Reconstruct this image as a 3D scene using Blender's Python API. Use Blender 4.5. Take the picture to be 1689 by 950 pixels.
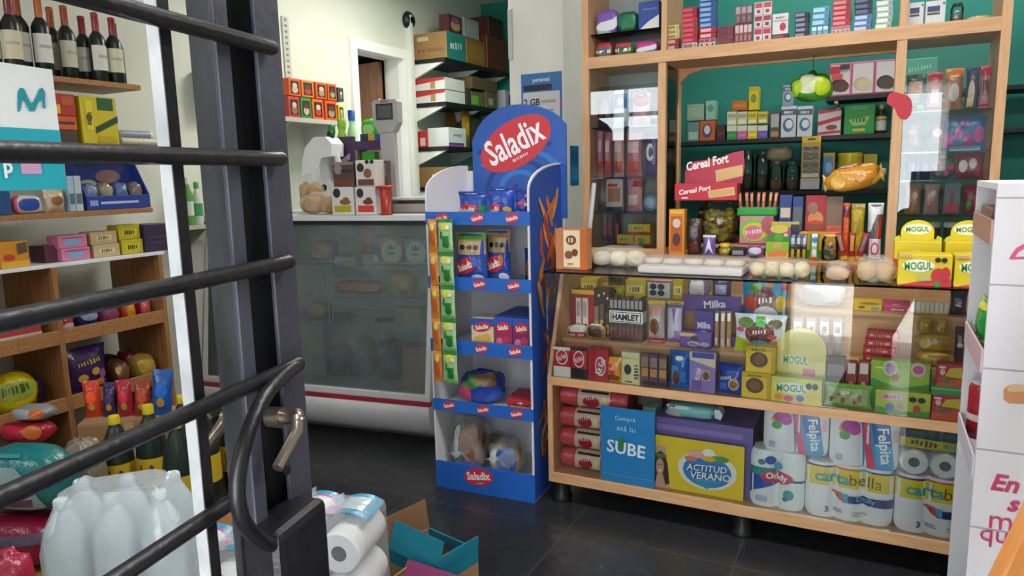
import bpy, bmesh, math, random
from mathutils import Vector, Matrix
random.seed(7)
for _o in list(bpy.data.objects): bpy.data.objects.remove(_o)
sc = bpy.context.scene
COL = sc.collection
R = math.radians
# ------------------------------------------------------------------ camera
PW, PH, FPX = 1689.0, 950.0, 1180.0
CAM = Vector((0, 0, 1.5))
YAW, PITCH, ROLL = R(27.0), R(8.93), R(1.36)
_f0 = Vector((-math.sin(YAW), math.cos(YAW), 0)); _r0 = Vector((math.cos(YAW), math.sin(YAW), 0)); _z = Vector((0, 0, 1))
FWD = _f0*math.cos(PITCH) - _z*math.sin(PITCH); _up = _f0*math.sin(PITCH) + _z*math.cos(PITCH)
RGT = _r0*math.cos(ROLL) - _up*math.sin(ROLL); UPV = _r0*math.sin(ROLL) + _up*math.cos(ROLL)
cd = bpy.data.cameras.new('camera'); cam = bpy.data.objects.new('camera', cd); COL.objects.link(cam)
cd.sensor_fit = 'HORIZONTAL'; cd.sensor_width = 36.0; cd.lens = 36.0*FPX/PW; cd.clip_start = 0.02
M3 = Matrix((RGT, UPV, -FWD)).transposed()
cam.matrix_world = Matrix.Translation(CAM) @ M3.to_4x4()
sc.camera = cam
# ------------------------------------------------------------------ light
sc.view_settings.view_transform = 'Standard'; sc.view_settings.look = 'None'
sc.view_settings.gamma = 1.0; sc.view_settings.use_curve_mapping = False
sc.view_settings.exposure = 0.40
SKY = 9.0
wd = bpy.data.worlds.new('sky'); sc.world = wd; wd.use_nodes = True
wd.node_tree.nodes['Background'].inputs[0].default_value = (0.88, 0.94, 1.0, 1)
wd.node_tree.nodes['Background'].inputs[1].default_value = SKY
def area(name, loc, rot, sx, sy, watts, col=(1, 1, 1)):
    l = bpy.data.lights.new(name, 'AREA'); l.shape = 'RECTANGLE'; l.size = sx; l.size_y = sy; l.energy = watts; l.color = col
    o = bpy.data.objects.new(name, l); COL.objects.link(o); o.location = loc; o.rotation_euler = rot
    return o
def portal(name, loc, rot, sx, sy):
    o = area(name, loc, rot, sx, sy, 1.0); o.data.cycles.is_portal = True
portal('door_portal', (-0.05, -0.24, 1.1), (R(90), 0, 0), 1.15, 2.2)
portal('window_portal', (-2.6, -0.24, 2.1), (R(90), 0, 0), 1.4, .65)
area('tube_lamp_counter', (0.1, 1.8, 3.1), (0, 0, 0), 2.2, 0.5, 50, (1, 0.98, 0.94))
area('tube_lamp_rear', (-2.5, 4.4, 3.1), (0, 0, 0), 0.8, 0.8, 40, (1, 0.99, 0.9))
area('tube_lamp_serving', (0.0, 4.75, 3.1), (0, 0, 0), 2.0, 0.3, 18, (1, 0.98, 0.94))
area('tube_lamp_entrance', (-1.6, 1.6, 3.1), (0, 0, 0), 1.2, 0.3, 3, (0.95, 0.98, 1))
sn = bpy.data.lights.new('sun', 'SUN'); sn.energy = 62; sn.angle = .01; so = bpy.data.objects.new('sun', sn); COL.objects.link(so); so.rotation_euler = (R(-6), R(42), 0)
# ------------------------------------------------------------------ materials
def lin(h):
    h = h.lstrip('#')
    if len(h) == 3: h = ''.join(c*2 for c in h)
    c = [int(h[i:i+2], 16)/255 for i in (0, 2, 4)]
    return tuple(x/12.92 if x <= .04045 else ((x+.055)/1.055)**2.4 for x in c) + (1.0,)
MATS = {}
def newmat(name):
    m = bpy.data.materials.new(name); m.use_nodes = True; MATS[name] = m
    nt = m.node_tree; b = nt.nodes['Principled BSDF']
    return m, nt, b
def bump(nt, b, scale, strength, detail=2.0, dist=0.01):
    tc = nt.nodes.new('ShaderNodeTexCoord'); n = nt.nodes.new('ShaderNodeTexNoise'); n.inputs['Scale'].default_value = scale; n.inputs['Detail'].default_value = detail
    nt.links.new(tc.outputs['Object'], n.inputs['Vector'])
    bp = nt.nodes.new('ShaderNodeBump'); bp.inputs['Strength'].default_value = strength; bp.inputs['Distance'].default_value = dist
    nt.links.new(n.outputs['Fac'], bp.inputs['Height']); nt.links.new(bp.outputs['Normal'], b.inputs['Normal'])
    return n
def attr_mat(name, rough, bs, bstr, spec=0.5, metal=0.0, alpha=None, trans=0.0):
    m, nt, b = newmat(name)
    a = nt.nodes.new('ShaderNodeAttribute'); a.attribute_name = 'Col'
    nt.links.new(a.outputs['Color'], b.inputs['Base Color'])
    b.inputs['Roughness'].default_value = rough; b.inputs['Specular IOR Level'].default_value = spec; b.inputs['Metallic'].default_value = metal
    b.inputs['Transmission Weight'].default_value = trans
    bump(nt, b, bs, bstr)
    if alpha is not None:
        t = nt.nodes.new('ShaderNodeBsdfTransparent'); mx = nt.nodes.new('ShaderNodeMixShader'); mx.inputs[0].default_value = alpha
        nt.links.new(t.outputs[0], mx.inputs[1]); nt.links.new(b.outputs[0], mx.inputs[2]); nt.links.new(mx.outputs[0], nt.nodes['Material Output'].inputs[0])
    return m
attr_mat('card', .5, 60, .05); attr_mat('foil', .26, 55, .35, .6); attr_mat('plastic', .32, 30, .04)
attr_mat('matte', .8, 40, .12); attr_mat('wrap', .22, 35, .3, .6, alpha=.45); attr_mat('film', .15, 40, .5, .7, alpha=.22); attr_mat('shrink', .12, 30, .35, .8, alpha=.42)
attr_mat('softwrap', .3, 28, .25); attr_mat('chrome', .28, 20, .03, .5, 1.0)
def solid(name, c, rough=.5, metal=0., bs=30, bstr=.03, c2=None, ns=8, spec=.5, stretch=(1, 1, 1)):
    m, nt, b = newmat(name)
    n = bump(nt, b, bs, bstr)
    b.inputs['Roughness'].default_value = rough; b.inputs['Metallic'].default_value = metal; b.inputs['Specular IOR Level'].default_value = spec
    tc = nt.nodes.new('ShaderNodeTexCoord'); mp = nt.nodes.new('ShaderNodeMapping'); mp.inputs['Scale'].default_value = stretch
    n2 = nt.nodes.new('ShaderNodeTexNoise'); n2.inputs['Scale'].default_value = ns; n2.inputs['Detail'].default_value = 5
    nt.links.new(tc.outputs['Object'], mp.inputs[0]); nt.links.new(mp.outputs[0], n2.inputs['Vector'])
    rp = nt.nodes.new('ShaderNodeValToRGB'); rp.color_ramp.elements[0].color = lin(c); rp.color_ramp.elements[1].color = lin(c2 or c)
    rp.color_ramp.elements[0].position = .35; rp.color_ramp.elements[1].position = .65
    nt.links.new(n2.outputs['Fac'], rp.inputs[0]); nt.links.new(rp.outputs[0], b.inputs['Base Color'])
    return m
solid('beech', '#c2956a', .42, c2='#d0a478', ns=5, stretch=(1.2, 14, 14)); solid('beech_up', '#c2956a', .42, c2='#d0a478', ns=5, stretch=(14, 14, 1.2))
solid('pine', '#8f6238', .5, c2='#a97a4a', ns=5, stretch=(14, 1.2, 14)); solid('pine_up', '#85592f', .5, c2='#a07142', ns=5, stretch=(14, 14, 1.2))
solid('white_paint', '#e9e8e2', .6, c2='#f0efea', ns=3); solid('wall_paint', '#d0d1c3', .7, c2='#d8d9cd', ns=1.2)
solid('teal_paint', '#15776a', .6, c2='#1a8374', ns=1.5); solid('ceiling_paint', '#d8d8d4', .8)
solid('black_metal', '#17171b', .38, .2, c2='#222229', ns=14, bs=60, bstr=.15); solid('grey_metal', '#4b4b5a', .5, .1, c2='#40404d', ns=9, bs=50, bstr=.2)
solid('black_plastic', '#111111', .45); solid('black_shelf', '#0f1312', .5); solid('white_lam', '#dfe0e4', .35, c2='#e7e8ea')
solid('appliance', '#d3d5d7', .3, c2='#dadcdd'); solid('fridge_in', '#a5aeae', .5, c2='#98a2a2'); solid('wire', '#b9bfbf', .35, .6)
solid('steel', '#9a8f84', .3, .9, c2='#b0a498'); solid('kraft', '#a5815c', .75, c2='#ad8a64', ns=12); solid('kraft_in', '#7f5b40', .8, c2='#8a6549')
solid('worn_black', '#26272c', .5, .1, c2='#45464c', ns=7, bs=50, bstr=.2, stretch=(3, 3, .7))
solid('worn_white', '#a9adb3', .55, c2='#c4c8cc', ns=16, bs=40, bstr=.2); solid('cardwhite', '#e3e2e6', .5)
solid('wood_door', '#7a4f2c', .5, c2='#8a5c34', ns=4, stretch=(10, 10, 1)); solid('dark_wall', '#4b3926', .8, c2='#55412c')
solid('pavement', '#a8a49b', .85, c2='#b5b1a8', ns=2); solid('orange_wood', '#b9763c', .45, c2='#c98a4d', ns=5, stretch=(10, 10, 1.4))
def floor_mat():
    m, nt, b = newmat('slate_tile')
    tc = nt.nodes.new('ShaderNodeTexCoord'); mp = nt.nodes.new('ShaderNodeMapping'); mp.inputs['Location'].default_value = (1.11, -2.64+.69*4, 0)
    nt.links.new(tc.outputs['Object'], mp.inputs[0])
    br = nt.nodes.new('ShaderNodeTexBrick'); br.offset = 0.0; br.inputs['Scale'].default_value = 1.0
    br.inputs['Brick Width'].default_value = 0.69; br.inputs['Row Height'].default_value = 0.69; br.inputs['Mortar Size'].default_value = 0.004; br.inputs['Mortar Smooth'].default_value = .3
    br.inputs['Color1'].default_value = lin('#26272a'); br.inputs['Color2'].default_value = lin('#2b2c2f'); br.inputs['Mortar'].default_value = lin('#3c3d3d')
    nt.links.new(mp.outputs[0], br.inputs['Vector'])
    n = nt.nodes.new('ShaderNodeTexNoise'); n.inputs['Scale'].default_value = 9; n.inputs['Detail'].default_value = 8
    v = nt.nodes.new('ShaderNodeTexVoronoi'); v.inputs['Scale'].default_value = 13
    nt.links.new(tc.outputs['Object'], n.inputs['Vector']); nt.links.new(tc.outputs['Object'], v.inputs['Vector'])
    rp = nt.nodes.new('ShaderNodeValToRGB'); rp.color_ramp.elements[0].position = .02; rp.color_ramp.elements[1].position = .07
    rp.color_ramp.elements[0].color = (1, 1, 1, 1); rp.color_ramp.elements[1].color = (0, 0, 0, 1)
    nt.links.new(v.outputs['Distance'], rp.inputs[0])
    mul = nt.nodes.new('ShaderNodeMath'); mul.operation = 'MULTIPLY'; nt.links.new(rp.outputs[0], mul.inputs[0]); nt.links.new(n.outputs['Fac'], mul.inputs[1])
    mx = nt.nodes.new('ShaderNodeMixRGB'); mx.inputs[2].default_value = lin('#77777a'); nt.links.new(mul.outputs[0], mx.inputs[0]); nt.links.new(br.outputs['Color'], mx.inputs[1])
    nt.links.new(mx.outputs[0], b.inputs['Base Color'])
    rr = nt.nodes.new('ShaderNodeMapRange'); rr.inputs[3].default_value = .16; rr.inputs[4].default_value = .42
    nt.links.new(n.outputs['Fac'], rr.inputs[0]); nt.links.new(rr.outputs[0], b.inputs['Roughness'])
    bp = nt.nodes.new('ShaderNodeBump'); bp.inputs['Strength'].default_value = .12; bp.inputs['Distance'].default_value = .01
    nt.links.new(n.outputs['Fac'], bp.inputs['Height']); nt.links.new(bp.outputs['Normal'], b.inputs['Normal'])
floor_mat()
def glass_mat(name, tint, ior=1.5, rough=0.0, tone=0.0, hazecol='#a9b4b4'):
    m = bpy.data.materials.new(name); m.use_nodes = True; MATS[name] = m; nt = m.node_tree; nt.nodes.clear()
    out = nt.nodes.new('ShaderNodeOutputMaterial'); t = nt.nodes.new('ShaderNodeBsdfTransparent'); t.inputs[0].default_value = tint
    g = nt.nodes.new('ShaderNodeBsdfGlossy'); g.inputs['Roughness'].default_value = rough
    fr = nt.nodes.new('ShaderNodeFresnel'); fr.inputs['IOR'].default_value = ior
    mx = nt.nodes.new('ShaderNodeMixShader'); nt.links.new(fr.outputs[0], mx.inputs[0]); nt.links.new(t.outputs[0], mx.inputs[1]); nt.links.new(g.outputs[0], mx.inputs[2])
    last = mx
    if tone:
        d = nt.nodes.new('ShaderNodeBsdfDiffuse'); d.inputs[0].default_value = lin(hazecol)
        n = nt.nodes.new('ShaderNodeTexNoise'); n.inputs['Scale'].default_value = 3; tc = nt.nodes.new('ShaderNodeTexCoord'); nt.links.new(tc.outputs['Object'], n.inputs['Vector'])
        ml = nt.nodes.new('ShaderNodeMath'); ml.operation = 'MULTIPLY'; ml.inputs[1].default_value = tone*2; nt.links.new(n.outputs['Fac'], ml.inputs[0])
        m2 = nt.nodes.new('ShaderNodeMixShader'); nt.links.new(ml.outputs[0], m2.inputs[0]); nt.links.new(mx.outputs[0], m2.inputs[1]); nt.links.new(d.outputs[0], m2.inputs[2]); last = m2
    nt.links.new(last.outputs[0], out.inputs[0])
glass_mat('glass', (.97, .99, .98, 1)); glass_mat('foggy_glass', (.86, .92, .91, 1), tone=.15, hazecol='#b4bfbe'); glass_mat('bottle_glass', (.75, .85, .75, 1), rough=.05); glass_mat('clear_jar', (.93, .96, .95, 1))  # chiller pane: pale diffuse haze, raised to brighten the view inside
# ------------------------------------------------------------------ frames: a vertical plane in the shop; a photo point read on it gives metres
def ray(px, py):
    return (FWD + RGT*((px-PW/2)/FPX) - UPV*((py-PH/2)/FPX))
class Fr:
    def __init__(s, ox, oy, rot=0.0):
        s.o = Vector((ox, oy, 0)); s.rot = R(rot); s.ex = Vector((math.cos(s.rot), math.sin(s.rot), 0)); s.n = Vector((-math.sin(s.rot), math.cos(s.rot), 0))
    def hit(s, px, py, dy=0.0):
        d = ray(px, py); q = s.o + s.n*dy; t = (q-CAM).dot(s.n)/d.dot(s.n); p = CAM + d*t
        return (p-s.o).dot(s.ex), p.z
    def w(s, x, dy, z): return s.o + s.ex*x + s.n*dy + Vector((0, 0, z))
    def box(s, l, t, r, b, dy, z=None):
        xm = (t+b)/2; x0 = s.hit(l, xm, dy)[0]; x1 = s.hit(r, xm, dy)[0]; m = (l+r)/2
        zt = s.hit(m, t, dy)[1]; zb = s.hit(m, b, dy)[1] if z is None else z
        return (x0+x1)/2, zb, abs(x1-x0), max(zt-zb, .01)
def onz(px, py, z):
    d = ray(px, py); t = (z-CAM.z)/d.z; return CAM + d*t
# ------------------------------------------------------------------ mesh building
def link(o, parent=None):
    COL.objects.link(o)
    if parent: o.parent = parent
    return o
def tag(o, label=None, cat=None, group=None, kind=None):
    if label: o['label'] = label
    if cat: o['category'] = cat
    if group: o['group'] = group
    if kind: o['kind'] = kind
    return o
def thing(name, label, cat, loc=(0, 0, 0), rot=0.0, group=None):
    o = bpy.data.objects.new(name, None); o.empty_display_size = .05; link(o); o.location = loc; o.rotation_euler = (0, 0, rot)
    return tag(o, label, cat, group)
_TX = {}
def text_geo(s, bold=.0):
    k = (s, bold)
    if k not in _TX:
        c = bpy.data.curves.new('t', 'FONT'); c.body = s; c.size = 1.0; c.resolution_u = 2; c.offset = bold; c.align_x = 'LEFT'
        o = bpy.data.objects.new('t', c); COL.objects.link(o)
        me = bpy.data.meshes.new_from_object(o.evaluated_get(bpy.context.evaluated_depsgraph_get()))
        v = [x.co.copy() for x in me.vertices]; f = [tuple(p.vertices) for p in me.polygons]
        bpy.data.objects.remove(o); bpy.data.curves.remove(c); bpy.data.meshes.remove(me)
        xs = [q.x for q in v] or [0]; ys = [q.y for q in v] or [0]
        _TX[k] = ([(q.x-(min(xs)+max(xs))/2, q.y-(min(ys)+max(ys))/2) for q in v], f, max(xs)-min(xs), max(ys)-min(ys))
    return _TX[k]
READ = {'Saladix', 'Kit Kat', 'MOGUL', 'HAMLET', 'Milka', 'Comprá', 'acá tu', 'SUBE', 'ACTITUD', 'VERANO', 'Huggies', 'Oddy', 'carta', 'bella', 'Dolly', '3', 'Felpita', 'Cereal Fort', 'personal', '2 GB', 'p', 'P', 'En', 's', 'm', 'qu'}
def scribble(s):
    # lettering too blurred to read in the photo: a row of plain strokes
    v, f = [], []; n = len(s); rnd = random.Random(n*31+ord(s[0]))
    for i in range(n):
        x0 = i*.62-n*.31; w = .2+.26*rnd.random(); h = .34+.2*rnd.random(); sk = .1*rnd.random(); k = len(v)
        v += [(x0, -h), (x0+w, -h*.9), (x0+w+sk, h*.8), (x0+sk, h)]; f.append((k, k+1, k+2, k+3))
    return v, f, n*.62, 1.0
class MB:
    """collects coloured faces; build() links them as one mesh object"""
    def __init__(s): s.v = []; s.f = []; s.c = []; s.sm = []
    def add(s, vs, fs, col, smooth=False):
        k = len(s.v); s.v += [tuple(q) for q in vs]; s.f += [tuple(i+k for i in f) for f in fs]
        c = lin(col) if isinstance(col, str) else col
        s.c += [c]*len(fs); s.sm += [smooth]*len(fs)
    def box(s, x0, y0, z0, x1, y1, z1, col='#ccc', ch=0.0, mt=None):
        if ch <= 0:
            vs = [(x, y, z) for x in (x0, x1) for y in (y0, y1) for z in (z0, z1)]
            fs = [(0, 1, 3, 2), (4, 6, 7, 5), (0, 4, 5, 1), (2, 3, 7, 6), (0, 2, 6, 4), (1, 5, 7, 3)]
        else:
            b = bmesh.new(); bmesh.ops.create_cube(b, size=1.0)
            for q in b.verts: q.co = Vector((x0+(q.co.x+.5)*(x1-x0), y0+(q.co.y+.5)*(y1-y0), z0+(q.co.z+.5)*(z1-z0)))
            bmesh.ops.bevel(b, geom=list(b.edges), offset=ch, segments=2, affect='EDGES', profile=.5, clamp_overlap=True)
            b.verts.index_update(); vs = [tuple(q.co) for q in b.verts]; fs = [tuple(q.index for q in f.verts) for f in b.faces]; b.free()
        if mt: vs = [mt @ Vector(q) for q in vs]
        s.add(vs, fs, col); return s
    def prism(s, poly, y0, y1, col, axis='y', smooth=False):
        """poly in (x,z) for axis y, (x,y) for z, (y,z) for x"""
        n = len(poly)
        mk = {'y': lambda a, b, t: (a, t, b), 'z': lambda a, b, t: (a, b, t), 'x': lambda a, b, t: (t, a, b)}[axis]
        vs = [mk(a, b, y0) for a, b in poly] + [mk(a, b, y1) for a, b in poly]
        s.add(vs, [tuple(range(n))[::-1], tuple(range(n, 2*n))], col)
        s.add(vs, [(i, (i+1) % n, n+(i+1) % n, n+i) for i in range(n)], col, smooth); return s
    def tube(s, pts, r, col='#888', n=10, cap=True):
        pts = [Vector(p) for p in pts]; rings = []; prev = None
        for i, p in enumerate(pts):
            d = (pts[min(i+1, len(pts)-1)] - pts[max(i-1, 0)]).normalized()
            a = d.cross(Vector((0, 0, 1)) if abs(d.z) < .95 else Vector((1, 0, 0))).normalized()
            if prev is not None:
                a = (prev - d*prev.dot(d)).normalized()
            prev = a; b = d.cross(a); rr = r[i] if isinstance(r, (list, tuple)) else r
            rings.append([p + (a*math.cos(2*math.pi*k/n) + b*math.sin(2*math.pi*k/n))*rr for k in range(n)])
        vs = [q for g in rings for q in g]
        fs = [(i*n+k, i*n+(k+1) % n, (i+1)*n+(k+1) % n, (i+1)*n+k) for i in range(len(pts)-1) for k in range(n)]
        s.add(vs, fs, col, True)
        if cap: s.add(vs, [tuple(range(n))[::-1], tuple(range(len(vs)-n, len(vs)))], col)
        return s
    def lathe(s, prof, col='#888', n=20, cx=0, cy=0, cap=True, axis='z', at=0.0):
        """prof [(r,z)]"""
        if axis == 'z': mk = lambda r, z, a: (cx+r*math.cos(a), cy+r*math.sin(a), z)
        else: mk = lambda r, z, a: (cx+r*math.cos(a), z, at+r*math.sin(a))
        vs = [mk(r, z, 2*math.pi*k/n) for r, z in prof for k in range(n)]
        fs = [(i*n+k, i*n+(k+1) % n, (i+1)*n+(k+1) % n, (i+1)*n+k) for i in range(len(prof)-1) for k in range(n)]
        s.add(vs, fs, col, True)
        if cap: s.add(vs, [tuple(range(n))[::-1], tuple(range(len(vs)-n, len(vs)))], col)
        return s
    def build(s, name, mat, parent=None):
        me = bpy.data.meshes.new(name); me.from_pydata(s.v, [], s.f)
        me.polygons.foreach_set('use_smooth', s.sm)
        ca = me.color_attributes.new('Col', 'FLOAT_COLOR', 'CORNER'); buf = []
        for p, c in zip(me.polygons, s.c): buf += list(c)*p.loop_total
        ca.data.foreach_set('color', buf)
        me.materials.append(MATS[mat] if isinstance(mat, str) else mat); me.update()
        return link(bpy.data.objects.new(name, me), parent)
def grid_faces(nu, nv, off=0): return [(off+j*(nu+1)+i, off+j*(nu+1)+i+1, off+(j+1)*(nu+1)+i+1, off+(j+1)*(nu+1)+i) for j in range(nv) for i in range(nu)]
# print shapes, in (u, v) of a face: 0..1 across, 0..1 up
def r(u0, v0, u1, v1, c): return ('r', u0, v0, u1, v1, c)
def e(u, v, ru, rv, c, rot=0): return ('e', u, v, ru, rv, c, rot)
def t(s, u, v, hv, c, rot=0, mw=None, b=.0, sh=0.): return ('t', s, u, v, hv, c, rot, mw, b, sh)
def pg(pts, c): return ('p', pts, c)
def on(face, *ps): return [('F', face, q) for q in ps]
def cut_add(mb, pts, faces, M, col, sub):
    b = bmesh.new(); vs = [b.verts.new((x, y, 0)) for x, y in pts]
    for f in faces:
        try: b.faces.new([vs[i] for i in f])
        except ValueError: pass
    lo = [min(q[i] for q in pts) for i in (0, 1)]; hi = [max(q[i] for q in pts) for i in (0, 1)]
    nn = max(sub, 12)
    for ax, n in ((0, nn), (1, 10)):
        for k in range(1, n):
            c = k/n
            if lo[ax] < c < hi[ax]:
                no = (1, 0, 0) if ax == 0 else (0, 1, 0); co = (c, 0, 0) if ax == 0 else (0, c, 0)
                bmesh.ops.bisect_plane(b, geom=b.verts[:]+b.edges[:]+b.faces[:], plane_co=co, plane_no=no)
    b.verts.index_update()
    mb.add([M(q.co.x, q.co.y) for q in b.verts], [tuple(v.index for v in f.verts) for f in b.faces], col, True); b.free()
def prints(mb, ps, maps, dims, off=.0008, sub=1, step=.0005):
    """maps: {'N': f(u,v,o), ...}"""
    k = 0
    for q in ps:
        face = 'N'
        if q[0] == 'F': face, q = q[1], q[2]
        M = maps[face]; w, h = dims[face]; o = off + step*k; k += 1
        if q[0] == 'r':
            _, a, b, c, d, col = q
            n = max(1, sub); mb.add([M(a+(c-a)*i/n, b+(d-b)*j/n, o) for j in range(n+1) for i in range(n+1)], grid_faces(n, n), col, sub > 1)
        elif q[0] == 'e':
            _, cu, cv, ru, rv, col, rot = q; n = 20; rings = 1 if sub == 1 else 3; ca, sa = math.cos(R(rot)), math.sin(R(rot))
            def pt(a, f):
                x, y = ru*w*f*math.cos(a), rv*h*f*math.sin(a); return M(cu+(x*ca-y*sa)/w, cv+(x*sa+y*ca)/h, o)
            vs = [pt(0, 0)] + [pt(2*math.pi*i/n, (j+1)/rings) for j in range(rings) for i in range(n)]
            fs = [(0, 1+i, 1+(i+1) % n) for i in range(n)] + [(1+j*n+i, 1+(j+1)*n+i, 1+(j+1)*n+(i+1) % n, 1+j*n+(i+1) % n) for j in range(rings-1) for i in range(n)]
            mb.add(vs, fs, col, sub > 1)
        elif q[0] == 'p':
            if sub == 1: mb.add([M(a, b, o) for a, b in q[1]], [tuple(range(len(q[1])))], q[2])
            else: cut_add(mb, [tuple(x) for x in q[1]], [tuple(range(len(q[1])))], lambda a, b: M(a, b, o), q[2], sub)
        elif q[0] == 't':
            _, st, cu, cv, hv, col, rot, mw, bold, sh = q
            v, f, tw, th = text_geo(st, bold) if st in READ else scribble(st)
            if not v: continue
            sy = hv*h/max(th, .01); sx = sy
            if mw and tw*sx > mw*w: sx = mw*w/tw
            ca, sa = math.cos(R(rot)), math.sin(R(rot))
            P2 = [(cu + ((x+sh*y)*sx*ca - y*sy*sa)/w, cv + ((x+sh*y)*sx*sa + y*sy*ca)/h) for x, y in v]
            if sub == 1: mb.add([M(a, b, o+.0006) for a, b in P2], f, col)
            else: cut_add(mb, P2, f, lambda a, b: M(a, b, o+.0006), col, sub)
# ------------------------------------------------------------------ goods, each built about its own base centre, front towards local -y
def carton(name, w, h, d, col, ps=(), mat='card', parent=None, ch=None):
    mb = MB(); mb.box(-w/2, -d/2, 0, w/2, d/2, h, col, min(w, h, d)*.035 if ch is None else ch)
    maps = {'N': lambda u, v, o: ((u-.5)*w, -d/2-o, v*h), 'T': lambda u, v, o: ((u-.5)*w, (v-.5)*d, h+o),
            'R': lambda u, v, o: (w/2+o, (u-.5)*d, v*h), 'L': lambda u, v, o: (-w/2-o, (.5-u)*d, v*h)}
    prints(mb, ps, maps, {'N': (w, h), 'T': (w, d), 'R': (d, h), 'L': (d, h)})
    return mb.build(name, mat, parent)
def pouch(name, w, h, d, col, ps=(), mat='foil', parent=None, seal=.06, bottom=True, wob=.12, back=None):
    rnd = random.Random(int(w*1e5)+int(h*3e5)); mb = MB(); NU, NV = 10, 12
    a1, a2, a3 = rnd.random()*6, rnd.random()*6, 3+rnd.random()*4
    def T(u, v):
        vb = 0 if bottom else -.9
        vv = min(max((v-seal)/(1-2*seal), 0), 1)
        fv = (max(0, 1-abs(2*vv-1)**2.6))**.6 if bottom else (1.0 if vv < .35 else max(0, 1-((vv-.35)/.65)**2.2)**.7)
        fu = max(0, 1-abs(2*u-1)**2.8)**.6
        return d/2*fu*fv*(1+wob*math.sin(a3*u*2+a1)*math.sin(5*v+a2)) + .0008
    def X(u, v):
        vv = abs(2*v-1); return (u-.5)*w*(.93+.07*vv**2)
    F = lambda u, v, o: (X(u, v), -T(u, v)-o, v*h)
    vs = [F(i/NU, j/NV, 0) for j in range(NV+1) for i in range(NU+1)]; n = len(vs)
    vs += [(X(i/NU, j/NV), T(i/NU, j/NV), j/NV*h) for j in range(NV+1) for i in range(NU+1)]
    mb.add(vs[:n], grid_faces(NU, NV), col, True); mb.add(vs[n:], [q[::-1] for q in grid_faces(NU, NV)], back or col, True)
    rim = [i for i in range(NU+1)] + [j*(NU+1)+NU for j in range(1, NV+1)] + [NV*(NU+1)+i for i in range(NU-1, -1, -1)] + [j*(NU+1) for j in range(NV-1, 0, -1)]
    mb.add(vs, [(rim[i], n+rim[i], n+rim[(i+1) % len(rim)], rim[(i+1) % len(rim)]) for i in range(len(rim))], col, True)
    prints(mb, ps, {'N': F}, {'N': (w, h)}, off=.0022, sub=6)
    return mb.build(name, mat, parent)
def lobes(name, w, h, d, n, col, ps=(), mat='softwrap', parent=None, valley=.55, rr=.14):
    """a wrapped pack whose front shows n upright rolls side by side"""
    mb = MB(); rad = w/(2*n); NU, NV = n*8, 12
    def yf(u):
        x = u*n; s = (x-math.floor(min(x, n-1e-6)))*2-1; return d/2 - rad*.9*valley*(1-math.sqrt(max(0, 1-s*s)))
    def ins(v):
        q = min(v, 1-v)/rr; return 1.0 if q >= 1 else 1-rr*.55*(1-math.sqrt(max(0, 1-(1-q)**2)))
    def F(u, v, o): k = ins(v); return ((u-.5)*w*k, -(yf(u)*k+o), v*h)
    def B(u, v): k = ins(v); return ((u-.5)*w*k, yf(u)*k, v*h)
    vs = [F(i/NU, j/NV, 0) for j in range(NV+1) for i in range(NU+1)]; m = len(vs)
    vs += [B(i/NU, j/NV) for j in range(NV+1) for i in range(NU+1)]
    mb.add(vs[:m], grid_faces(NU, NV), col, True); mb.add(vs[m:], [q[::-1] for q in grid_faces(NU, NV)], col, True)
    rim = [i for i in range(NU+1)] + [j*(NU+1)+NU for j in range(1, NV+1)] + [NV*(NU+1)+i for i in range(NU-1, -1, -1)] + [j*(NU+1) for j in range(NV-1, 0, -1)]
    mb.add(vs, [(rim[i], m+rim[i], m+rim[(i+1) % len(rim)], rim[(i+1) % len(rim)]) for i in range(len(rim))], col, True)
    prints(mb, ps, {'N': F}, {'N': (w, h)}, off=.0012, sub=max(6, n*6))
    return mb.build(name, mat, parent)
def blob(name, w, h, d, col, ps=(), mat='foil', parent=None, p=2.6, wob=.1, seed=1):
    """a soft, lying bag: flattened superellipsoid with creases"""
    rnd = random.Random(seed); a = [rnd.random()*6 for _ in range(6)]; mb = MB(); NU, NV = 22, 12
    def P(th, ph, o=0.0):
        c, s = math.cos(ph), math.sin(ph); sg = lambda q, k: math.copysign(abs(q)**k, q)
        k = 1+wob*(math.sin(3*th+a[0])*math.sin(4*ph+a[1]) + .5*math.sin(7*th+a[2])*math.cos(6*ph+a[3]))
        x = sg(math.cos(th), 2/p)*sg(c, 2/p)*w/2*k; y = sg(math.sin(th), 2/p)*sg(c, 2/p)*d/2*k; z = h/2 + sg(s, .8)*h/2*(1 if s < 0 else k)
        L = math.sqrt(x*x+y*y+1e-9); return (x+o*x/L, y+o*y/L, max(z+o*s, 0))
    vs = [P(2*math.pi*i/NU, -math.pi/2+math.pi*j/NV) for j in range(NV+1) for i in range(NU)]
    mb.add(vs, [(j*NU+i, j*NU+(i+1) % NU, (j+1)*NU+(i+1) % NU, (j+1)*NU+i) for j in range(NV) for i in range(NU)], col, True)
    F = lambda u, v, o: P(-math.pi/2+(u-.5)*math.pi*.9, (v-.5)*math.pi*.9, o)
    prints(mb, ps, {'N': F}, {'N': (w, h)}, off=.003, sub=8)
    return mb.build(name, mat, parent)
def copy_tree(o, parent=None):
    c = o.copy(); COL.objects.link(c)
    if parent: c.parent = parent
    for ch in list(o.children): copy_tree(ch, c)
    return c
def at(o, fr, x, dy, z, rot=0.0, lean=0.0):
    o.location = fr.w(x, dy, z); o.rotation_euler = (R(lean), 0, fr.rot+R(rot)); return o
def tone(c, f):
    q = lin(c); return (q[0]*f, q[1]*f, q[2]*f, 1)
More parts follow.
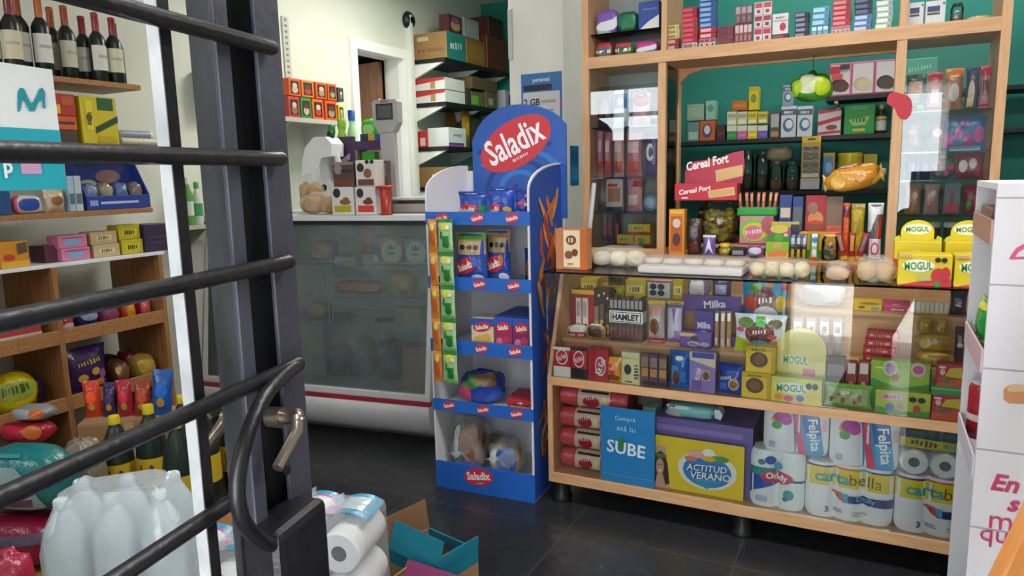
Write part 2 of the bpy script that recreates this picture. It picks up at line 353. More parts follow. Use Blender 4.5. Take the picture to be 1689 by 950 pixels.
# one call per good: read its outline in the photo on the shelf plane (frame, set-back), stand it on the shelf
def I(fr, dy, z, bx, kind, name, label, cat, col, ps=(), d=.06, grp=None, lean=0., rot=0., mat=None, **kw):
    x, zb, w, h = fr.box(*bx, dy, z); h = min(h, kw.pop('hmax', 9)); xr = kw.pop('xr', None)
    if xr: w = min(w, xr[1]-xr[0]-.004); x = min(max(x, xr[0]+w/2+.002), xr[1]-w/2-.002)
    fn = {'c': carton, 'p': pouch, 'l': lobes, 'b': blob}[kind]
    if mat: kw['mat'] = mat
    if kind == 'b': w *= .90; d *= .92
    if kind == 'p': w *= .955
    if kind == 'l': o = fn(name, w, h, d, kw.pop('n'), col, ps, **kw)
    else: o = fn(name, w, h, d, col, ps, **kw)
    at(o, fr, x, dy+d/2 + (h*math.sin(R(abs(lean)))*.0), zb, rot, -lean)
    return tag(o, label, cat, grp)
# ================================================================== frames
CT = Fr(0, 2.85); CB = Fr(0, 3.54); BK = Fr(0, 5.0); LS = Fr(-3.3, 0, 90); LW = Fr(-3.75, 0, 90); ST = Fr(-1.862, 2.79, 2.6)
GT = Fr(-0.56, -0.18, 100.3)
_fp = onz(715, 738, 0.0); _d = (_fp-CAM).dot(FWD)
FRZ = Fr(_fp.x, _fp.y, 0).hit(712, 655)[1]          # height of the steel strip on the chiller
_fl = onz(338, 621, FRZ)
FD = Fr(_fl.x, _fl.y, math.degrees(math.atan2(_fp.y-_fl.y, _fp.x-_fl.x))); FDW = math.hypot(_fp.x-_fl.x, _fp.y-_fl.y)
# ================================================================== the shop
def struct(name, mb, mat, parent=None):
    return tag(mb.build(name, mat, parent), kind='structure')
struct('floor', MB().box(-3.95, -0.2, -0.1, 3.2, 7.0, 0.0), 'slate_tile')
struct('ground', MB().box(-9, -9, -0.14, 9, -0.2, -0.02), 'pavement')
struct('ceiling', MB().box(-3.95, -0.35, 3.25, 3.2, 7.0, 3.35), 'ceiling_paint')
dy0, dy1, dz = 4.70, 5.36, 2.53
m = MB().box(-3.95, -0.35, 0, -3.75, dy0, 3.25).box(-3.95, dy1, 0, -3.75, 7.0, 3.25).box(-3.95, dy0, dz, -3.75, dy1, 3.25)
struct('wall_left', m, 'wall_paint')
struct('wall_right', MB().box(3.2, -0.35, 0, 3.3, 7.0, 3.25), 'white_paint')
struct('wall_rear', MB().box(-3.75, 6.8, 0, -1.75, 7.0, 3.25), 'teal_paint')
struct('wall_serving', MB().box(-1.75, 5.32, 0, 3.2, 5.5, 3.25), 'teal_paint')
struct('wall_rear_side', MB().box(-1.85, 4.55, 0, -1.75, 7.0, 3.25), 'teal_paint')
struct('pillar', MB().box(-2.07, 4.1, 0, -1.71, 4.55, 3.25), 'white_paint')
# shopfront behind the camera: doorway, two windows
m = MB().box(-3.75, -0.35, 0, -3.3, -0.2, 3.25).box(-3.3, -0.35, 0, -1.9, -0.2, 1.8).box(-3.3, -0.35, 2.4, -1.9, -0.2, 3.25)
m.box(-1.9, -0.35, 0, -0.62, -0.2, 3.25).box(-0.62, -0.35, 2.2, 0.52, -0.2, 3.25).box(0.52, -0.35, 0, 0.9, -0.2, 3.25)
m.box(0.9, -0.35, 0, 3.2, -0.2, 3.25)
m.box(-1.05, -1.15, 0, -0.62, -0.35, 3.25).box(0.52, -1.15, 0, 0.95, -0.35, 3.25).box(-0.62, -1.15, 2.2, 0.52, -0.35, 3.25)  # deep entry niche, added outside to keep daylight off the left wall
struct('wall_front', m, 'white_paint')
m = MB()
for x in (-3.3, -2.85, -2.4, -1.94): m.box(x, -0.32, 1.8, x+.04, -0.27, 2.4)
for z in (1.8, 2.08, 2.36): m.box(-3.3, -0.32, z, -1.9, -0.27, z+.04)
struct('window_1', m, 'black_metal')
struct('reflection_baffle', MB().box(-.12, -.31, 0, .16, -.27, 2.2), 'black_metal')  # unseen panel added to darken part of the doorway's reflection in the glass
# inner door in the white wall: painted frame and the brown leaf standing ajar
m = MB(); f = .07
m.box(-3.80, dy0-f, 0, -3.72, dy0+.008, dz+f).box(-3.80, dy1-.008, 0, -3.72, dy1+f, dz+f).box(-3.80, dy0+.008, dz-.008, -3.72, dy1-.008, dz+f)
struct('trim_1', m, 'white_paint')
m = MB().box(-4.9, 4.6, 0, -4.8, 6.4, 2.6).box(-4.8, 6.3, 0, -3.95, 6.4, 2.6).box(-4.8, 4.3, 0, -3.95, 4.4, 2.6).box(-4.9, 4.3, 2.6, -3.95, 6.4, 2.7).box(-4.9, 4.3, -.1, -3.95, 6.4, 0)
struct('wall_back_room', m, 'dark_wall')
dr = struct('door_1', MB().box(0, -0.02, 0.01, 0.70, 0.02, dz-.01, ch=.004), 'wood_door')
dr.location = (-3.97, dy1-.03, 0); dr.rotation_euler = (0, 0, R(172))
for z in (.3, 1.3, 2.1):
    tag(MB().tube([(0.0, 0.03, z), (0.0, 0.03, z+.1)], .012).build('hinge', 'appliance', dr), 'pale metal hinge')
# ================================================================== wooden shop counter with glass show case
cx0, cx1 = -1.285, 0.62; CD = 1.02; zt = 1.082
ctr = thing('shop_counter', 'long beech shop counter with glazed front, packed with sweets and paper rolls', 'counter', CT.w(0, 0, 0))
zr = CT.hit(1240, 664)[1] ; zr = .585
m = MB().box(cx0, 0, .105, cx1, CD, .15)
m.build('bottom_board', 'beech', ctr)
MB().box(cx0, 0.002, .565, cx1, .60, .603).build('middle_shelf', 'beech', ctr)
MB().box(cx0, .0, .15, cx0+.022, CD, .565).build('end_panel', 'beech_up', ctr)
m = MB().prism([(.0, .603), (.17, zt-.012), (.60, zt-.012), (.60, .603)], cx0+.001, cx0+.019, '#ccc', 'x'); m.build('end_panel', 'beech_up', ctr)
MB().box(cx1-.022, .0, .15, cx1, CD, zt-.01).build('end_panel', 'beech_up', ctr)
MB().box(cx0+.022, .60, .15, cx1-.022, .62, zt-.01).build('back_panel', 'beech', ctr)
MB().box(cx0, .62, zt-.03, cx1, CD, zt).build('rear_worktop', 'beech', ctr)
zu = CT.hit(1000, 563, .13)[1]
MB().box(cx0+.02, .13, zu-.018, cx1-.022, .60, zu).build('upper_shelf', 'beech', ctr)
MB().box(cx0+.02, .14, .603, cx1-.022, .152, zu-.018).build('shelf_riser', 'beech', ctr)
zv = CT.hit(1340, 508, .34)[1]
MB().box(cx0+.02, .32, zv-.015, cx1-.022, .60, zv).build('rear_shelf', 'beech', ctr)
MB().box(cx0+.02, .33, zu, cx1-.022, .34, zv-.015).build('shelf_riser', 'beech', ctr)
tag(MB().box(cx0-.005, -.012, zt-.008, cx1, .60, zt).build('glass_top', 'glass', ctr), 'clear glass top')
tag(MB().box(cx0+.003, .001, .606, cx1-.01, .006, zt-.008).build('front_glass', 'glass', ctr), 'upper front pane')
tag(MB().box(cx0+.024, .008, .152, cx1-.024, .012, .563).build('lower_glass', 'glass', ctr), 'lower front pane')
for px in (918, 1222):
    x = CT.hit(px, 800)[0]
    MB().lathe([(.045, 0), (.05, .02), (.04, .035), (.045, .105)], '#111').build('foot', 'black_plastic', ctr).location = (x, .06, 0)
for x in (-1.2, .4): MB().lathe([(.045, 0), (.05, .02), (.04, .035), (.045, .105)], '#111').build('foot', 'black_plastic', ctr).location = (x, CD-.08, 0)
MB().lathe([(.045, 0), (.05, .02), (.04, .035), (.045, .105)], '#111').build('foot', 'black_plastic', ctr).location = (.45, .06, 0)
# ================================================================== glazed cabinet standing on the counter rear, with a serving hatch
wx0, wx1 = -1.373, 0.445; wz0 = zt; wzr = 2.025; wzt = 2.62; WD = .32
p1 = CB.hit(1093, 250)[0]; p2 = CB.hit(1478, 250)[0]
cab = thing('glazed_cabinet', 'beech framed glass cabinet around the serving hatch, cigarettes along its top shelf', 'cabinet', CB.w(0, 0, 0))
MB().box(wx0, 0, wz0, wx0+.035, WD, wzt).build('side_panel', 'beech_up', cab)
MB().box(wx1-.035, 0, wz0, wx1, WD, wzt).build('side_panel', 'beech_up', cab)
MB().box(wx0+.035, -.006, wzr, wx1-.035, WD, wzr+.055).build('cigarette_shelf', 'beech', cab)
MB().box(wx0+.035, 0, wzt-.03, wx1-.035, WD, wzt).build('top_board', 'beech', cab)
MB().box(p1-.012, .0, wzr+.055, p1+.014, WD, wzt-.03).build('divider', 'beech_up', cab)
MB().box(p2-.016, .0, wzr+.055, p2+.016, WD, wzt-.03).build('divider', 'beech_up', cab)
def bay(xa, xb, hatch_right):
    # glazed bay: posts, rails, panes and three glass shelves
    pw = .038
    MB().box(xa, 0, wz0, xb, WD, wz0+.035).build('bay_floor', 'beech', cab)
    if hatch_right:
        MB().box(xb-pw, 0, wz0+.035, xb, .03, wzr).build('post', 'beech_up', cab); MB().box(xb-.025, WD-.045, wz0+.035, xb, WD, wzr).build('post', 'beech_up', cab)
        MB().box(xb-.012, .03, wz0+.04, xb-.008, WD-.045, wzr-.005).build('side_glass', 'glass', cab)
    else:
        MB().box(xa, 0, wz0+.035, xa+pw, .03, wzr).build('post', 'beech_up', cab); MB().box(xa, WD-.045, wz0+.035, xa+.025, WD, wzr).build('post', 'beech_up', cab)
        MB().box(xa+.008, .03, wz0+.04, xa+.012, WD-.045, wzr-.005).build('side_glass', 'glass', cab)
    g0, g1 = (xa, xb-pw) if hatch_right else (xa+pw, xb)
    MB().box(g0+.002, .012, wz0+.037, g1-.002, .016, wzr-.002).build('front_glass', 'glass', cab)
    return g0, g1
bl = bay(wx0+.035, p1+.012, True); br_ = bay(p2-.02, wx1-.035, False)
# the serving hatch arch under the cigarette shelf
m = MB().prism([(p1+.012, wzr-.001), (p2-.02, wzr-.001), (p2-.02, wzr-.012), (p2-.05, wzr-.012), (p1+.13, wzr-.012), (p1+.06, wzr-.03), (p1+.012, wzr-.075)], WD-.04, WD-.015, '#ccc')
m.build('hatch_arch', 'beech', cab)
BAYL = [CB.hit(1030, q, .15)[1] for q in (211, 292, 348)]
BAYR = [CB.hit(1560, q, .15)[1] for q in (184, 250, 296, 352)]
for z in BAYL: MB().box(bl[0]+.003, .03, z-.006, bl[1], WD-.02, z).build('glass_shelf', 'clear_jar', cab)
for z in BAYR: MB().box(br_[0]+.002, .03, z-.006, br_[1]-.003, WD-.02, z).build('glass_shelf', 'clear_jar', cab)
zg = CB.hit(1030, 56, .1)[1]
MB().box(wx0+.037, .03, zg-.006, p1-.014, WD-.02, zg).build('glass_shelf', 'clear_jar', cab)
MB().box(wx0+.037, WD-.012, wz0+.04, p1-.03, WD-.004, wzt-.03).build('back_panel', 'fridge_in', cab)
# ================================================================== black shelves on the teal wall behind the hatch
SZ1 = BK.hit(1240, 229)[1]; SZ2 = BK.hit(1330, 314)[1]; SZ3 = BK.hit(1420, 156)[1]
def wshelf(label, xa, xb, z, fr=BK, depth=.3, grp='black shelves on the teal wall'):
    o = thing('wall_shelf', label, 'shelf', fr.w((xa+xb)/2, 0, z), fr.rot, grp); w = xb-xa
    MB().box(-w/2, 0, -.028, w/2, depth, 0, ch=.003).build('board', 'black_shelf', o)
    for q in (-w/2+.05, w/2-.07): MB().prism([(.02, -.028), (depth, -.028), (depth, -.2), (depth-.02, -.2), (depth-.03, -.05), (.02, -.04)], q, q+.02, '#ddd', 'x').build('bracket', 'white_paint', o)
    return o
xl = BK.hit(1120, 230)[0]-.3; xr = BK.hit(1490, 230)[0]+1.3; x3 = BK.hit(1362, 156)[0]
wshelf('long black shelf of tea boxes and milk cartons on the teal wall', xl, xr, SZ1)
wshelf('black shelf of glass jars and yellow tins, second below the hatch top', xl, xr, SZ2)
wshelf('short black shelf under the pink cookie box near the hatch top', x3, xr, SZ3)
# ================================================================== cardboard snack display stand
D = .42; SW = .52
std = thing('snack_display_stand', 'blue and white cardboard snack stand with tall round-topped header', 'display stand', ST.w(0, 0, 0), ST.rot)
za = ST.hit(711, 319)[1]; zb_ = ST.hit(931, 268, D)[1]
prof = [(0, 0), (D, 0), (D, zb_)] + [(D*(1-math.sin(q*math.pi/20))**1.0*1.0, za+(zb_-za)*math.cos(q*math.pi/20)**.9) for q in range(1, 10)] + [(0, za-.03)]
MB().prism(prof, 0, .008, '#dcdde2', 'x').build('side_panel', 'cardwhite', std)
m = MB().prism(prof, SW-.008, SW, '#dcdde2', 'x')
rp = [(a, b) for a, b in prof]
m.add([(SW+.0008, .008+a*(D-.012)/D, b*.992+.004) for a, b in rp], [tuple(range(len(rp)))], '#1d4aa0')
rs = random.Random(5)
for (yc, zc, n, cols) in ((.22, 1.27, 16, ('#c8702c', '#b8482a', '#d89038', '#a83c24')), (.2, .98, 13, ('#b8762c', '#8a4a20', '#d09a40', '#5a3018')), (.26, .64, 11, ('#b83a2c', '#c86a30', '#d8a040')), (.2, .36, 11, ('#c98a24', '#d8b050', '#a8621c')), (.28, .14, 8, ('#d0d4de', '#8ab0d8', '#c83a44'))):
    for k in range(n):
        cy_, cz_, a_ = yc+rs.uniform(-.10, .10), zc+rs.uniform(-.13, .13), rs.uniform(.5, 2.4); L1, L2 = rs.uniform(.05, .085), rs.uniform(.012, .022)
        pts = [(math.cos(q)*L1, math.sin(q)*L2*(1+.2*math.sin(3*q+k))) for q in [i_*math.pi/8 for i_ in range(16)]]
        pts = [(cy_+x*math.cos(a_)-y*math.sin(a_), cz_+x*math.sin(a_)+y*math.cos(a_)) for x, y in pts]
        pts = [(min(max(x, .015), D-.01), y) for x, y in pts]
        m.add([(SW+.0014+.0002*k, x, y) for x, y in pts], [tuple(range(16))], cols[k % len(cols)])
tag(m.build('side_panel', 'card', std), 'printed blue side with snack pictures')
MB().box(.009, D-.008, .02, SW-.009, D, za+.1, '#dadbe2').build('back_panel', 'card', std)
# header: round-topped blue board with swirl, red oval and white lettering
h0 = ST.hit(800, 360, D-.02)[1]; h1 = ST.hit(855, 172, D-.02)[1]; hx0 = ST.hit(779, 250, D-.02)[0]; hx1 = ST.hit(934, 250, D-.02)[0]
hw = hx1-hx0; hh = h1-h0; hs = ST.hit(934, 205, D-.02)[1]-h0; hl = ST.hit(779, 232, D-.02)[1]-h0
arc = []
for q in range(0, 17):
    u = q/16; a = 1-abs(2*u-1)**2.2; base = hs*(1-u)+hl*u
    arc.append((hx1-hw*u, h0+base+(hh-base)*a**.75))
m = MB().prism([(hx0, h0), (hx1, h0)] + arc, D-.018, D-.010, '#2355a8')
HM = {'N': lambda u, v, o: (hx0+u*hw, D-.018-o, h0+v*hh)}; HD = {'N': (hw, hh)}
sw = []
def swirl(c, a0, wd):
    for k in range(56):
        def P(q, dw):
            rr = .03+.0125*q*.55; a = q*.27+a0; return (.56+(rr+dw)*math.cos(a)*1.9, .30+(rr+dw)*math.sin(a)*1.25)
        q4 = [P(k, 0), P(k+1, 0), P(k+1, wd), P(k, wd)]
        if all(0.02 < a < .98 and .02 < b < .80 for a, b in q4): sw.append(pg(q4, c))
swirl('#3474c8', 0, .035); swirl('#163c84', 3.1, .03)
prints(m, sw, HM, HD, step=.0)
prints(m, [e(.47, .66, .41, .205, '#c8323c', 27)], HM, HD, off=.0016)
prints(m, [t('Saladix', .46, .685, .235, '#efeef0', 24, .64, .02), t('HORNEADOS', .53, .545, .03, '#e8d8dc', 24, .26, .02)], HM, HD, off=.0024)
tag(m.build('header', 'card', std), 'blue swirl header with red oval')
def lip(z0, z1, big=False):
    m = MB().box(.0, -.004, z0, SW+.004, .004, z1, '#1f62c0'); w_, h_ = SW, z1-z0
    MP = {'N': lambda u, v, o: (u*w_, -.004-o, z0+v*h_)}; ps = []
    if big: ps = [e(.45, .62, .15, .33, '#c8323c', 8), t('Saladix', .45, .66, .3, '#f0eef0', 8, .24, .03), t('HORNEADOS', .47, .40, .05, '#e8d8dc', 8, .1, .02)]
    else:
        for u in (.17, .52, .85): ps += [e(u, .52, .065, .36, '#c8323c', 14), t('Saladix', u, .52, .3, '#f0eef0', 14, .11, .03)]
    prints(m, ps, MP, {'N': (w_, h_)}); return m.build('shelf_lip', 'card', std)
TIER = []
for (py0, py1) in ((349, 371), (459, 480), (565, 587), (667, 686)):
    z1 = ST.hit(805, py0)[1]; z0 = ST.hit(805, py1)[1]; lip(z0, z1)
    MB().box(.009, .005, z0+.012, SW-.009, D-.009, z0+.02, '#d7d8de').build('shelf', 'card', std); TIER.append(z0+.02)
zb5 = ST.hit(805, 772)[1]; lip(.0, zb5, True); MB().box(.009, .005, .06, SW-.009, D-.009, .068, '#d7d8de').build('shelf', 'card', std); TIER.append(.068)
# ================================================================== refrigerated show counter
fr_ = thing('chiller_counter', 'white refrigerated show counter with glass front and red stripe', 'chiller', FD.w(0, 0, 0), FD.rot)
W_ = FDW; ztop = FD.hit(600, 363, .14)[1]; zs = FRZ
# bulging white lower front
pf = [(.14, .0), (.12, .03)] + [(.10-.14*math.sin(q*math.pi/24), .04+(zs-.12)*(1-math.cos(q*math.pi/24))) for q in range(1, 12)] + [(-.04, zs-.06), (-.02, zs-.05), (.75, zs-.05), (.75, .0)]
MB().prism(pf, 0, W_, '#ccc', 'x', True).build('base_body', 'appliance', fr_)
MB().box(0, -.028, zs-.05, W_, -.0, zs-.028).build('stripe', solid('red_stripe', '#a52a38', .4), fr_)
MB().box(0, -.02, zs-.028, W_, .03, zs+.012, ch=.006).build('glass_rail', 'appliance', fr_)
MB().box(0, .0, zs-.05, W_, .75, zs-.02).build('well_floor', 'fridge_in', fr_)
for x0 in (0, W_-.03):
    MB().prism([(-.02, zs), (.13, ztop), (.75, ztop), (.75, zs)], x0, x0+.03, '#ccc', 'x').build('end_panel', 'appliance', fr_)
MB().box(.03, .72, zs, W_-.03, .75, ztop).build('back_panel', 'fridge_in', fr_)
MB().box(0, .10, ztop, W_, .78, ztop+.03).build('top_panel', 'appliance', fr_)
MB().box(0, .09, ztop-.022, W_, .115, ztop-.002).build('top_edge', 'black_plastic', fr_)
MB().box(0, .088, ztop, W_, .0995, ztop+.03).build('top_trim', 'appliance', fr_)
gl = MB(); gl.add([(.03, -.005, zs+.01), (W_-.03, -.005, zs+.01), (W_-.03, .115, ztop-.02), (.03, .115, ztop-.02), (.03, .001, zs+.01), (W_-.03, .001, zs+.01), (W_-.03, .121, ztop-.02), (.03, .121, ztop-.02)],
       [(0, 1, 2, 3), (4, 7, 6, 5), (0, 4, 5, 1), (1, 5, 6, 2), (2, 6, 7, 3), (3, 7, 4, 0)], '#fff')
tag(gl.build('front_glass', 'foggy_glass', fr_), 'misty sloping front pane')
def wireshelf(py, dy, x0f, lipz=.03):
    z = FD.hit(600, py, dy)[1]; m = MB(); x0 = W_*x0f
    for q in (0, lipz): m.tube([(x0, dy, z+q), (W_-.04, dy, z+q)], .004, n=6)
    m.tube([(x0, .70, z), (W_-.04, .70, z)], .004, n=6)
    n = 46
    for k in range(n+1):
        x = x0 + (W_-.04-x0)*k/n; m.tube([(x, dy, z+lipz), (x, dy, z), (x, .70, z)], .0022, n=5, cap=False)
    m.build('wire_shelf', 'wire', fr_); return z
FZ1 = wireshelf(441, .22, .03); FZ2 = wireshelf(492, .20, .42, .0); FZ3 = wireshelf(540, .18, .42, .0)
m = MB()
for px in (541, 547): x = FD.hit(px, 480, .21)[0]; m.tube([(x, .21, FZ3-.01), (x, .21, FZ1+.03)], .004, n=6)
m.build('wire_upright', 'wire', fr_)
# ================================================================== iron security gate standing open at the entrance
gate = thing('security_gate', 'dark iron gate with round bars, lever handles and a curved pull', 'gate', GT.w(0, 0, 0), GT.rot)
def gx(px, py, dy=0): return GT.hit(px, py, dy)
g_l = gx(377, 420, .008)[0]; g_r = gx(488, 420)[0]; gz1 = 2.15
f1 = gx(408, 420)[0]; f2 = gx(450, 420)[0]
MB().box(g_l, .0, .03, f1, .007, gz1, ch=.002).build('stile', 'grey_metal', gate)
MB().box(f2, .0, .03, g_r, .007, gz1, ch=.002).build('stile', 'grey_metal', gate)
tag(MB().box(g_l+.002, .034, .03, g_r-.002, .04, gz1).box(g_l+.001, .0065, .03, g_l+.007, .036, gz1).box(g_r-.007, .0065, .03, g_r-.001, .036, gz1).build('web_plate', 'worn_black', gate), 'black recessed web of the stile')
vb = gx(304, 475, .004)[0]; vr = gx(322, 475, .004)[0]; vd = .004
while gx(285, 475, vd)[0] < vb and vd < .06: vd += .0005
MB().box(vb, .004, .03, vr, vd, gz1, ch=.001).build('upright_bar', 'black_metal', gate)
tag(MB().box(vb-.0015, .0045, .03, vb-.0002, vd, gz1).build('paint_strip', 'worn_white', gate), 'worn white paint on the side of the upright')
hb = -.03
for (pa, pb) in (((452, 80), 1), ((467, 262), 1), ((480, 431), 1), ((496, 598), 1)):
    x, z = gx(*pa, -.011); m = MB()
    m.tube([(-.0, -.011, z), (x-.006, -.011, z), (x, -.011, z)], [.0098, .0098, .0075], n=14)
    m.build('round_bar', 'black_metal', gate)
zlast = gx(385, 825, -.011)[1]; xl_ = gx(385, 825, -.011)[0]
MB().tube([(0, -.011, zlast), (xl_, -.011, zlast)], .0098, n=14).build('round_bar', 'black_metal', gate)
MB().box(-.02, .0, .03, .02, .03, gz1).build('hinge_stile', 'grey_metal', gate)
MB().box(-.02, .0, .03, g_r, .03, .09).build('bottom_rail', 'grey_metal', gate)
MB().box(-.02, .0, gz1-.06, g_r, .03, gz1).build('top_rail', 'grey_metal', gate)
# curved pull handle of round rod
pts = [(492, 602), (470, 618), (440, 650), (416, 695), (400, 745), (391, 800), (396, 845), (415, 878), (445, 898), (480, 895), (512, 880)]
P3 = []
for k, (a, b) in enumerate(pts):
    dyy = -.011 - .035*math.sin(math.pi*k/(len(pts)-1)); x, z = gx(a, b, dyy); P3.append((x, dyy, z))
sm = []
for k in range(len(P3)-1):
    for q in range(4):
        a = [Vector(P3[min(max(k+j, 0), len(P3)-1)]) for j in (-1, 0, 1, 2)]; s_ = q/4
        sm.append(.5*((2*a[1]) + (a[2]-a[0])*s_ + (2*a[0]-5*a[1]+4*a[2]-a[3])*s_**2 + (3*a[1]-a[0]-3*a[2]+a[3])*s_**3))
sm.append(Vector(P3[-1])); MB().tube(sm, .0095, n=12).build('pull_handle', 'black_metal', gate)
# lock case at the foot of the view and the two lever handles
x0, z0 = gx(432, 880, -.02); x1, z1 = gx(520, 880, -.02)
MB().box(x0, -.045, z0-.35, x1, .02, z0, ch=.012).build('lock_case', 'black_metal', gate)
xs, zs_ = gx(455, 688, -.01); xe, ze = gx(452, 772, -.045); xk, zk = gx(488, 683, -.045)
lv = MB().tube([(xs, .0, zs_), (xs, -.02, zs_)], .014, n=14).build('lever_handle', 'steel', gate)
MB().tube([(xs, -.015, zs_), (xs+.004, -.04, zs_), (xk, -.047, zk), (xk-.002, -.05, zk-.008)], .0085, n=10).build('neck', 'steel', lv)
MB().tube([(xk, -.048, zk), (xk-.006, -.05, zk-.02), (xe, -.05, ze)], [.008, .0085, .0075], n=10).build('grip', 'steel', lv)
xs, zs_ = gx(398, 688, .05); xe, ze = gx(340, 748, .075); xk, zk = gx(372, 696, .075)
lv = MB().tube([(xs, .036, zs_), (xs, .06, zs_)], .013, n=14).build('lever_handle', 'steel', gate)
MB().tube([(xs, .055, zs_), (xs-.004, .075, zs_), (xk, .078, zk), (xe, .078, ze)], [.008, .009, .0085, .008], n=10).build('grip', 'steel', lv)
MB().lathe([(.007, .0), (.007, .004)], '#000', axis='y', cx=0, at=0).build('keyhole', 'black_plastic', gate).location = (gx(470, 775)[0], -.005, gx(470, 775)[1])
# ================================================================== phone-card poster hanging on the gate
pd = .045
a = [gx(px, py, pd) for px, py in ((-60, 98), (82, 115), (108, 312), (-60, 320))]
qx0 = a[0][0]; qx1 = (a[1][0]+a[2][0])/2; qz0 = a[2][1]; qz1 = a[1][1]
w_, h_ = qx1-qx0, qz1-qz0
pm = MB().box(-w_/2, -.002, 0, w_/2, .002, h_, '#e6e9ea')
MPp = {'N': lambda u, v, o: ((u-.5)*w_, -.002-o, v*h_)}; DPp = {'N': (w_, h_)}
def U(px, py):
    x, z = gx(px, py, pd); return ((x-qx0)/w_, (z-qz0)/h_)
v1 = U(60, 213)[1]; v2 = U(60, 238)[1]
Mk = [(25, 185), (25, 152), (29, 145), (36, 146), (41, 158), (48, 172), (56, 158), (60, 147), (66, 145), (70, 153), (71, 180), (67, 178), (65, 165), (60, 168), (53, 184), (45, 184), (37, 168), (33, 165), (30, 183)]
Mu = [U(*q) for q in Mk]
prints(pm, [r(0, 0, 1, v1, '#1fa3b5'), r(0, v2, 1, v2+.004, '#e6e9ea'),
            pg([Mu[i] for i in (0, 1, 2, 3, 17, 18)], '#1c8f9e'), pg([Mu[i] for i in (3, 4, 16, 17)], '#1c8f9e'), pg([Mu[i] for i in (4, 5, 14, 15, 16)], '#1c8f9e'), pg([Mu[i] for i in (5, 6, 13, 14)], '#1c8f9e'), pg([Mu[i] for i in (6, 7, 12, 13)], '#1c8f9e'), pg([Mu[i] for i in (7, 8, 9, 10, 11, 12)], '#1c8f9e'),
            t('p', *U(9, 281), .125, '#e8f2f4', 0, None, .03)] + [pg([U(*q) for q in ((29, 264), (62, 264), (65, 287), (31, 287))], '#c99bc4')], MPp, DPp, off=.0006, step=.00008)
po = pm.build('poster', 'card'); po.location = GT.w((qx0+qx1)/2, pd, qz0); po.rotation_euler = (0, 0, GT.rot)
tag(po, 'white and turquoise poster with a letter M hung behind the gate bars', 'poster')
# ================================================================== sweets on the low front step of the show case
LZ = .6035
W = '#f0eeea'; BK_ = '#17151a'
def oct2(u, v, s=.06, asp=1.0): return [e(u, v, s, s*asp, '#15151a'), e(u+s*2.1, v, s, s*asp, '#15151a')]
g1 = 'sweets on the front step of the show case'
L = lambda *a, **k: I(CT, .022, LZ, *a, **dict(dict(grp=g1), **k))
kk = [r(0, 0, 1, .34, '#e6e2de'), e(.5, .66, .34, .26, '#f0eeea'), e(.5, .66, .29, .22, '#c21f2f'), t('Kit Kat', .5, .66, .16, W, 30, .5, .03), r(0, .9, 1, 1, '#e8e6e4')]
L((913, 572, 941, 619), 'c', 'wafer_pack', 'red wafer pack with white base and top edge, beside the slanted end panel', 'chocolate', '#bb1f2e', kk, d=.03)
L((942, 573, 968, 622), 'c', 'wafer_pack', 'red wafer pack with wide black base between two other red packs', 'chocolate', '#b91f2f', [r(0, 0, 1, .32, '#1b1b1d'), e(.5, .62, .34, .27, W), e(.5, .62, .29, .23, '#c21f2f'), t('Kit Kat', .5, .62, .16, W, 30, .5, .03), r(0, .9, 1, 1, '#1b1b1d')], d=.03)
L((970, 575, 1003, 625), 'c', 'wafer_box', 'larger plain red wafer box next to a small orange pouch', 'chocolate', '#b11a2a', [e(.62, .45, .26, .3, W), e(.62, .45, .22, .25, '#b11a2a'), t('Kit Kat', .62, .45, .2, W, 70, .8, .03), r(0, .94, 1, 1, '#8f1422')], d=.045)
L((995, 590, 1024, 630), 'p', 'candy_pouch', 'small orange pouch with red disc and brown lower part', 'sweets', '#e8a01c', [e(.5, .55, .3, .24, '#d4402a'), t('mini', .5, .55, .14, '#f3d47a', 0, .4, .02), e(.55, .18, .4, .14, '#8a4a1e')], d=.035)
L((1025, 581, 1055, 634), 'c', 'bonbon_box', 'cream box with black disc and upright lettering, folded gable top', 'sweets', '#d9cf9a', [e(.35, .45, .2, .16, '#222428'), t('besos', .82, .42, .16, '#3a3524', 90, .9, .02), r(0, .78, 1, .82, '#b9ae78'), r(.2, .05, .6, .1, '#6d6748')], d=.04)
for k, (l, rr, c, lb) in enumerate(((1057, 1070, '#6b4a38', 'slim brown chocolate bar standing beside the cream gable box'), (1071, 1085, '#5d3570', 'slim purple chocolate bar standing between two brown bars'), (1086, 1100, '#5a4538', 'slim brown chocolate bar standing against the blue pouch'))):
    L((l, 583+k*2, rr, 634+k*3), 'c', 'chocolate_bar', lb, 'chocolate', c, [r(.1, .3, .9, .55, '#c08a4a'), r(.1, .6, .9, .9, '#8f7a66'), r(.1, .05, .9, .16, '#2d2426')], d=.03)
L((1102, 580, 1138, 642), 'p', 'biscuit_pouch', 'bright blue standing pouch with white notch and brown biscuit picture', 'biscuits', '#1f5fb4', [r(.0, .93, 1, 1, '#184a92'), e(.5, .82, .2, .06, W), r(.12, .12, .5, .62, '#4f8fd0'), e(.34, .3, .17, .2, '#6b3e22'), r(.55, .2, .85, .5, '#3b78c4')], d=.05)
L((1137, 581, 1180, 648), 'c', 'biscuit_box', 'lilac biscuit box with cream flap and a brown biscuit', 'biscuits', '#8c78b8', [pg([(0, .8), (1, .62), (1, 1), (0, 1)], '#d8c8b0'), r(.1, .85, .95, .99, '#3a4aa4'), t('cookie', .35, .45, .14, '#efe9f4', 78, .5, .02), r(.5, .3, .8, .55, '#c9a06a'), e(.65, .42, .12, .1, '#6a4224'), r(.1, .05, .5, .3, '#6b56a0')], d=.05)
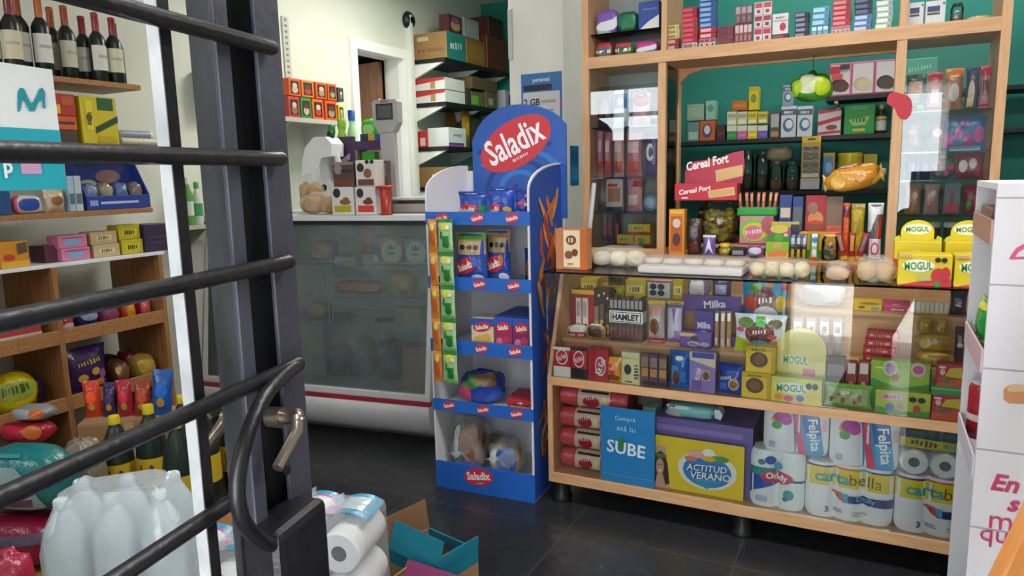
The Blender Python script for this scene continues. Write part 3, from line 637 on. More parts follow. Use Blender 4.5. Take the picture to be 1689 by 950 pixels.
L((1182, 601, 1228, 652), 'p', 'biscuit_pouch', 'royal blue pouch of round biscuits leaning on the yellow packs', 'biscuits', '#2446a8', [e(.66, .36, .22, .2, '#c9a486'), e(.66, .36, .14, .13, '#8f6244'), t('cookies', .34, .55, .12, W, 12, .5, .02), r(.05, .15, .4, .38, '#4a6cc8'), r(0, .92, 1, 1, '#1b3688')], d=.05, rot=-8)
bis = [r(0, .82, 1, 1, '#c9a512'), e(.45, .5, .3, .3, '#5b3a1e'), e(.45, .5, .2, .2, '#7d5530'), t('bizcocho', .45, .88, .1, '#3b2f10', 0, .7, .02), r(.86, 0, 1, 1, '#c4a010')]
x, zb, w, h = CT.box(1223, 615, 1272, 657, .022, LZ)
o = tag(at(carton('biscuit_pack', w, h, .055, '#e6c420', bis), CT, x, .05, LZ), 'lower yellow biscuit pack of a stack of two, one brown biscuit pictured', 'biscuits', g1)
o2 = copy_tree(o); o2.location = CT.w(x+.012, .056, LZ+h+.0005); tag(o2, 'upper yellow biscuit pack lying on its twin beside the blue pouch', 'biscuits', g1)
mog = lambda c='#3f9a34': [pg([(0, 0), (1, 0), (1, .35), (0, .6)], '#e3cf3a'), e(.4, .58, .33, .24, W), t('MOGUL', .4, .58, .3, c, 3, .58, .022), *oct2(.74, .72, .06, 2.2), e(.35, .16, .1, .12, '#d84a8a'), e(.58, .2, .08, .13, '#3b6ad0'), e(.15, .2, .08, .12, '#e8862a')]
L((1272, 624, 1356, 661), 'c', 'gummy_box', 'pale yellow box of gummy sweets at the foot of a round-topped display', 'sweets', '#d8d86a', mog(), d=.05)
I(CT, .10, LZ, (1280, 575, 1362, 626), 'c', 'gummy_display', 'round-topped pale yellow gummy display behind the pale box', 'sweets', '#e6dc7c', [e(.5, 1.0, .5, .42, '#e6dc7c'), r(.1, .68, .66, .85, '#f0f0e0'), t('MOGUL', .4, .76, .16, '#58a04c', 0, .5, .02), r(.1, .1, .3, .45, '#5a7ac0'), r(.55, .25, .8, .6, '#e07a9a'), *oct2(.6, .1, .05, 1.6)], d=.025, grp=g1)
L((1357, 636, 1441, 678), 'p', 'nut_pouch', 'light green pouch of mixed nuts lying along the step', 'snack', '#7fc048', [r(.06, .15, .94, .85, '#a8c08a')] + [e(.12+.09*k, .35+.3*((k*7) % 3)/2, .05, .14, c) for k, c in enumerate(('#8a6844', '#b3a07c', '#6e8a4a', '#93704a', '#b09a80', '#5f7a40', '#a8603a', '#8a6a48', '#c0a684'))], d=.05)
pony = [pg([(0, 0), (1, 0), (1, .25), (.5, .15), (0, .3)], '#3f9a30'), pg([(.15, .6), (.5, .64), (.5, .85), (.12, .9)], '#e8b8cc'), t('fiesta', .3, .74, .16, '#c2408a', 2, .3, .02), e(.68, .7, .07, .12, '#15151a'), e(.84, .7, .07, .12, '#15151a'), e(.28, .3, .08, .16, '#6a58b0'), e(.46, .34, .06, .12, '#d87ab0'), e(.76, .32, .07, .16, '#c8404a')]
L((1443, 646, 1535, 688), 'c', 'gummy_box', 'lime green gummy box with two black warning discs and little animals', 'sweets', '#b8c832', pony, d=.05)
o = I(CT, .074, LZ+.05, (1436, 597, 1534, 645), 'c', 'gummy_display', 'open lime green gummy display with two round tabs behind the lime box', 'sweets', '#9cc43a', [pg([(0, 0), (1, 0), (1, .45), (.5, .25), (0, .5)], '#3a9a36'), e(.33, .8, .13, .22, '#c8d8b0'), e(.33, .8, .09, .16, '#b890b8'), e(.8, .82, .13, .2, '#e6c0cc'), e(.8, .82, .09, .12, '#c85a8a'), e(.42, .55, .07, .1, '#c83a3a'), *oct2(.74, .12, .06, 1.2), t('gomitas', .28, .22, .1, '#cfe6a0', -4, .3, .02)], d=.05, grp=g1)
MB().box(-.1, -.02, -.05, .1, .02, 0, '#2c8a34').build('display_base', 'card', o)
worm = [pg([(0, 0), (1, 0), (1, .5), (0, .25)], '#e0512a'), pg([(.3, .55), (.95, .5), (.9, .92), (.45, .85)], '#d9c42e'), e(.25, .45, .12, .1, '#7a7a3a'), e(.4, .33, .14, .09, '#6f7040'), e(.58, .35, .12, .08, '#7d7c42'), e(.2, .7, .1, .12, '#f0c8c8'), r(.06, .84, .3, .92, W)]
L((1537, 653, 1587, 692), 'c', 'sour_worm_box', 'crimson and orange sour worm box with yellow splash, on the step itself', 'sweets', '#c4243f', worm, d=.05)
I(CT, .022, LZ+.107, (1545, 601, 1590, 645), 'c', 'sour_worm_box', 'crimson sour worm box raised above its twin on a green tray', 'sweets', '#c4243f', worm, d=.05, grp=g1)
x, zb, w, h = CT.box(1537, 653, 1587, 692, .022, LZ); ZW = LZ+h+.001
I(CT, .018, ZW, (1536, 638, 1592, 648), 'c', 'display_tray', 'thin green cardboard tray between the two sour worm boxes', 'tray', '#3a9a44', [r(0, .6, 1, .8, '#7cc47a')], d=.065)
for k, (l, rr) in enumerate(((1395, 1413), (1415, 1434))):
    I(CT, .075, LZ, (l, 596, rr, 642), 'c', 'wafer_box', ('tall dark red wafer box standing second behind the nut pouch', 'tall dark red wafer box standing behind the nut pouch, next to the lime display')[k], 'chocolate', '#8e1a28', [r(.15, .72, .85, .96, '#e0d8d4'), e(.5, .35, .3, .2, '#c9b0a0'), t('kk', .5, .35, .14, '#8e1a28', 0, .5, .02)], d=.03, grp=g1)
I(CT, .078, LZ, (1362, 588, 1394, 640), 'c', 'wafer_box', 'dark brown wafer box beside the two tall red ones', 'chocolate', '#3b2428', [r(.1, .1, .6, .2, '#c9c0bc'), r(.1, .6, .9, .85, '#6f5a5c')], d=.03, grp=g1)
# ================================================================== upper shelf of the show case
g2 = 'sweets on the raised shelf of the show case'
Uu = lambda *a, **k: I(CT, k.pop('dy', .15), k.pop('z', zu+.0015), *a, **dict(dict(grp=g2), **k))
Uu((934, 538, 966, 558), 'b', 'sweet_tray', 'white and red oval sweet pack lying against the case end', 'sweets', '#e4dcd8', [r(.05, .15, .95, .5, '#b83a44'), t('Chocolate', .5, .33, .2, W, 3, .6, .03), r(.1, .6, .6, .8, '#c9c6c4')], d=.07, p=3.5, wob=.03, seed=3)
Uu((966, 536, 999, 558), 'b', 'biscuit_sachet', 'dark brown and yellow biscuit sachet lying before the bar displays', 'biscuits', '#3a2a20', [r(.1, .2, .9, .8, '#c98f1e'), e(.5, .5, .3, .25, '#4a2c16'), r(.2, .82, .8, .97, '#d8d8dc')], d=.06, p=3.5, wob=.04, seed=4)
o = Uu((943, 478, 980, 535), 'c', 'bar_display', 'tall red chocolate bar display with yellow lid strip', 'chocolate display', '#ad1c2a', [r(0, .9, 1, 1, '#d8bc20')], d=.05, dy=.235)
x, zb, w, h = CT.box(943, 478, 980, 535, .23, zu)
for k in (0, 1): tag(at(carton('chocolate_bar', .026, h*.82, .012, '#e2d4d0', [r(.15, .05, .85, .3, '#b81f2e'), r(.15, .5, .85, .9, '#b0a4a4')]), CT, x-.018+.033*k, .226, zu+.0005), ('pale red-and-white bar standing in the red display, next to the case end', 'pale red-and-white bar standing in the red display, next to the brown display')[k], 'chocolate', 'bars in the red display')
o = Uu((979, 476, 1008, 533), 'c', 'bar_display', 'brown spotted chocolate bar display between the red display and the dark bundle', 'chocolate display', '#3f2620', [e(.3, .85, .06, .03, '#e8dcb8'), e(.6, .9, .05, .03, '#e8dcb8'), e(.8, .8, .05, .03, '#e8dcb8'), r(.0, .0, 1, .12, '#2a1814')], d=.05, dy=.235)
x, zb, w, h = CT.box(979, 476, 1008, 533, .23, zu)
for k in (0, 1, 2): tag(at(carton('chocolate_bar', .02, h*(.62, .68, .5)[k], .012, ('#8f7464', '#6a5448', '#51403a')[k], [r(.1, .1, .9, .5, '#d8a818')]), CT, x-.026+.026*k, .226, zu+.0005), ('light brown yellow-banded bar in the brown display', 'mid brown yellow-banded bar in the brown display', 'short dark yellow-banded bar in the brown display')[k], 'chocolate', 'bars in the brown display')
# bundle of dark bars with the white HAMLET band
x, zb, w, h = CT.box(1004, 489, 1059, 564, .15, zu)
hm = thing('bar_bundle', 'bundle of dark chocolate bars with a white band reading HAMLET', 'chocolate', CT.w(x, .19, zu+.0015), 0)
m = MB()
for k in range(8):
    xx = -w/2+w*(k+.5)/8; m = MB(); m.box(xx-w/17, -.03, h*.04, xx+w/17, .03, h*(.92+.05*math.sin(k*2)), '#54423c', .004); m.box(xx-w/22, -.0315, h*.72, xx+w/22, -.029, h*.9, '#a09aa0'); m.box(xx-w/22, -.0315, h*.06, xx+w/22, -.029, h*.3, ('#6b4638', '#7d3f30')[k % 2])
    m.build('bar', 'foil', hm)
bd = carton('paper_band', w*1.0, h*.26, .066, '#ecebe8', [r(.04, .08, .96, .92, '#2c2522'), r(.07, .14, .93, .86, '#ecebe8'), t('HAMLET', .5, .5, .55, '#2c2522', 0, .8, .05)], parent=hm); bd.location = (0, 0, h*.4)
carton('base_tray', w*.98, h*.05, .07, '#3a241e', parent=hm)
Uu((1066, 497, 1095, 564), 'p', 'chocolate_pouch', 'grey and white pouch with a brown heart-shaped chocolate and red foot', 'chocolate', '#b9b2b0', [r(0, 0, 1, .14, '#b81f34'), e(.45, .42, .3, .18, '#7a4026'), pg([(.2, .4), (.75, .45), (.5, .2)], '#7a4026'), r(.1, .7, .9, .86, '#c77a72'), r(0, .9, 1, 1, '#d8b030')], d=.05)
Uu((1068, 463, 1105, 496), 'c', 'sweet_box', 'white box with four black discs above the grey heart pouch', 'sweets', '#c9c6c6', [r(0, .9, 1, 1, '#b02a3a')] + [e(.25+.36*i, .3+.36*j, .16, .17, '#1d1d22') for i in (0, 1) for j in (0, 1)], d=.05, dy=.36, z=zv+.001)
Uu((1097, 498, 1127, 552), 'p', 'chocolate_pouch', 'shiny white and purple pouch with a yellow top seal', 'chocolate', '#7f6ab0', [r(.08, .05, .92, .85, '#d8d2ea'), pg([(.3, .9), (.6, .9), (.5, .45)], '#7f6ab0'), r(0, .92, 1, 1, '#d8b21c'), r(.5, .1, .9, .3, '#9a8ac4')], d=.05, dy=.2)
# purple chocolate display with header
x, zb, w, h = CT.box(1126, 488, 1222, 565, .26, zu)
mk = thing('chocolate_display', 'purple cardboard chocolate display with white script on its header', 'chocolate display', CT.w(x, .26, zu+.0015), 0)
carton('header', w, h*.36, .012, '#5b3f92', [t('Milka', .56, .52, .44, '#eeeaf6', 6, .42, .03), r(0, 0, 1, .04, '#8a6fc0')], parent=mk).location = (0, -.0, h*.64)
carton('back_board', w, h*.64, .008, '#a9713a', parent=mk).location = (0, .03, 0)
carton('tray', w*.98, h*.2, .06, '#5b3f92', parent=mk).location = (0, .0, 0)
Uu((1146, 513, 1177, 549), 'c', 'chocolate_bar', 'purple chocolate bar standing in front of the brown display board', 'chocolate', '#5a4398', [t('Milka', .5, .58, .2, '#ece6f6', 4, .7, .03), r(.0, .0, 1, .2, '#8b6fbc'), e(.5, .3, .3, .12, '#d8cfe8')], d=.012, dy=.215, rot=-3)
Uu((1121, 550, 1173, 577), 'c', 'chocolate_box', 'low purple chocolate box lying before the purple display', 'chocolate', '#66489e', [r(0, .75, .5, 1, '#d0b078'), e(.48, .66, .12, .2, '#4a2a1c'), e(.45, .28, .2, .18, '#cfc6e6'), e(.8, .28, .16, .16, '#b9aedb'), t('Milka', .45, .28, .2, '#5b3f92', 0, .3, .02)], d=.045, dy=.145)
for k in range(3):
    Uu((1177+k*10, 514, 1186+k*10, 583-k), 'p', 'chocolate_bar', ('clear-wrapped brown bar standing next to the purple display', 'clear-wrapped brown bar, middle of three upright ones', 'clear-wrapped brown bar standing next to the blue egg pouch')[k], 'chocolate', ('#8a6248', '#b3987c', '#a07a52')[k], [r(.2, .75, .8, .95, W), r(.25, .1, .75, .3, '#c9c4c0')], d=.02, dy=.16)
egg = [pg([(0, .0), (.5, 0), (.35, .3), (0, .4)], '#b4c828'), e(.5, .52, .3, .3, '#6a2a30'), t('choco', .5, .56, .12, '#f0d8d0', 6, .4, .03), e(.5, .22, .22, .12, '#4fa8d4'), e(.22, .78, .16, .14, '#5c7a2c'), e(.8, .78, .14, .12, '#6b5838'), e(.82, .22, .14, .12, '#c88a5a'), e(.75, .45, .1, .06, '#c23a34'), e(.1, .6, .08, .06, '#d8308a'), r(.42, .7, .6, .95, '#4fae4a')]
Uu((1208, 520, 1299, 584), 'p', 'candy_pouch', 'white and blue candy pouch with maroon centre, in front of its twin', 'sweets', '#d8dde6', egg, d=.05, dy=.15)
I(CT, .255, zu+.0005, (1220, 462, 1300, 560), 'p', 'candy_pouch', 'sky blue candy pouch with maroon centre, standing taller behind its twin', 'sweets', '#3f93c8', [e(.5, .68, .3, .2, '#6a2a30'), t('choco', .5, .7, .09, '#f0e0dc', 6, .4, .03), e(.55, .5, .28, .12, '#e6e2e4'), e(.2, .66, .16, .12, '#c8503a'), e(.88, .66, .12, .12, '#d8b82c'), e(.3, .88, .14, .07, '#5f8a34'), e(.6, .92, .12, .05, '#8a6a48'), r(.86, .86, 1, 1, '#b01f30')], d=.06, grp=g2)
# pale boxes and pouches further along the raised shelf
for k in range(4):
    Uu((1305+k*22, 525, 1325+k*22, 590), 'p', 'candy_pouch', ('pale grey-lettered candy pouch standing next to the white egg pouch', 'pale candy pouch, second of four in the bright reflection', 'pale candy pouch, third of four in the bright reflection', 'pale candy pouch, last of four before the red packs')[k], 'sweets', ('#b8aab0', '#c0b4ba', '#bcb0b8', '#c0a8b0')[k], [r(.12, .55, .88, .9, '#dcdce0'), t('mani', .5, .72, .14, '#7a7078', 80, .6, .02), r(.1, .08, .9, .4, '#a08c94')], d=.04, dy=.16)
I(CT, .345, zv+.0005, (1310, 470, 1400, 505), 'b', 'sweet_bag', 'large white bag of sweets on the rear shelf under the glass', 'sweets', '#d9d6dc', [r(.2, .3, .7, .7, '#bdb6c0')], d=.14, seed=8, wob=.08)
I(CT, .345, zv+.0005, (1407, 496, 1454, 530), 'c', 'caramel_box', 'yellow caramel box with orange script on the rear shelf', 'sweets', '#dcc024', [e(.55, .74, .36, .16, '#c98a1a'), t('Bananita', .55, .74, .16, '#5b3a10', 4, .6, .03), e(.3, .35, .12, .14, '#8a5a2a'), e(.75, .28, .16, .14, '#7aa0b8')], d=.06)
I(CT, .345, zv+.0005, (1456, 498, 1500, 533), 'c', 'caramel_box', 'pink caramel box next to the yellow one on the rear shelf', 'sweets', '#c83a68', [r(.1, .55, .9, .62, '#e08aa4'), t('Frutilla', .5, .75, .14, '#f0c0cc', 3, .6, .02), r(.3, .2, .8, .34, '#e8c8d0'), t('candy', .55, .27, .1, '#b02a58', 3, .4, .02), r(0, 0, 1, .06, '#d8b020')], d=.06)
for k in range(8):
    I(CT, .345, zv+.0005, (1503+k*7.6, 497+k*.4-(k % 2), 1510+k*7.6, 534), 'c', 'caramel_stick', 'white wrapped caramel stick standing in a row beside the pink box', 'sweets', '#e4dcc4', [r(0, 0, 1, .12, '#d8b840'), r(.2, .3, .8, .9, '#efe9d8')], d=.02, grp='white caramel sticks in a row')
# red packs stacked
for k in range(4):
    z = zu+.0005+.0305*k
    x, zb, w, h = CT.box(1424, 545, 1478, 560, .16, z)
    tag(at(carton('caramel_pack', w*(.94, 1, 1, .98)[k], .029, .06, '#a8182a', [r(.1, .3, .75, .62, '#c9a8a0'), t('Marroc', .42, .46, .4, '#7a1020', 0, .5, .03), r(.8, .1, .97, .9, '#c42a38')]), CT, x+.004*k, .2, z, rot=(3, -3, 2, -4)[k]), ('lowest of four flat red packs stacked behind the lime display', 'second from the bottom of four stacked flat red packs', 'third from the bottom of four stacked flat red packs', 'topmost of four stacked flat red packs under the wooden riser')[k], 'chocolate', 'flat red packs in a stack')
for k, (l, tt, rr, b, lb) in enumerate(((1511, 585, 1574, 612, 'lowest gold-yellow pouch of a pile in a brown carton'), (1509, 556, 1577, 586, 'wide gold-yellow pouch in the middle of its pile'), (1513, 529, 1541, 557, 'small gold-yellow pouch on top of the pile, beside the caramel sticks'), (1543, 531, 1566, 557, 'small gold-yellow pouch on top of the pile, beside the dark wrappers'))):
    z = zu+.0005+(0, .058, .123, .123)[k]; x, zb, w, h = CT.box(l, tt, rr, b, .16, z)
    tag(at(blob('coffee_candy_pouch', w, (.057, .064, .06, .058)[k], .07, '#c9a01e', [r(.15, .3, .85, .7, '#a07c1c'), e(.35, .5, .1, .18, '#b8983c'), e(.66, .5, .1, .18, '#8a6a20')], seed=20+k, wob=.06), CT, x, .2, z), lb, 'sweets', 'gold-yellow pouches in a pile')
Uu((1574, 540, 1592, 606), 'p', 'wafer_pouch', 'dark plum pouch standing at the far end of the raised shelf', 'sweets', '#3a2c38', [r(.2, .5, .9, .6, '#c9c4c8')], d=.04, dy=.2)
I(CT, .345, zv+.0005, (1566, 480, 1597, 535), 'p', 'wafer_pouch', 'dark navy pouch with white lettering beside the caramel sticks', 'sweets', '#2b2c44', [t('XX', .5, .5, .2, '#d8d8e0', 80, .5, .03)], d=.05)
# yellow packs heaped behind the bar displays
for k, (l, tt, rr, b, c, lb) in enumerate(((957, 459, 986, 479, '#d8bc1e', 'yellow sweet pack on the rear shelf above the red display'), (992, 470, 1030, 489, '#d4b41c', 'long yellow sweet pack lying on the rear shelf above the brown display'), (1003, 452, 1028, 471, '#6b5a2c', 'brown and yellow sweet pack lying on the long yellow one'), (1031, 462, 1064, 489, '#dcc022', 'yellow sweet pack on the rear shelf above the dark bar bundle'), (1110, 462, 1126, 489, '#c9a91c', 'narrow yellow pack on the rear shelf before the purple glass dish'))):
    z = zv+.0005 if k != 2 else CT.box(992, 470, 1030, 489, .345, zv)[3]+zv+.001
    I(CT, .345, z, (l, tt, rr, b), 'c', 'sweet_pack', lb, 'sweets', c, [r(.1, .25, .9, .7, '#efe07a' if k != 2 else '#2c2418'), t('Mani', .5, .48, .3, '#4a3a10', 0, .5, .03)], d=.07)
I(CT, .40, zv+.0005, (1128, 460, 1170, 487), 'b', 'foil_sweet_bag', 'silver and plum foil bag on the rear shelf above the purple header', 'sweets', '#8a7a98', [r(.3, .2, .7, .8, '#d8d4dc')], d=.1, seed=31)
I(CT, .36, zv+.0005, (1172, 458, 1206, 487), 'p', 'foil_sweet_bag', 'dark violet foil bag on the rear shelf beside the silver one', 'sweets', '#453a66', [r(.2, .3, .8, .7, '#a09ac0')], d=.05)
# ================================================================== paper rolls and boxes on the bottom board of the counter
BZ = .1505
def B_(dy, *a, **k): return I(CT, dy, BZ, *a, **k)
red = [r(.36, .1, .74, .9, '#d9b8a8'), r(.40, .2, .70, .55, '#b02a34'), e(.66, .5, .04, .25, '#e0c890'), r(.38, .6, .74, .84, '#6f4038')]
rows = ((914, 630, 1032, 672), (913, 670, 1000, 712), (914, 708, 1000, 752), (915, 744, 1000, 788))
xx = cx0+.026
for k in range(4):
    w = CT.hit(1033 if k == 3 else 1012, 650, .05)[0]-xx; h = .097; z = BZ+.001+k*.0985
    mb = MB(); d_ = .09
    # crimped cylinder-like packet lying on its side
    prof = [(.0, -w/2), (.034, -w/2), (.043, -w/2+.012), (.046, -w*.22), (.0485, -w*.2), (.0485, w*.26), (.046, w*.28), (.043, w/2-.012), (.036, w/2), (0, w/2)]
    n = 18
    vs = [(x_, rr*math.cos(a)*1.0, h/2+rr*math.sin(a)) for rr, x_ in prof for a in [2*math.pi*q/n for q in range(n)]]
    cols = ['#c4424a', '#c4424a', '#cc4c52', '#c4424a', '#d4b4a0', '#c4424a', '#cc4c52', '#c4424a', '#b03a42']
    for i in range(len(prof)-1): mb.add(vs, [(i*n+q, i*n+(q+1) % n, (i+1)*n+(q+1) % n, (i+1)*n+q) for q in range(n)], cols[i], True)
    Mx = {'N': lambda u, v, o: ((u-.5)*w, -(.0485+o)*math.cos((v-.5)*2.4), h/2+(.0485+o)*math.sin((v-.5)*2.4))}
    prints(mb, [r(.34, .1, .74, .22, '#3b2c2a'), r(.34, .8, .74, .9, '#3b2c2a'), e(.5, .45, .12, .22, '#a8242e'), e(.68, .5, .05, .2, '#e3cf9c'), t('dulce', .5, .62, .14, W, 4, .2, .03)], Mx, {'N': (w, .1)}, off=.001, sub=6)
    o = tag(mb.build('pudding_packet', 'foil'), ('lowest red cylindrical packet of the stack of four in the counter corner', 'second red cylindrical packet up in the counter corner stack', 'third red cylindrical packet up in the counter corner stack', 'topmost red cylindrical packet, wider than those beneath it')[k], 'biscuits', 'red packets stacked in the counter corner')
    at(o, CT, xx+w/2, .05+.049, z)
# blue hanging sign inside the lower pane
x, zb, w, h = CT.box(991, 674, 1080, 807, .016, .152)
sg = carton('transit_card_sign', w, h, .003, '#1f8ad0', [t('Comprá', .46, .855, .075, '#e8f2f8', 0, .6), t('acá tu', .48, .735, .07, '#e8f2f8', 0, .5), t('SUBE', .48, .47, .17, '#f2f6fa', -3, .78, .02), r(.355, .45, .435, .55, '#2f8a3c'), pg([(.315, .55), (.475, .55), (.395, .63)], '#2f8a3c'), r(.03, .10, .97, .105, '#8cc4e4'), r(.03, .15, .97, .153, '#5aa6d4')], ch=.0005)
tag(at(sg, CT, x, .0155, .152), 'blue sign reading SUBE with a green arrow inside the counter pane', 'sign')
# woman picture and purple carton
x, zb, w, h = CT.box(1079, 698, 1240, 836, .07, BZ)
bx = carton('promotion_carton', w, h, .40, '#6c5aa0', [r(.86, .0, 1, 1, '#6c5aa0'), r(.0, .82, .9, .90, '#8a76bc')], ch=.004)
at(bx, CT, x, .07+.21, BZ); tag(bx, 'large purple carton behind the yellow summer poster', 'carton')
x, zb, w, h = CT.box(1080, 727, 1227, 836, .045, BZ)
po = carton('summer_poster', w, h, .004, '#e6c81e', [r(.0, .0, .13, .80, '#d8c4a8'), pg([(0, .8), (.13, .8), (.18, 0), (0, 0)], '#c9a88a'),
    e(.07, .43, .075, .27, '#3a241a'), pg([(.0, .5), (.15, .5), (.175, .1), (.12, .05), (.0, .1)], '#3a241a'), e(.062, .40, .047, .16, '#cc9a80'), e(.045, .44, .008, .015, '#2a1a16'), e(.08, .44, .008, .015, '#2a1a16'), e(.062, .33, .018, .02, '#f0e6e2'), pg([(.03, .26), (.1, .26), (.14, 0), (.0, 0)], '#cc9a80'), e(.065, .62, .07, .05, '#5a6a3a'),
    e(.60, .47, .33, .36, '#e8e8d8'), e(.60, .45, .27, .30, '#2f7fc4'), pg([(.42, .3), (.78, .3), (.6, .12)], '#2a8cc0'), r(.45, .26, .75, .31, '#3a9ac8'), e(.62, .8, .07, .09, '#f0ece4'), e(.48, .75, .09, .07, '#e6a8a0'), e(.74, .72, .1, .06, '#5a9a3a'), e(.42, .66, .07, .05, '#d87a5a'), e(.62, .7, .08, .05, '#e0a81e'),
    t('ACTITUD', .605, .515, .125, '#17407f', 3, .50, .05, .15), t('VERANO', .645, .375, .135, '#17407f', 3, .50, .05, .15), t('ACTITUD', .60, .52, .12, '#f6f6f4', 3, .50, .015, .15), t('VERANO', .64, .38, .13, '#f6f6f4', 3, .50, .015, .15)], ch=.0008)
at(po, CT, x, .047, BZ); tag(po, 'yellow poster reading ACTITUD VERANO with a smiling woman at its edge', 'poster')
# wet wipes on the purple carton, and goods behind
PZ = BZ + CT.box(1079, 698, 1240, 836, .07, BZ)[3] + .001
x, zb, w, h = CT.box(1096, 671, 1176, 722, .09, PZ)
wp = blob('wipes_pack', w*1.02, h, .11, '#7fc4c8', [r(.1, .62, .5, .8, '#e8eef0'), t('Huggies', .32, .70, .22, '#c42a3a', 2, .4, .04), r(.06, .2, .48, .45, '#e0c8b8'), e(.3, .34, .1, .1, '#d8a898'), r(.78, .2, .9, .5, '#2a5a9c')], mat='softwrap', p=5, wob=.03, seed=5)
at(wp, CT, x, .15, PZ); tag(wp, 'turquoise pack of baby wipes on top of the purple carton', 'wet wipes')
MB().prism([(w*.5, h*.2), (w*.62, h*.05), (w*.66, h*.5), (w*.6, h*.85), (w*.5, h*.8)], -.03, .03, '#e2e2e4').build('end_fold', 'softwrap', wp)
I(CT, .14, BZ, (1060, 672, 1081, 800), 'c', 'wipes_carton', 'pale teal upright pack between the blue sign and the wipes', 'wet wipes', '#7cc0b8', [r(.1, .6, .9, .9, '#9ad0c8')], d=.08)
I(CT, .40, BZ, (1040, 640, 1100, 800), 'b', 'snack_bag', 'brown and orange snack bag standing deep behind the blue sign', 'snack', '#8a6048', [e(.5, .7, .3, .2, '#c9bdb4'), e(.3, .5, .2, .15, '#b84a30')], d=.1, seed=12)
o = I(CT, .34, PZ, (1206, 684, 1242, 712), 'c', 'small_carton', 'small grey-brown carton at the end of the purple carton', 'carton', '#8f7f70', d=.08)
# tissue and towel packs
oddy = [r(0, .56, .5, .70, '#1f8f86'), pg([(0, .56), (.5, .56), (.5, .42), (.1, .28), (0, .2)], '#2a4aa8'), r(.5, .5, 1, .54, '#3a4a6a'), e(.5, .55, .30, .115, '#c82f48'), e(.5, .55, .27, .095, '#c2304a'), t('Oddy', .5, .55, .15, W, -2, .4, .04), e(.38, .84, .1, .075, '#2a56a8'), e(.52, .75, .08, .06, '#3a9ac8'), e(.22, .8, .07, .05, '#4a8a9a'), e(.72, .28, .10, .09, '#2a9a96'), e(.66, .2, .05, .04, '#3a6ac0'), r(.12, .1, .34, .2, '#a8b8c4')]
x, zb, w, h = CT.box(1236, 746, 1327, 850, .03, BZ)
tag(at(lobes('tissue_roll_pack', w, h, .11, 2, '#e4eaea', oddy), CT, x, .03+.056, BZ), 'white toilet roll pack with a red oval and green blue band', 'toilet paper')
cb = lambda: [r(0, .60, 1, .93, '#e3c81c'), r(.0, .93, .3, .96, '#2c2a6a'), r(.3, .93, .6, .96, '#d8582a'), r(.6, .93, .75, .96, '#3aa4b8'), r(.75, .93, 1, .96, '#2c2a6a'), t('carta', .31, .755, .17, '#2c9fb4', -1, .42, .02), t('bella', .69, .765, .2, '#6a5a2c', -1, .36, -.004), pg([(.35, .46), (1, .50), (1, .34), (.45, .34)], '#2c2a6a'), pg([(.3, .52), (.42, .52), (.46, .36), (.4, .38)], '#d8582a'), pg([(.42, .5), (.5, .5), (.5, .34), (.46, .36)], '#3aa4c8'), t('Dolly', .70, .42, .13, '#54b4dc', -1, .3, .03), t('3', .26, .17, .11, '#3a3470', 0, None, .02), r(.33, .15, .45, .17, '#8a86b0'), r(.33, .19, .43, .21, '#8a86b0'), r(.55, .17, .72, .19, '#d0a0a8'), r(.55, .12, .66, .14, '#a8ccb8')]
x, zb, w, h = CT.box(1327, 770, 1474, 876, .03, BZ)
tag(at(lobes('paper_towel_pack', w, h, .12, 3, '#e8e8ea', cb()), CT, x, .03+.061, BZ), 'yellow-banded three-roll paper towel pack reading carta bella, beside the oval pack', 'paper towels', 'yellow-banded paper towel packs')
tag(at(lobes('paper_towel_pack', w, h, .12, 3, '#e8e8ea', cb()), CT, x+w+.004, .03+.061, BZ), 'second yellow-banded paper towel pack, cut off by the white display unit', 'paper towels', 'yellow-banded paper towel packs')
HT = BZ + h + .001
fel = lambda: [pg([(.46, 1), (.66, 1), (.80, .0), (.50, .0)], '#3a9cc8'), pg([(.44, 1), (.57, 1), (.60, .5), (.70, .0), (.56, .0), (.50, .5)], '#d8486c'), pg([(.58, 1), (.86, 1), (.90, .5), (.96, .0), (.74, .0), (.66, .5)], '#2f66b0'), pg([(.66, .5), (.90, .5), (.96, 0), (.74, 0)], '#3aa0d0'), t('Felpita', .775, .50, .27, '#f2f4f6', -82, .80, .02), e(.2, .78, .07, .09, '#e8a23a'), e(.3, .84, .14, .13, '#b04a9c'), e(.22, .64, .08, .09, '#58a860'), e(.36, .76, .09, .1, '#c25aa8'), r(.10, .1, .2, .24, '#a8b8d0'), r(.9, .6, .98, .85, '#e8b8c0')]
for k, (l, tt, rr, b) in enumerate(((1258, 672, 1366, 762), (1368, 687, 1484, 776))):
    x, zb, w, h = CT.box(l, tt, rr, b, .035, HT)
    hb_ = CT.box(l, tt, rr, b, .035)[3]
    if k == 0: z_ = BZ + CT.box(1236, 746, 1327, 850, .03, BZ)[3] + .001
    z0 = max(HT, BZ + CT.box(1236, 746, 1327, 850, .03, BZ)[3]+.001) if k == 0 else HT
    zt_ = CT.box(l, tt, rr, b, .035, 0)[3]
    tag(at(lobes('toilet_roll_pack', w, min(zt_, .5635)-z0, .12, 2, '#eaeaee', fel()), CT, x, .035+.061, z0), ('white toilet roll pack reading Felpita, resting on the oval pack', 'white toilet roll pack reading Felpita, resting on the yellow towel pack')[k], 'toilet paper', 'packs with sideways blue lettering')
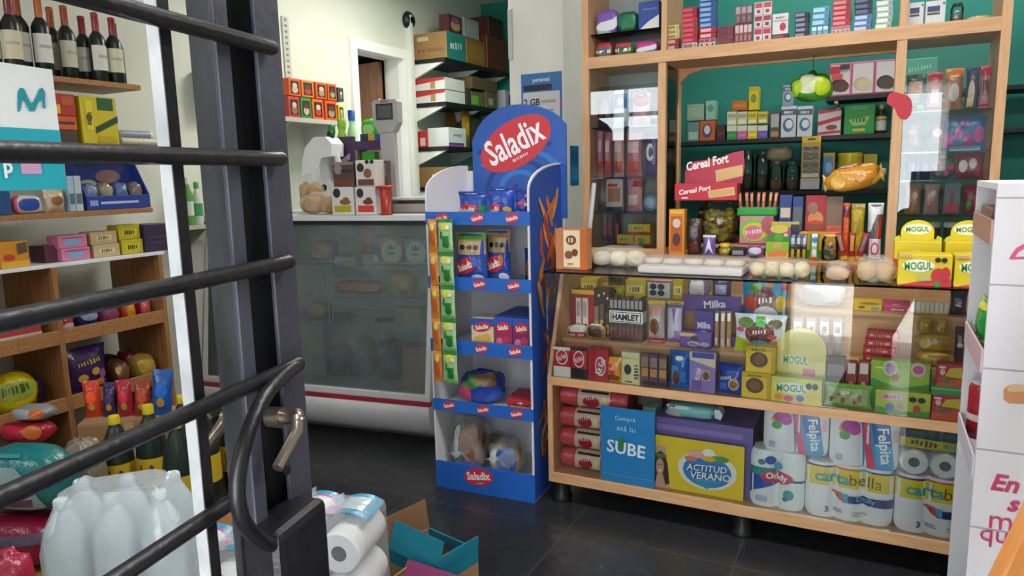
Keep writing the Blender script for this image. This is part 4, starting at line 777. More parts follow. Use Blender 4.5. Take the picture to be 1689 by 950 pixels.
# pack with the roll ends towards us
x, zb, w, h = CT.box(1482, 738, 1586, 795, .04, HT)
pk = thing('toilet_roll_pack', 'wrapped pack of toilet rolls with two open ends facing out', 'toilet paper', CT.w(x, .04, HT))
rr_ = w/4
for k in (0, 1):
    rl = MB()
    prof = [(rr_*.38, -.0), (rr_*.9, 0), (rr_*.98, .008), (rr_*.98, .1), (rr_*.38, .1)]
    n = 24; vs = [(q*math.cos(a), y_, q*math.sin(a)) for q, y_ in prof + [prof[0]] for a in [2*math.pi*j/n for j in range(n)]]
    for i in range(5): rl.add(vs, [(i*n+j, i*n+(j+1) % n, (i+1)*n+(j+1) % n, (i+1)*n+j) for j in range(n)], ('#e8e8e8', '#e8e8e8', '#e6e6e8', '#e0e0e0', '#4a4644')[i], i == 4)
    o = rl.build('roll', 'matte', pk); o.location = (-w/4+w/2*k, 0, rr_)
MB().box(-w/2, -.004, .0, w/2, .106, rr_*2.02, '#e4e8ea', .02).build('wrapper', 'film', pk)
x2, zb2, w2, h2 = CT.box(1482, 700, 1584, 742, .05, HT+rr_*2.02)
bg = carton('bin_bag_pack', w, max(.05, h2*.8), .1, '#2c3a34', [pg([(0, .05), (1, .0), (1, .45), (0, .5)], '#b8a828'), t('Bolsas', .4, .26, .3, '#3a4a2a', -3, .5, .03), t('eco', .82, .25, .26, '#2a8aa0', -3, .2, .03), r(.1, .65, .9, .85, '#1f4a52')], mat='foil', ch=.012)
at(bg, CT, x, .095, HT+rr_*2.02+.003); tag(bg, 'dark green bag pack with a yellow lettered band lying on the open roll ends', 'bin bags')
# ================================================================== on the glass counter top
TZ = zt + .0008
# brown and orange box with a white panel
I(CT, .07, TZ, (917, 377, 968, 443), 'c', 'cereal_bar_box', 'tan and orange box with a cream panel at the glass top corner', 'box', '#b87848', [r(.0, 0, .16, 1, '#c07a50'), r(.25, .06, .78, .96, '#e3cfae'), e(.5, .72, .17, .12, '#7a4430'), t('20', .5, .72, .12, '#e3cfae', 0, .3, .03), e(.42, .36, .13, .1, '#8a4a30'), e(.62, .42, .1, .09, '#6f3a26'), t('barra', .5, .14, .06, '#7a4430', 0, .4, .02), r(.82, 0, 1, 1, '#c2611e')], d=.06)
def pastry_bag(label, l, tt, rr, b, dy, n, cols, seed, d=.12, rows_=1, cat='pastries', film=True, name='pastry_bag'):
    x, zb, w, h = CT.box(l, tt, rr, b, dy, TZ); o = thing(name, label, cat, CT.w(x, dy+d/2, TZ), 0)
    rnd = random.Random(seed)
    for j in range(rows_):
        for k in range(n):
            bw = w/n*1.06; bh = h*(.66+.16*rnd.random()); p_ = blob('bun', bw, bh, d*.62/rows_, cols[(k+j) % len(cols)], mat='matte', parent=o, p=2.2, wob=.09, seed=seed+k+9*j)
            p_.location = (-w/2+w*(k+.5)/n, -d*.12+(d*.5)*j, .002); p_.rotation_euler = (0, 0, rnd.uniform(-.3, .3))
    if film:
        bgm = blob('clear_bag', w*1.06, h, d, '#dcdcd4', mat='film', parent=o, p=3.5, wob=.07, seed=seed)
    return o
pastry_bag('clear bag of cream-coloured buns beside the tan box on the glass top', 972, 408, 1058, 446, .185, 3, ('#d6cdbc', '#dcd2b8', '#d2c6ac'), 3, .14)
# flat pale tray of pastry rounds in film
x, zb, w, h = CT.box(1048, 426, 1222, 463, .02, TZ)
o = thing('pastry_tray', 'long flat film-wrapped tray of pale pastry rounds on the glass top', 'pastries', CT.w(x, .15, TZ), 0)
MB().box(-w/2, -.10, 0, w/2, .10, h*.42, '#d0c9c6', .008).build('tray', 'softwrap', o)
for k in range(5):
    p_ = MB().lathe([(.001, h*.42), (w*.085, h*.42), (w*.095, h*.55), (w*.085, h*.74), (.001, h*.78)], '#cbc2b4', 20, cap=False).build('pastry', 'matte', o); p_.location = (-w*.4+w*.2*k, -.005*(k % 2), 0)
MB().box(-w/2-.004, -.104, -.0, w/2+.004, .104, h*.86, '#dcd8d8', .012).build('film', 'film', o)
pastry_bag('clear bag of flat cream wafers beside the long pastry tray', 1234, 428, 1334, 462, .05, 4, ('#d8c9a0', '#d2c296', '#dccfae'), 21, .15)
pastry_bag('single wrapped bun, smallest on the glass top, beside the bagged pair', 1362, 432, 1400, 463, .04, 1, ('#d0a884',), 31, .08)
pastry_bag('wrapped pair of browned buns beside the green and yellow sweet boxes', 1414, 424, 1476, 463, .04, 2, ('#c8a478', '#c4a070'), 41, .1)
# yellow sweet boxes with gummy lettering
mo = lambda c2='#c8303a': [pg([(0, 0), (1, 0), (1, .25), (.35, .12)], '#c8303c'), e(.38, .64, .3, .2, '#f2f0e4'), t('MOGUL', .38, .64, .26, '#3f9436', 3, .52, .022), *oct2(.73, .84, .055, 1.4), e(.75, .34, .13, .24, c2), e(.88, .4, .09, .22, c2), e(.74, .08, .06, .1, '#3a8a30'), r(.36, .18, .6, .4, '#b8c060'), r(.0, .93, .25, 1, '#d89a8a')]
TX = thing
x, zb, w, h = CT.box(1481, 420, 1571, 467, .02, TZ)
tag(at(carton('gummy_box', w, h, .1, '#dcc41e', mo()), CT, x, .07, TZ), 'yellow gummy sweet box with strawberries at the front of the glass top', 'sweets', 'yellow gummy boxes on the glass top')
x2, _, w2, _ = CT.box(1574, 420, 1664, 467, .02, TZ)
tag(at(carton('gummy_box', w, h, .1, '#dcc41e', mo('#5a3a8a')), CT, x+w+.006, .07, TZ), 'yellow gummy sweet box half hidden by the white display unit', 'sweets', 'yellow gummy boxes on the glass top')
def gdisp(x, lab, c2):
    w_, h_ = w*.92, .2; o = thing('gummy_display', lab, 'sweets display', CT.w(x, .21, TZ), 0, 'open gummy displays behind the boxes')
    tray = carton('tray', w_, h_*.72, .1, '#d8c01c', [pg([(0, 0), (1, 0), (1, .5), (.6, .62), (.2, .5), (0, .55)], c2), e(.5, .62, .25, .14, '#e8e4b0'), t('MOGUL', .5, .62, .12, '#4a9a3a', 0, .4, .02), pg([(0, .0), (.18, .12), (.1, .3), (0, .34)], '#e2cc3a'), pg([(1, .0), (.82, .12), (.9, .3), (1, .34)], '#e2cc3a')], parent=o); tray.location = (0, 0, .0)
    pts = [(-w_*.36, h_*.72), (w_*.36, h_*.72)] + [(w_*.36*math.cos(a), h_*.86+h_*.22*math.sin(a)) for a in [q*math.pi/12 for q in range(13)]]
    hd = MB().prism(pts, .036, .044, '#d8c622')
    prints(hd, [e(.5, .5, .42, .3, '#f0eedc'), t('MOGUL', .5, .5, .28, '#3f9436', 2, .7, .022)], {'N': lambda u, v, q: ((u-.5)*w_*.72, .036-q, h_*(.74+v*.34))}, {'N': (w_*.72, h_*.34)})
    hd.build('header', 'card', o)
    for s in (-1, 1):
        MB().prism([(s*w_*.5, h_*.7), (s*w_*.36, h_*.7), (s*w_*.40, h_*.82), (s*w_*.5, h_*.78)], -.03, -.026, '#b8c83a').build('flap', 'card', o)
    return o
xa = CT.hit(1515, 390, .16)[0]; gdisp(xa, 'open yellow gummy display with round header behind the strawberry box', '#cc3440'); gdisp(xa+w*.98, 'open yellow gummy display with purple grapes beside the white unit', '#553a8c')
# pale stick leaning behind the tan box
a_, b_ = CT.hit(967, 372, .30), CT.hit(980, 302, .30); st = MB(); L_ = math.hypot(b_[0]-a_[0], b_[1]-a_[1])
m = MB(); m.tube([(a_[0], .0, TZ+.01), (b_[0], .0, b_[1])], .011, '#b8bcc0', 10)
o = m.build('plastic_stick', 'plastic'); o.location = CT.w(0, .30, 0); tag(o, 'pale grey stick leaning beside the cabinet post behind the tan box', 'stick')
# ================================================================== cigarettes along the cabinet's top shelf
KZ = wzr + .0562
ORD = ('lowest', 'second', 'third', 'fourth', 'fifth', 'sixth', 'seventh', 'eighth', 'ninth', 'tenth', 'eleventh', 'twelfth', 'thirteenth', 'fourteenth')
def stack(l, rr, base, segs, where):
    n = 0; xa, xb = CB.hit(l, 50, .03)[0], CB.hit(rr, 50, .03)[0]; w = xb-xa; z = KZ; top = None
    for (py, c, band, word, mode) in segs:
        zt_ = CB.hit((l+rr)/2, py, .03)[1]; proto = None
        if mode == 'flat':
            k = max(1, round((zt_-z)/.0228)); hh = (zt_-z)/k
            for q in range(k):
                if z > 2.52: break
                if proto is None: proto = o = carton('cigarette_pack', w*.97, hh*.95, .055, c, [r(.06, .2, .7, .8, band), r(.78, .2, .94, .8, tone(c, .5))])
                else: o = proto.copy(); COL.objects.link(o)
                at(o, CB, (xa+xb)/2+.002*math.sin(7*n), .058, z, rot=2.5*math.sin(5*n+l))
                tag(o, f'{word} cigarette pack lying flat, {ORD[n]} from the bottom {where}', 'cigarettes', 'cigarette packs on the top shelf'); n += 1; z += hh
        else:
            k = mode; ww = w/k; z_ = z
            for q in range(k):
                if proto is None: proto = o = carton('cigarette_pack', ww*.95, (zt_-z)*.97, .022, c, [r(.08, .55, .92, .93, band), r(.3, .15, .7, .4, tone(band, .55))])
                else: o = proto.copy(); COL.objects.link(o)
                at(o, CB, xa+ww*(q+.5), .045, z)
                tag(o, f'{word} cigarette pack on end, {("first", "second", "third", "fourth")[q]} of {k} abreast {where}', 'cigarettes', 'cigarette packs on the top shelf')
            z = zt_; n += 1
stack(1098, 1120, 92, [(64, '#8f3038', '#c99aa0', 'dull red', 'flat'), (41, '#d0c47c', '#8a7c40', 'pale yellow', 'flat')], 'by the divider')
stack(1125, 1150, 90, [(70, '#c9b4b2', '#8a6a6c', 'pink-white', 'flat'), (12, '#b2243a', '#c84a5c', 'bright red', 'flat')], 'in the tall red stack')
stack(1153, 1180, 86, [(63, '#d0c4c4', '#8a3040', 'white and red', 3), (45, '#b02438', '#e0a8ac', 'crimson', 'flat'), (-6, '#2f5a9c', '#7fa8d4', 'mid blue', 'flat')], 'in the red-and-blue stack')
stack(1183, 1209, 83, [(42, '#843a48', '#5a2832', 'dull maroon', 'flat')], 'beside the blue stack')
stack(1212, 1240, 80, [(38, '#8c4450', '#c9b0b4', 'maroon striped', 4), (8, '#6f4a54', '#a8989c', 'grey maroon', 3)], 'between low maroon and white stacks')
stack(1243, 1272, 78, [(45, '#d8c8ca', '#b03048', 'white and red', 2), (24, '#cfc0c2', '#8f2c40', 'red-topped white', 2), (2, '#d8cccc', '#b84a58', 'white', 2)], 'in the tall white stack')
stack(1274, 1300, 73, [(56, '#6a2c34', '#8a4a52', 'dark brown', 'flat')], 'under the white carton')
x, zb, w, h = CB.box(1274, 22, 1300, 56, .03)
tag(at(carton('cigarette_carton', w, h, .05, '#d6d6d6', [e(.66, .35, .2, .2, '#b8283c'), r(.05, .62, .95, .66, '#8a8a90'), t('tabaco', .5, .8, .12, '#6a6a70', 0, .7, .02)]), CB, x, .058, zb), 'white carton with a red disc on top of dark brown packs', 'cigarettes')
stack(1310, 1333, 71, [(20, '#2f3048', '#8a88a4', 'dark navy', 'flat')], 'beside the white carton')
stack(1338, 1366, 67, [(42, '#4f9cc4', '#cfe4ee', 'sky blue', 3), (11, '#5aa2c8', '#a8d0e4', 'pale blue', 'flat')], 'between navy and red stacks')
stack(1371, 1402, 64, [(42, '#d0bcbe', '#b86a74', 'pink striped', 4), (0, '#b83442', '#d8848c', 'coral red', 'flat')], 'under the hatch centre')
stack(1407, 1437, 60, [(24, '#5f84bc', '#b8cce4', 'steel blue', 'flat'), (-4, '#2c3246', '#5a6484', 'near-black', 'flat')], 'beside the pale stack')
stack(1443, 1470, 57, [(0, '#b4c4bc', '#dfe8e4', 'pale green-white', 'flat')], 'against the second divider')
# two white cartons, jar and filled pastry in the last top compartment
for k, (l, rr) in enumerate(((1498, 1523), (1526, 1559))):
    I(CB, .06, KZ+.001, (l, 4-k*3, rr, 54-k*3), 'c', 'tobacco_carton', ('white carton with blue and yellow label against the second divider', 'white carton with blue and yellow label, next to the tobacco jar')[k], 'box', '#cfd2d4', [r(.1, .55, .72, .78, '#2c3c74'), r(.1, .50, .72, .55, '#d0b428'), r(.1, .42, .72, .50, '#2c3c74'), e(.9, .86, .05, .05, '#33363c')], d=.05)
def jar(fr, l, tt, rr, b, dy, z, name, label, fill, fillcol, lid='#2c3a3a', lh=.12, cat='jar', fillmat='foil', glassm='clear_jar', nf=0):
    x, zb, w, h = fr.box(l, tt, rr, b, dy, z); o = thing(name, label, cat, fr.w(x, dy+w/2, zb), fr.rot); R_ = w/2
    MB().lathe([(R_*.9, 0), (R_, h*.04), (R_, h*.78), (R_*.72, h*(1-lh)), (R_*.72, h*(1-lh)+.002)], '#fff', 24).build('glass_body', glassm, o)
    MB().lathe([(R_*.78, h*(1-lh)), (R_*.8, h*(1-lh)+.002), (R_*.8, h*.985), (R_*.72, h)], lid, 20).build('lid', 'plastic', o)
    if fill and nf:
        rnd = random.Random(int(l))
        for k in range(nf):
            a, q = rnd.random()*6.28, rnd.random()**.5*R_*.68; s_ = R_*.26
            p_ = blob('candy', s_*2.2, s_*1.2, s_*1.3, fillcol[k % len(fillcol)], parent=o, mat=fillmat, wob=.15, seed=k); p_.location = (q*math.cos(a), q*math.sin(a), .006+h*fill*(k/nf)); p_.rotation_euler = (rnd.uniform(-.6, .6), rnd.uniform(-.6, .6), rnd.random()*6)
    elif fill:
        MB().lathe([(R_*.86, .004), (R_*.93, h*.05), (R_*.93, h*fill), (R_*.4, h*fill*1.06), (.001, h*fill*1.07)], fillcol, 20).build('contents', fillmat, o)
    return o
jar(CB, 1568, 4, 1590, 49, .06, KZ, 'tobacco_jar', 'small glass jar beside the white cartons on the top shelf', .5, '#7f847c')
I(CB, .05, KZ+.001, (1594, 24, 1640, 45), 'b', 'wrapped_roll', 'clear-wrapped golden pastry roll at the end of the top shelf', 'pastries', '#b8944e', [r(.1, .4, .9, .55, '#d8c48a')], d=.1, seed=51)
# packages in the glazed top-left compartment
for (l, tt, rr, b, z, c, lb, ps) in (
    (974, 70, 1003, 108, KZ, '#c2283c', 'red and grey towel pack with an orange band, below the lilac pack', [r(0, 0, .75, .28, '#e0662c'), r(0, .28, 1, .62, '#5a5a5c'), r(.7, .0, 1, .3, '#4a2c8a'), t('siempre', .5, .45, .12, W, 0, .7, .02)]),
    (1012, 70, 1043, 106, KZ, '#5aa028', 'lime green towel pack with a red label between two others', [r(.1, .62, .85, .84, '#c8304a'), r(.1, .3, .85, .6, '#3c5a34'), t('nosotras', .5, .48, .12, W, 0, .7, .02)]),
    (1046, 67, 1085, 103, KZ, '#c23a86', 'magenta towel pack with a white swoosh, beside the lime green one', [pg([(.1, .2), (.8, .45), (.8, .62), (.15, .42)], '#d8dcea'), pg([(.1, .2), (.8, .45), (.8, .35), (.2, .1)], '#5a8ac0')]),
    (972, 16, 1010, 53, zg, '#7a58a8', 'lilac towel pack with white swoosh on the glass shelf', [pg([(.05, .1), (.9, .4), (.9, .62), (.1, .4)], '#dcdce6'), e(.3, .2, .25, .12, '#8ac0b8')]),
    (1017, 18, 1050, 51, zg, '#145a40', 'dark green pack in the middle of the glass shelf', [r(.1, .4, .9, .7, '#1c7450')]),
    (1053, 2, 1087, 45, zg, '#2a4a92', 'blue pack with a white wave on the glass shelf', [pg([(0, .0), (1, .0), (1, .5), (.5, .3)], '#dcdcd8'), r(.2, .7, .9, .76, '#5a78b4')])):
    I(CB, .07, z+.0005, (l, tt, rr, b), 'b' if l != 1053 else 'c', 'towel_pack', lb, 'hygiene pack', c, ps, d=.09, grp='packs behind the top glass', hmax=(zg-KZ-.012 if z == KZ else wzt-.03-zg-.004), xr=(wx0+.04, p1-.016), **({'p': 6, 'wob': .02, 'mat': 'softwrap'} if l != 1053 else {}))
# ================================================================== sweets in the glazed bay by the pillar
gl_ = 'sweets in the glazed bay by the pillar'
def BL(row, l, tt, rr, b, kind, name, lb, cat, c, ps=(), dy=.09, **k):
    zz = BAYL+[wz0+.035]; z = zz[row]+.0012; k.update(hmax=([wzr]+BAYL)[row]-z-.009, xr=(bl[0]+.004, bl[1]-.004))
    return I(CB, dy, z, (l, tt, rr, b), kind, name, lb, cat, c, ps, **dict(dict(grp=gl_, d=.04), **k))
BL(0, 976, 150, 1005, 209, 'p', 'candy_pouch', 'dark brown candy pouch on the uppermost glass shelf', 'sweets', '#45282a', [e(.5, .55, .3, .2, '#8a5a50'), r(.1, .75, .9, .85, '#6a3c3c')])
BL(0, 1008, 148, 1038, 209, 'p', 'candy_pouch', 'white and blue candy pouch on the uppermost glass shelf', 'sweets', '#c9d2dc', [r(.1, .5, .9, .9, '#2f7cb8'), e(.5, .7, .2, .1, '#d8a878')])
BL(0, 1040, 153, 1072, 209, 'p', 'candy_pouch', 'red and pink candy pouch on the uppermost glass shelf', 'sweets', '#d0a8ac', [e(.5, .8, .48, .22, '#a81c34')])
BL(0, 1066, 146, 1086, 209, 'p', 'candy_pouch', 'navy candy pouch beside the corner post of the bay', 'sweets', '#232a4c', [r(.1, .2, .9, .4, '#c9ccd8')], dy=.14)
for k, (l, rr, c, lb) in enumerate(((980, 990, '#c9868a', 'salmon pink lollipop bag nearest the pillar post'), (995, 1007, '#c27074', 'deeper pink lollipop bag, second on its shelf'), (1010, 1028, '#cf9a98', 'pale pink lollipop bag, third on its shelf'), (1031, 1058, '#b86a86', 'rose and white candy bag, fourth on its shelf'))):
    BL(1, l, 216+k, rr, 290, 'p', 'lollipop_bag', lb, 'sweets', c, [r(.1, .1, .9, .35, '#c2462c'), r(.15, .55, .85, .8, '#d8b4b4')])
BL(1, 1062, 218, 1086, 291, 'p', 'candy_pouch', 'purple candy pouch with a white ring', 'sweets', '#4a3f7a', [e(.4, .55, .3, .2, '#e6e2ee'), e(.5, .55, .18, .12, '#4a3f7a')])
BL(2, 978, 290, 997, 346, 'p', 'candy_pouch', 'dull grey-red candy pouch at the pillar end of the third shelf', 'sweets', '#5a4446', [r(.1, .3, .9, .6, '#7a5c58')])
BL(2, 1000, 266+26, 1027, 345, 'c', 'cookie_card', 'white card with a tan cookie square on blue-black foot', 'biscuits', '#cfc4bc', [r(.1, .3, .85, .72, '#a8744e'), r(0, 0, 1, .14, '#20284a'), r(.1, .76, .7, .86, '#b83038')], d=.02)
BL(2, 1032, 294, 1059, 346, 'p', 'candy_pouch', 'pink sweet pouch with red corner, beside the blue disc', 'sweets', '#c88a92', [r(.4, .75, 1, .95, '#b82c3c'), r(.1, .2, .7, .5, '#e0c4c4')])
m = MB(); m.lathe([(.001, -.012), (.038, -.012), (.042, 0), (.042, .02), (.001, .02)], '#5f9cc4', 22, axis='y', cx=0, at=.043, cap=False); m.lathe([(.001, -.0135), (.028, -.0135), (.028, -.012)], '#a8c8dc', 22, axis='y', cx=0, at=.043, cap=False)
x = CB.hit(1072, 320, .09)[0]; tag(at(m.build('candy_tin', 'plastic'), CB, x, .11, BAYL[2]+.0015), 'round sky blue sweet tin standing on edge by the corner post', 'sweets', gl_)
for k, (l, rr, c, lb) in enumerate(((980, 990, '#7a9a84', 'green and pink gum pouch at the pillar end of the floor'), (999, 1010, '#8a6a74', 'mauve gum pouch, second on the bay floor'), (1014, 1022, '#3a3048', 'dark plum gum pouch, third on the bay floor'))):
    BL(3, l, 352, rr, 393, 'p', 'gum_pouch', lb, 'sweets', c, [e(.5, .5, .3, .2, '#c8485a'), r(.1, .1, .9, .3, '#6a4c34')], dy=.16)
for k, (l, tt, rr, b, q, lb) in enumerate(((1028, 374, 1056, 393, 0, 'yellow caramel box on the bay floor, further from the corner post'), (1057, 374, 1084, 393, 0, 'yellow caramel box on the bay floor with a green price dot'), (1046, 354, 1084, 372, 1, 'yellow caramel box lying across the two lower ones'))):
    x, zb, w, h = CB.box(l-11, tt, rr-11, b, .06, wz0+.037); h = .062 if q == 0 else .056
    ps = [r(0, 0, 1, .25, '#b02438'), r(.2, .4, .85, .8, '#d8c86a'), t('Sugus', .5, .6, .3, '#4a3a18', 0, .5, .03)] + ([e(.45, .3, .16, .2, '#3aa43a')] if k == 1 else [])
    zz = wz0+.037 if q == 0 else wz0+.037+h0c+.001
    h0c = h if q == 0 else 0
    tag(at(carton('caramel_box', w*.97, h, .07, '#d8b81c', ps), CB, x, .095, zz), lb, 'sweets', gl_)
# ================================================================== sweets in the glazed bay beside the display unit
gr_ = 'sweets in the glazed bay under the heart'
def BR(row, l, tt, rr, b, kind, name, lb, cat, c, ps=(), dy=.09, **k):
    zz = BAYR+[wz0+.035]; z = zz[row]+.0012; k.update(hmax=([wzr]+BAYR)[row]-z-.009, xr=(br_[0]+.004, br_[1]-.004))
    return I(CB, dy, z, (l, tt, rr, b), kind, name, lb, cat, c, ps, **dict(dict(grp=gr_, d=.04), **k))
BR(0, 1491, 122, 1527, 181, 'p', 'snack_pouch', 'dark grey snack pouch with a green price dot, beside the heart', 'snack', '#3c4240', [r(.1, .45, .8, .8, '#9a8478'), e(.75, .12, .2, .08, '#46b83c'), e(.4, .62, .2, .1, '#c8744a')])
BR(0, 1529, 118, 1556, 180, 'p', 'snack_pouch', 'pink snack pouch with a red top seal', 'snack', '#c28a90', [r(0, .78, 1, 1, '#a82434'), r(0, 0, 1, .1, '#a82434'), r(.25, .2, .75, .55, '#d8ccd0')])
BR(0, 1558, 112, 1590, 178, 'p', 'snack_pouch', 'brown snack pouch with an orange top seal', 'snack', '#8f5a3a', [r(0, .78, 1, 1, '#d0741c'), e(.5, .42, .3, .22, '#b8aca4')])
BR(0, 1593, 111, 1617, 176, 'p', 'snack_pouch', 'navy snack pouch with pale almonds', 'snack', '#2c2c54', [e(.4, .4, .25, .3, '#a89888'), r(.1, .05, .6, .28, '#c0ac7a')])
BR(0, 1630, 106, 1650, 174, 'p', 'snack_pouch', 'pink snack pouch with crimson ends, last beside the outer post', 'snack', '#a86a74', [r(0, .76, 1, 1, '#b02040'), r(0, 0, 1, .1, '#b02040'), r(.2, .3, .8, .65, '#5a3438')])
BR(1, 1494, 196, 1522, 248, 'p', 'candy_pouch', 'mauve-brown glittery candy pouch behind the heart', 'sweets', '#7a525c', [e(.4, .6, .2, .1, '#a88a94'), e(.65, .3, .15, .12, '#8f707a')])
BR(1, 1532, 198, 1560, 248, 'p', 'candy_pouch', 'plum candy pouch next to the wide purple bag', 'sweets', '#6a4a5a', [e(.5, .6, .3, .14, '#c9b4c0')])
BR(1, 1570, 190, 1650, 246, 'p', 'candy_bag', 'wide blue and pink candy bag across the second shelf', 'sweets', '#2f6a9c', [e(.14, .3, .12, .25, '#b04a94'), e(.38, .5, .1, .2, '#b04a94'), e(.62, .3, .12, .2, '#a84498'), e(.85, .45, .12, .25, '#b8589c'), e(.5, .8, .1, .12, '#8a4a9c'), r(.2, .0, .9, .12, '#8ab8cc')])
BR(2, 1494, 255, 1514, 293, 'p', 'candy_pouch', 'dark blue candy pouch at the hatch end of the third shelf', 'sweets', '#3a3c62', [e(.5, .5, .3, .2, '#7a7ca0')])
BR(2, 1517, 257, 1536, 293, 'p', 'candy_pouch', 'ink blue candy pouch, second on the third shelf', 'sweets', '#2a2c58', [e(.5, .5, .3, .2, '#4a5498')])
m = MB(); m.lathe([(.001, -.015), (.04, -.012), (.05, .0), (.04, .012), (.001, .015)], '#7a5a70', 20, axis='y', cx=0, at=.05, cap=False)
for k in range(6): m.lathe([(.001, -.0175), (.012, -.016), (.012, -.014)], ('#c84a5a', '#4aa084', '#b8589c')[k % 3], 10, axis='y', cx=.028*math.cos(k*1.05), at=.05+.028*math.sin(k*1.05), cap=False)
x = CB.hit(1556, 262, .09)[0]; tag(at(m.build('lollipop_disc', 'plastic'), CB, x, .11, BAYR[2]+.0015), 'round multicoloured lollipop disc standing on the third shelf', 'sweets', gr_)
BR(2, 1594, 248, 1646, 292, 'p', 'candy_bag', 'crimson and white candy bag on the third shelf', 'sweets', '#8a4054', [e(.25, .5, .16, .24, '#d8d0d4'), e(.6, .6, .14, .2, '#c8b8c0'), e(.8, .25, .12, .14, '#b83a54')])
BR(3, 1492, 302, 1520, 350, 'p', 'candy_pouch', 'peach jelly candy pouch at the hatch end of the fourth shelf', 'sweets', '#b0826c', [e(.3, .3, .15, .1, '#c84a5c'), e(.6, .6, .2, .12, '#d8b098'), e(.5, .15, .14, .1, '#d0b45a')])
BR(3, 1524, 304, 1550, 350, 'p', 'candy_pouch', 'pale pink jelly candy pouch, second on the fourth shelf', 'sweets', '#bc9a94', [e(.4, .3, .2, .12, '#c86a6c'), e(.6, .7, .18, .1, '#e0ccc4')])
BR(3, 1557, 302, 1584, 350, 'c', 'candy_box', 'slate grey sweet box with a red slot on the fourth shelf', 'sweets', '#6a747c', [r(.4, .3, .6, .7, '#8a3a44'), r(.05, .05, .95, .3, '#c83a58')])
BR(3, 1606, 304, 1640, 350, 'p', 'candy_bag', 'red and green sweets bag at the outer end of the fourth shelf', 'sweets', '#94384c', [e(.3, .3, .14, .2, '#5aa448'), e(.7, .5, .16, .2, '#d84a5c')])
for k, (l, rr, c, lb) in enumerate(((1494, 1522, '#4a3438', 'dark maroon sweet tub at the hatch end of the bay floor'), (1526, 1552, '#5a3a44', 'plum sweet tub, second on the bay floor'), (1556, 1584, '#1f3a44', 'dark teal sweet tub, third on the bay floor'))):
    x, zb, w, h = CB.box(l, 368, rr, 405, .1, wz0+.036); o = thing('sweet_tub', lb, 'sweets', CB.w(x, .1+w/2, wz0+.036), 0, gr_)
    MB().lathe([(w*.44, 0), (w*.48, h*.1), (w*.48, h*.85)], c, 18).build('tub', 'plastic', o); MB().lathe([(w*.5, h*.85), (w*.5, h*.97), (w*.46, h)], '#c9ccd0', 18).build('lid', 'plastic', o)
# red heart stuck on the pane
hp = [(1463, 163), (1467, 155), (1477, 152), (1487, 155), (1497, 158), (1503, 165), (1505, 176), (1502, 190), (1495, 197), (1486, 197), (1480, 190), (1476, 180), (1468, 174), (1463, 170)]
q = [CB.hit(a, b, .0105) for a, b in hp]; cxh = sum(a for a, b in q)/len(q); zh = min(b for a, b in q)
tag(at(MB().prism([(a-cxh, b-zh) for a, b in q], -.0020, .0, '#b81f33').build('heart_sticker', 'card'), CB, cxh, -.001, zh), 'red paper heart tilted on its side, stuck on the cabinet post', 'sticker')
# ================================================================== goods in the serving hatch, on the rear worktop
HZ = zt + .0008; gh = 'goods in the serving hatch'
def Hh(l, tt, rr, b, kind, name, lb, cat, c, ps=(), dy=.02, d=.05, z=HZ, **k): return I(CB, dy, z, (l, tt, rr, b), kind, name, lb, cat, c, ps, d=d, **dict(dict(grp=gh), **k))
stz = CB.hit(1240, 404, .14)[1]
hx0_, hx1_ = CB.hit(1135, 404, .14)[0], CB.hit(1330, 404, .14)[0]
st_ = thing('hatch_step', 'low beech step behind the small packs in the serving hatch', 'stand', CB.w((hx0_+hx1_)/2, .13, HZ)); w_ = hx1_-hx0_
MB().box(-w_/2, 0, stz-HZ-.015, w_/2, .17, stz-HZ).build('board', 'beech', st_)
for s in (-1, 1): MB().box(s*(w_/2-.01)-.008, .01, 0, s*(w_/2-.01)+.008, .16, stz-HZ-.015).build('leg', 'beech_up', st_)
Hh(1103, 345, 1129, 421, 'c', 'bar_display', 'tall orange chocolate bar display beside the hatch post', 'chocolate display', '#d8881c', [r(.15, .1, .85, .85, '#b8602c'), e(.5, .7, .25, .1, '#d8c8b4'), e(.5, .35, .25, .14, '#5a3a2c'), r(.1, .9, .9, .98, '#e8b43a')])
Hh(1132, 361, 1156, 421, 'p', 'chocolate_pouch', 'dark brown chocolate pouch beside the orange display', 'chocolate', '#3a2526', [r(.2, .5, .8, .8, '#5a5054'), r(.2, .1, .8, .35, '#6a2c2c')], dy=.03)
Hh(1158, 388, 1180, 421, 'p', 'chocolate_pouch', 'small lilac and white pouch in front of the sweet jar', 'chocolate', '#6a5aa0', [pg([(.15, .1), (.5, .9), (.85, .1), (.5, .4)], '#e2def0'), r(0, .9, 1, 1, '#d8d0e0')], d=.03)
jar(CB, 1183, 402, 1204, 428, .02, HZ, 'mustard_pot', 'small yellow-capped pot in front of the wooden step', .6, '#c9b048', lid='#d8b81c', lh=.45)
Hh(1206, 408, 1228, 424, 'c', 'mint_tin', 'little black and grey mint tin beside the yellow-capped pot', 'sweets', '#25262a', [r(.1, .3, .9, .7, '#8a8a90')], d=.04)
Hh(1230, 406, 1260, 430, 'p', 'candy_pouch', 'small purple and white candy pouch beside the green flower box', 'sweets', '#7a4a90', [e(.5, .6, .4, .3, '#c9c4d0'), e(.3, .25, .2, .15, '#4a8a9c')], d=.03)
o = thing('gum_display', 'lime green gum display with pink flowers on its header', 'sweets display', CB.w(CB.box(1263, 378, 1301, 428, .02, HZ)[0], .06, HZ), 0, gh)
x, zb, w, h = CB.box(1263, 378, 1301, 428, .02, HZ)
carton('tray', w, h*.55, .07, '#8ab828', [r(.0, .0, 1, .35, '#d8b03a'), pg([(.1, .1), (.9, .2), (.9, .5), (.1, .4)], '#d8743a'), e(.5, .8, .2, .2, '#c9a070')], parent=o)
